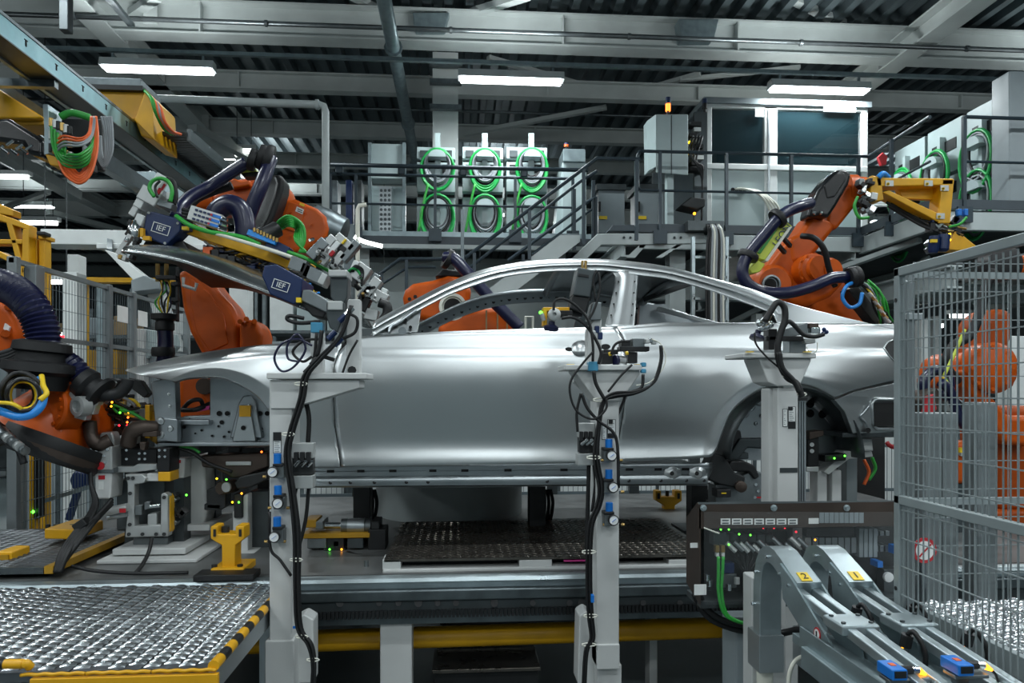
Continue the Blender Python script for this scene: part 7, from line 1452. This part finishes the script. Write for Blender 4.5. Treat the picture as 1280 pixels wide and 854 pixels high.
b = B(); p = P(125.5, 582.5, D-.122); b.lathe(p, V((0, -1, 0)), [(0, .021), (.003, .02)], 16); ob('red_badge', b, 'red', cs); plate(cs, 123, 594.5, 131, 599.5, D-.1, 'red', 'red_label'); plate(cs, 123, 602, 129, 612, D-.1, 'paper', 'type_label')
b = B(); b.tube(spl([P(112, 528, D-.1), P(115, 548, D-.12), P(124, 556, D-.12), P(138, 550, D-.1)], 6), .035, 8); ob('bronze_finger', b, 'bronze', cs, smooth=True); b = B(); b.tube(spl([P(160, 556, D-.1), P(164, 541, D-.12), P(176, 535, D-.12), P(196, 536, D-.08)], 6), .04, 8); ob('bronze_finger', b, 'bronze', cs, smooth=True)
solid(cs, [(178, 541), (196, 539), (196, 546), (178, 546)], D-.14, .06, 'bronze', 'contact_pad', .004); solid(cs, [(174, 553), (182, 553), (180, 564), (175, 562)], D-.14, .05, 'bronze', 'contact_pad', .004)
b = B(); b.cyl(P(134, 640, D-.12), P(160, 634, D-.12), 5*pm(D), 14); ob('air_cylinder', b, 'steel_lt', cs, smooth='a'); b = B(); b.cyl(P(135, 647, D-.1), P(160, 642, D-.1), 3.4*pm(D), 14); ob('air_cylinder', b, 'alu', cs, smooth='a'); plate(cs, 149, 636, 157, 641, D-.152, 'red', 'red_label'); b = B(); b.cyl(P(182, 634, D-.09), P(200, 632, D-.09), .01, 10); ob('piston_rod', b, 'chrome', cs, smooth='a')
for x0, y0, x1, y1, d, dp, m in ((166, 672, 210, 691, D-.02, .16, 'steel'), (140, 686, 232, 694, D-.12, .36, 'fixture'), (160, 694, 214, 700, D-.06, .25, 'steel'), (120, 700, 246, 705, D-.2, .5, 'fixture')): b = B(); b.pbox(x0, y0, x1, y1, d, dp); ob('base_plate', b, m, cs, bevel=.006)
for i in range(4): hose(cs, [(113, 578+i*2, 3.8), (114, 606, 3.78), (118+i, 628, 3.75), (108+i*2, 648, 3.68), (90+i*3, 670, 3.6), (76+i*3, 692, 3.52), (69+i*2, 716, 3.48)], .011, 'rubber', nm='black_cable', n=8)
for i in range(3): hose(cs, [(140, 624+i*3, 3.78), (126, 640+i*2, 3.72), (108+i*3, 658, 3.64), (88+i*3, 684, 3.55), (72, 714, 3.5)], .011, 'rubber', nm='black_cable', n=8)
hose(cs, [(190, 672, 3.75), (186, 690, 3.72), (178, 706, 3.65), (170, 716, 3.55)], .01, 'rubber', nm='black_cable', n=8); hose(cs, [(90, 708, 3.55), (120, 714, 3.52), (170, 717, 3.5), (235, 716, 3.5)], .009, 'rubber', nm='black_cable', n=8); blk(cs, 104, 655, 16, 10, .08, 3.66, -.6, 'rubber', 'cable_wrap')
# cluttered coupling with lamps between robot and car
t = thing('coupling_cluster', 'cluttered coupling with orange lights and cables before the nose of the car', 'coupling', P(170, 556, 4.1)); random.seed(13)
for i in range(34): blk(t, 128+random.random()*56, 478+random.random()*60, 4+random.random()*9, 4+random.random()*9, .08, 4.0+random.random()*.3, random.random()*1.5, random.choice(['black', 'black', 'darkmetal', 'darkmetal', 'gunmetal', 'steel', 'steel_lt', 'bronze']), 'device', .005)
for i in range(14): hose(t, [(126+random.random()*30, 490+random.random()*30, 4.0), (140+random.random()*30, 500+random.random()*30, 3.98), (160+random.random()*30, 505+random.random()*30, 4.0)], .008, random.choice(['rubber', 'rubber', 'green', 'cyellow', 'cgrey']), nm='cable', n=6, k=5)
for x, y, m in ((140, 503, 'led_a'), (139, 508, 'led_a'), (160, 522, 'led_o'), (159, 528, 'led_o'), (161, 516, 'led_a'), (149, 532, 'led_r'), (159, 532, 'led_r'), (150, 516, 'led_g')): b = B(); b.ball(P(x, y, 3.93), .0055, 8); ob('lamp', b, m, t)
solid(t, [(164, 512), (182, 510), (182, 536), (164, 537)], 3.98, .1, 'steel', 'box', .008); solid(t, [(181, 506), (187, 506), (187, 548), (181, 548)], 3.97, .1, 'yellow', 'yellow_plate', .004); solid(t, [(187, 512), (200, 520), (196, 556), (187, 550)], 4.0, .08, 'yellow_dk', 'yellow_plate', .004)
solid(t, [(160, 472), (175, 476), (186, 492), (180, 498), (164, 486)], 4.0, .06, 'darkmetal', 'bracket', .006); b = B(); p = P(172, 556, 4.1); b.bb((p.x-.06, 4.08, ZB), (p.x+.06, 4.18, P(172, 536, 4.1).z)); ob('stand', b, 'gunmetal', t)
hose(t, [(150, 512, 3.95), (168, 518, 3.93), (190, 532, 3.95)], .009, 'green', nm='green_cable', n=6)
# grey pedestal, second motor, bracket arm
t = thing('grey_pedestal', 'grey cast pedestal beside the clamp station', 'pedestal', P(245, 672, 4.1)); solid(t, [(232, 572), (250, 570), (256, 578), (258, 640), (254, 660), (230, 660), (236, 630)], 4.1, .3, 'fixture', 'casting', .02); solid(t, [(217, 573), (231, 573), (230, 598), (217, 598)], 3.98, .1, 'fixture', 'motor', .008); plate(t, 219, 575, 226, 579, 3.98, 'red', 'red_label'); b = B(); b.pbox(216, 656, 262, 664, 4.05, .4); ob('foot', b, 'fixture', t, bevel=.006)
b = B(); b.bb((P(217, 600, 4.0).x, 4.0, ZB), (P(230, 600, 4.0).x, 4.1, P(224, 598, 4).z)); ob('motor_post', b, 'gunmetal', t)
for i in range(8): blk(t, 216+random.random()*18, 612+random.random()*40, 5+random.random()*6, 5+random.random()*6, .06, 3.95, random.random(), random.choice(['black', 'darkmetal', 'steel']), 'sensor_part', .004)
b = B(); b.ball(P(233, 619, 3.9), .0055, 8); ob('led', b, 'led_g', t)
hose(t, [(222, 560, 3.95), (240, 566, 3.95), (262, 580, 3.95), (290, 590, 3.95)], .01, 'rubber', nm='cable', n=6); hose(t, [(224, 558, 3.95), (240, 560, 3.95), (250, 566, 3.95)], .008, 'green', nm='green_cable', n=6)
t = thing('support_arm', 'dark slotted support arm with a round pin under the front of the car', 'support', P(300, 640, 4.05))
solid(t, [(250, 570), (335, 566), (335, 584), (318, 590), (306, 596), (290, 598), (268, 586), (252, 584)], 4.0, .12, 'bronze', 'slotted_arm', .01); b = B(); b.pbox(282, 577, 314, 582, 3.99, .03); ob('slot', b, 'steel_lt', t, bevel=.003); solid(t, [(292, 604), (300, 596), (335, 588), (335, 600), (312, 610), (296, 612)], 3.98, .14, 'darkmetal', 'lower_arm', .01)
drum(t, P(285, 609, 4.02), V((-.3, -1, 0)), [(-.06, .035), (.06, .035), (.07, .03)], 'bronze', 'pin_boss'); drum(t, P(284, 609, 3.95), V((-.3, -1, 0)), [(0, .026), (.012, .026)], 'steel_lt', 'pin')
for pts, m in (([(258, 612), (282, 606), (282, 634), (276, 638), (258, 636)], 'black'), ([(255, 630), (276, 630), (276, 638), (255, 638)], 'darkmetal'), ([(292, 618), (303, 618), (303, 648), (292, 648)], 'black')): solid(t, pts, 4.0, .1, m, 'valve_block', .006, 2)
for x, y, m in ((271, 598.5, 'led_y'), (283, 599.5, 'led_g'), (290.5, 628, 'led_y'), (298.5, 628, 'led_g'), (302, 617, 'led_a'), (327, 565, 'led_o')): b = B(); b.ball(P(x, y, 3.96), .0055, 8); ob('led', b, m, t)
solid(t, [(291, 640), (306, 618), (310, 618), (310, 700), (291, 700)], 4.02, .1, 'fixture', 'stand', .006); b = B(); b.pbox(285, 692, 318, 704, 3.95, .25); ob('stand_foot', b, 'fixture', t, bevel=.006)
solid(t, [(312, 614), (336, 614), (336, 700), (312, 700)], 4.1, .3, 'gunmetal', 'frame_plate', .006); b = B(); b.pbox(260, 556, 270, 660, 4.25, .1); ob('riser', b, 'gunmetal', t); b = B(); b.pbox(322, 556, 336, 616, 4.2, .15); ob('riser', b, 'darkmetal', t)
for x0, y0, x1, y1 in ((248, 558, 270, 566), (285, 559, 300, 566), (302, 560, 330, 568)): b = B(); b.pbox(x0, y0, x1, y1, 4.05, .2); ob('rest_pad', b, 'darkmetal', t, bevel=.005)
# yellow centring stands
def ystand(x, y, D, s, lb):
    t = thing('centring_stand', lb, 'stand', P(x, y, D)); q = lambda a: [(x+dx*s, y+dy*s) for dx, dy in a]
    solid(t, q([(-21, -62), (-12, -62), (-12, -52), (10, -52), (10, -62), (21, -62), (21, -46), (10, -38), (10, -8), (-7, -8), (-7, -38), (-21, -46)]), D, .1*s, 'yellow', 'fork', .006, 2); b = B(); b.pbox(x-21*s, y-9*s, x+21*s, y, D-.04, .2*s); ob('foot', b, 'yellow', t, bevel=.005)
    for dx in (-16, 16): b = B(); b.pbox(x+dx*s-1.5, y-58*s, x+dx*s+1.5, y-49*s, D-.006, .02); ob('fork_slot', b, 'black', t); b = B(); p = P(x+dx*s, y-9*s, D); b.cyl(p, p+V((0, 0, .02)), .014*s, 8); ob('foot_bolt', b, 'darkmetal', t)
    b = B(); b.cyl(P(x-2, y-52*s, D+.05), P(x-2, y-62*s, D+.05), .018*s, 10); ob('centring_pin', b, 'darkmetal', t)
    return t
ystand(284, 720, 3.5, 1.0, 'yellow forked centring stand on a black plate behind the walkway'); b = B(); b.pbox(241, 719, 317, 727, 3.37, .12); one('black_plate', b, 'black', 'black plate under the yellow forked stand', 'plate', bevel=.004)
ystand(836, 662, 5.2, .78, 'small yellow forked stand seen under the car near its sill end')
# cylinder unit next to the first post
t = thing('cylinder_unit', 'silver air cylinder on a yellow strip behind the first fixture post', 'cylinder', P(430, 695, 4.0))
b = B(); b.pbox(378, 667, 462, 673, 3.98, .2); ob('yellow_strip', b, 'yellow_dk', t, bevel=.003); b = B(); b.cyl(P(427, 657, 4.05), P(464, 657, 4.05), 9*pm(4), 20); ob('cylinder_body', b, 'steel', t, smooth='a'); b = B(); b.cyl(P(435, 657, 4.04), P(456, 657, 4.04), 9.2*pm(4), 20); ob('cylinder_band', b, 'alu', t, smooth='a'); b = B(); b.cyl(P(398, 657, 4.05), P(427, 657, 4.05), .018, 10); ob('rod', b, 'chrome', t, smooth='a')
for x0, y0, x1, y1, m in ((380, 650, 396, 660, 'yellow_dk'), (394, 652, 404, 662, 'steel'), (464, 652, 474, 662, 'darkmetal'), (384, 673, 408, 686, 'steel'), (434, 673, 454, 686, 'gunmetal'), (408, 672, 430, 688, 'black'), (416, 676, 424, 684, 'steel_lt'), (404, 686, 432, 691, 'black'), (460, 662, 482, 688, 'black')): b = B(); b.pbox(x0, y0, x1, y1, 3.99, .16); ob('mount_part', b, m, t, bevel=.005)
for x, m in ((412, 'led_g'), (427, 'led_a')): b = B(); b.ball(P(x, 687, 3.97), .0055, 8); ob('led', b, m, t)
hose(t, [(434, 690, 3.95), (450, 694, 3.9), (478, 691, 3.95)], .008, 'rubber', nm='cable', n=6); b = B(); c = P(458, 714, 3.62); b.cyl(V((c.x, c.y, ZB)), V((c.x, c.y, ZB+.03)), .012, 10); ob('bolt', b, 'steel', t)
t = thing('roller_conveyor', 'small roller table with yellow edge seen under the car door', 'conveyor', P(415, 650, 5.6))
for i in range(7): b = B(); b.cyl(P(345+i*12, 652, 5.3), P(372+i*10.6, 627, 6.4), .035, 10); ob('roller', b, 'zinc', t, smooth='a')
b = B(); b.bar(P(425, 652, 5.3), P(436, 626, 6.4), .12, .06); ob('yellow_edge', b, 'yellow_dk', t); b = B(); b.bar(P(338, 655, 5.3), P(425, 655, 5.3), .05); ob('end_rail', b, 'yellow_dk', t); b = B(); p = P(380, 660, 5.8); b.bb((p.x-.4, 5.5, .3), (p.x+.3, 6.2, P(380, 652, 5.5).z-.06)); ob('frame', b, 'gunmetal', t)
# car supports and rear tooling
for x, lb in ((452, 'beside the turntable'), (672, 'behind the second fixture post'), (875, 'at the rear end of the sill')):
    t = thing('car_support', 'dark steel riser carrying the car floor, %s' % lb, 'support', P(x, 660, 4.3)); b = B(); p = P(x, 608, 4.3); b.bb((p.x-.05, 4.3, ZB), (p.x+.05, 4.42, CZ-(600-488)/900*3.72)); ob('riser', b, 'darkmetal', t, bevel=.006); b = B(); b.bb((p.x-.12, 4.24, ZB), (p.x+.12, 4.5, ZB+.03)); ob('foot', b, 'gunmetal', t)
    for k in range(3): hose(t, [(x+8+k*4, 612, 4.5), (x+9+k*5, 630, 4.5), (x+7+k*4, 655, 4.5)], .012, 'rubber', nm='cable', n=6)
t = thing('rear_clamp', 'dark swivel clamp on a grey block at the rear wheel arch', 'clamp', P(920, 630, 3.8))
solid(t, [(884, 585), (892, 566), (906, 570), (918, 590), (932, 596), (930, 612), (900, 606), (886, 600)], 3.78, .12, 'darkmetal', 'swivel_arm', .01); solid(t, [(905, 588), (914, 576), (930, 576), (944, 582), (950, 596), (944, 600), (936, 590), (920, 590)], 3.8, .1, 'black', 'hook_arm', .01); solid(t, [(894, 606), (918, 602), (924, 596), (944, 588), (956, 592), (962, 632), (894, 632)], 3.82, .12, 'steel', 'block', .008)
drum(t, P(924, 607, 3.8), V((-.2, -1, 0)), [(-.04, .03), (.06, .03), (.065, .022)], 'bronze', 'pin')
for x, y in ((945, 606), (955, 604), (948, 614), (956, 616), (944, 622)): b = B(); b.cyl(P(x, y, 3.82), P(x, y, 3.805), .008, 8); ob('cap_screw', b, 'chrome', t)
plate(t, 945, 621, 960, 623, 3.81, 'red', 'red_label'); b = B(); b.pbox(896, 612, 914, 622, 3.76, .08); ob('sensor', b, 'black', t, bevel=.004); b = B(); b.pbox(902, 616, 908, 617.5, 3.755, .01); ob('yellow_mark', b, 'cyellow', t); b = B(); b.bb((P(890, 620, 3.9).x, 3.85, ZB), (P(960, 620, 3.9).x, 4.0, P(900, 630, 3.85).z)); ob('stand', b, 'gunmetal', t)
solid(t, [(915, 538), (926, 538), (930, 565), (914, 566)], 3.95, .1, 'black', 'locating_pin', .008); solid(t, [(896, 566), (936, 566), (936, 574), (896, 575)], 3.95, .12, 'gunmetal', 'pin_base', .006)
t = thing('rear_support', 'grey support frame with green lit sensor below the rear of the car', 'support', P(1045, 640, 3.9))
for pts, d, m, nm in (([(1010, 548), (1024, 544), (1024, 584), (1010, 584)], 3.85, 'black', 'clamp_column'), ([(1012, 540), (1030, 538), (1030, 545), (1012, 550)], 3.83, 'bronze', 'contact_pad'), ([(1008, 584), (1024, 583), (1024, 590), (1008, 590)], 3.85, 'steel_lt', 'bracket'), ([(1030, 590), (1044, 576), (1056, 564), (1090, 564), (1092, 571), (1062, 574), (1046, 586), (1036, 594)], 3.86, 'fixture', 'arm'), ([(1076, 548), (1090, 548), (1092, 564), (1076, 564)], 3.84, 'fixture', 'arm_head'), ([(1031, 569), (1058, 567), (1058, 576), (1031, 578)], 3.82, 'black', 'sensor'), ([(1022, 590), (1034, 586), (1034, 640), (1022, 640)], 3.9, 'fixture', 'leg'), ([(1040, 588), (1052, 588), (1052, 640), (1040, 640)], 3.9, 'fixture', 'leg'), ([(1058, 572), (1072, 568), (1072, 640), (1058, 640)], 4.1, 'post', 'leg')): solid(t, pts, d, .1, m, nm, .006, 2)
for x in (1022, 1040, 1058): b = B(); p = P(x+6, 640, 4.0); b.bb((p.x-.03, 3.9, .0), (p.x+.03, 4.0, p.z+.02)); ob('leg_foot', b, 'fixture', t)
for x, y in ((1043, 573), (1056, 570)): b = B(); b.ball(P(x, y, 3.8), .0055, 8); ob('led', b, 'led_g', t)
for x, y in ((1015, 556), (1015, 564)): b = B(); b.cyl(P(x, y, 3.85), P(x, y, 3.835), .012, 8); ob('bolt', b, 'steel_lt', t)
b = B(); b.tube([P(1118+10*math.cos(k*.4), 550+9*math.sin(k*.4), 4.2) for k in range(8)], .014, 8); ob('red_hose', b, 'red', t, smooth=True); hose(t, [(1080, 575, 4.1), (1086, 590, 4.1), (1080, 606, 4.1)], .01, 'corange', nm='orange_cable', n=6); hose(t, [(1090, 572, 4.1), (1094, 586, 4.1), (1086, 600, 4.1)], .01, 'green', nm='green_cable', n=6)
# white tubes and pipes under the mezzanine behind the rear window
for i, (x0, y0, x1, y1) in enumerate(((905, 408, 960, 380), (930, 408, 985, 378))): b = B(); b.bar(P(x0, y0, 11.5), P(x1, y1, 10.8), .07); one('bracing_tube', b, 'steelwhite', 'slanted pale tube below the mezzanine, %s' % ('nearest the cable ladder', 'further from the cable ladder', 'above the tool robot')[i], 'tube')
b = B(); b.tube([V((P(447, 420, 9.0).x, 9, 0)), P(447, 262, 9.0), P(449, 257, 9.0), P(458, 256, 9.0)], .026, 10); one('vent_pipe', b, 'cwhite', 'thin pale pipe with bent tip behind the clamp head of the first post', 'pipe', smooth=True)
b = B(); c = P(436, 280, 9.1); b.bb((c.x-.06, 9.1, 0), (c.x+.06, 9.2, c.z)); one('grey_mast', b, 'galvd', 'grey mast next to the bent vent pipe', 'mast')
b = B(); c = P(578, 280, 8.6); b.bb((c.x-.02, 8.6, 0), (c.x+.02, 8.65, P(578, 262, 8.6).z)); one('thin_mast', b, 'galvd', 'thin grey mast in front of the stairs', 'mast')
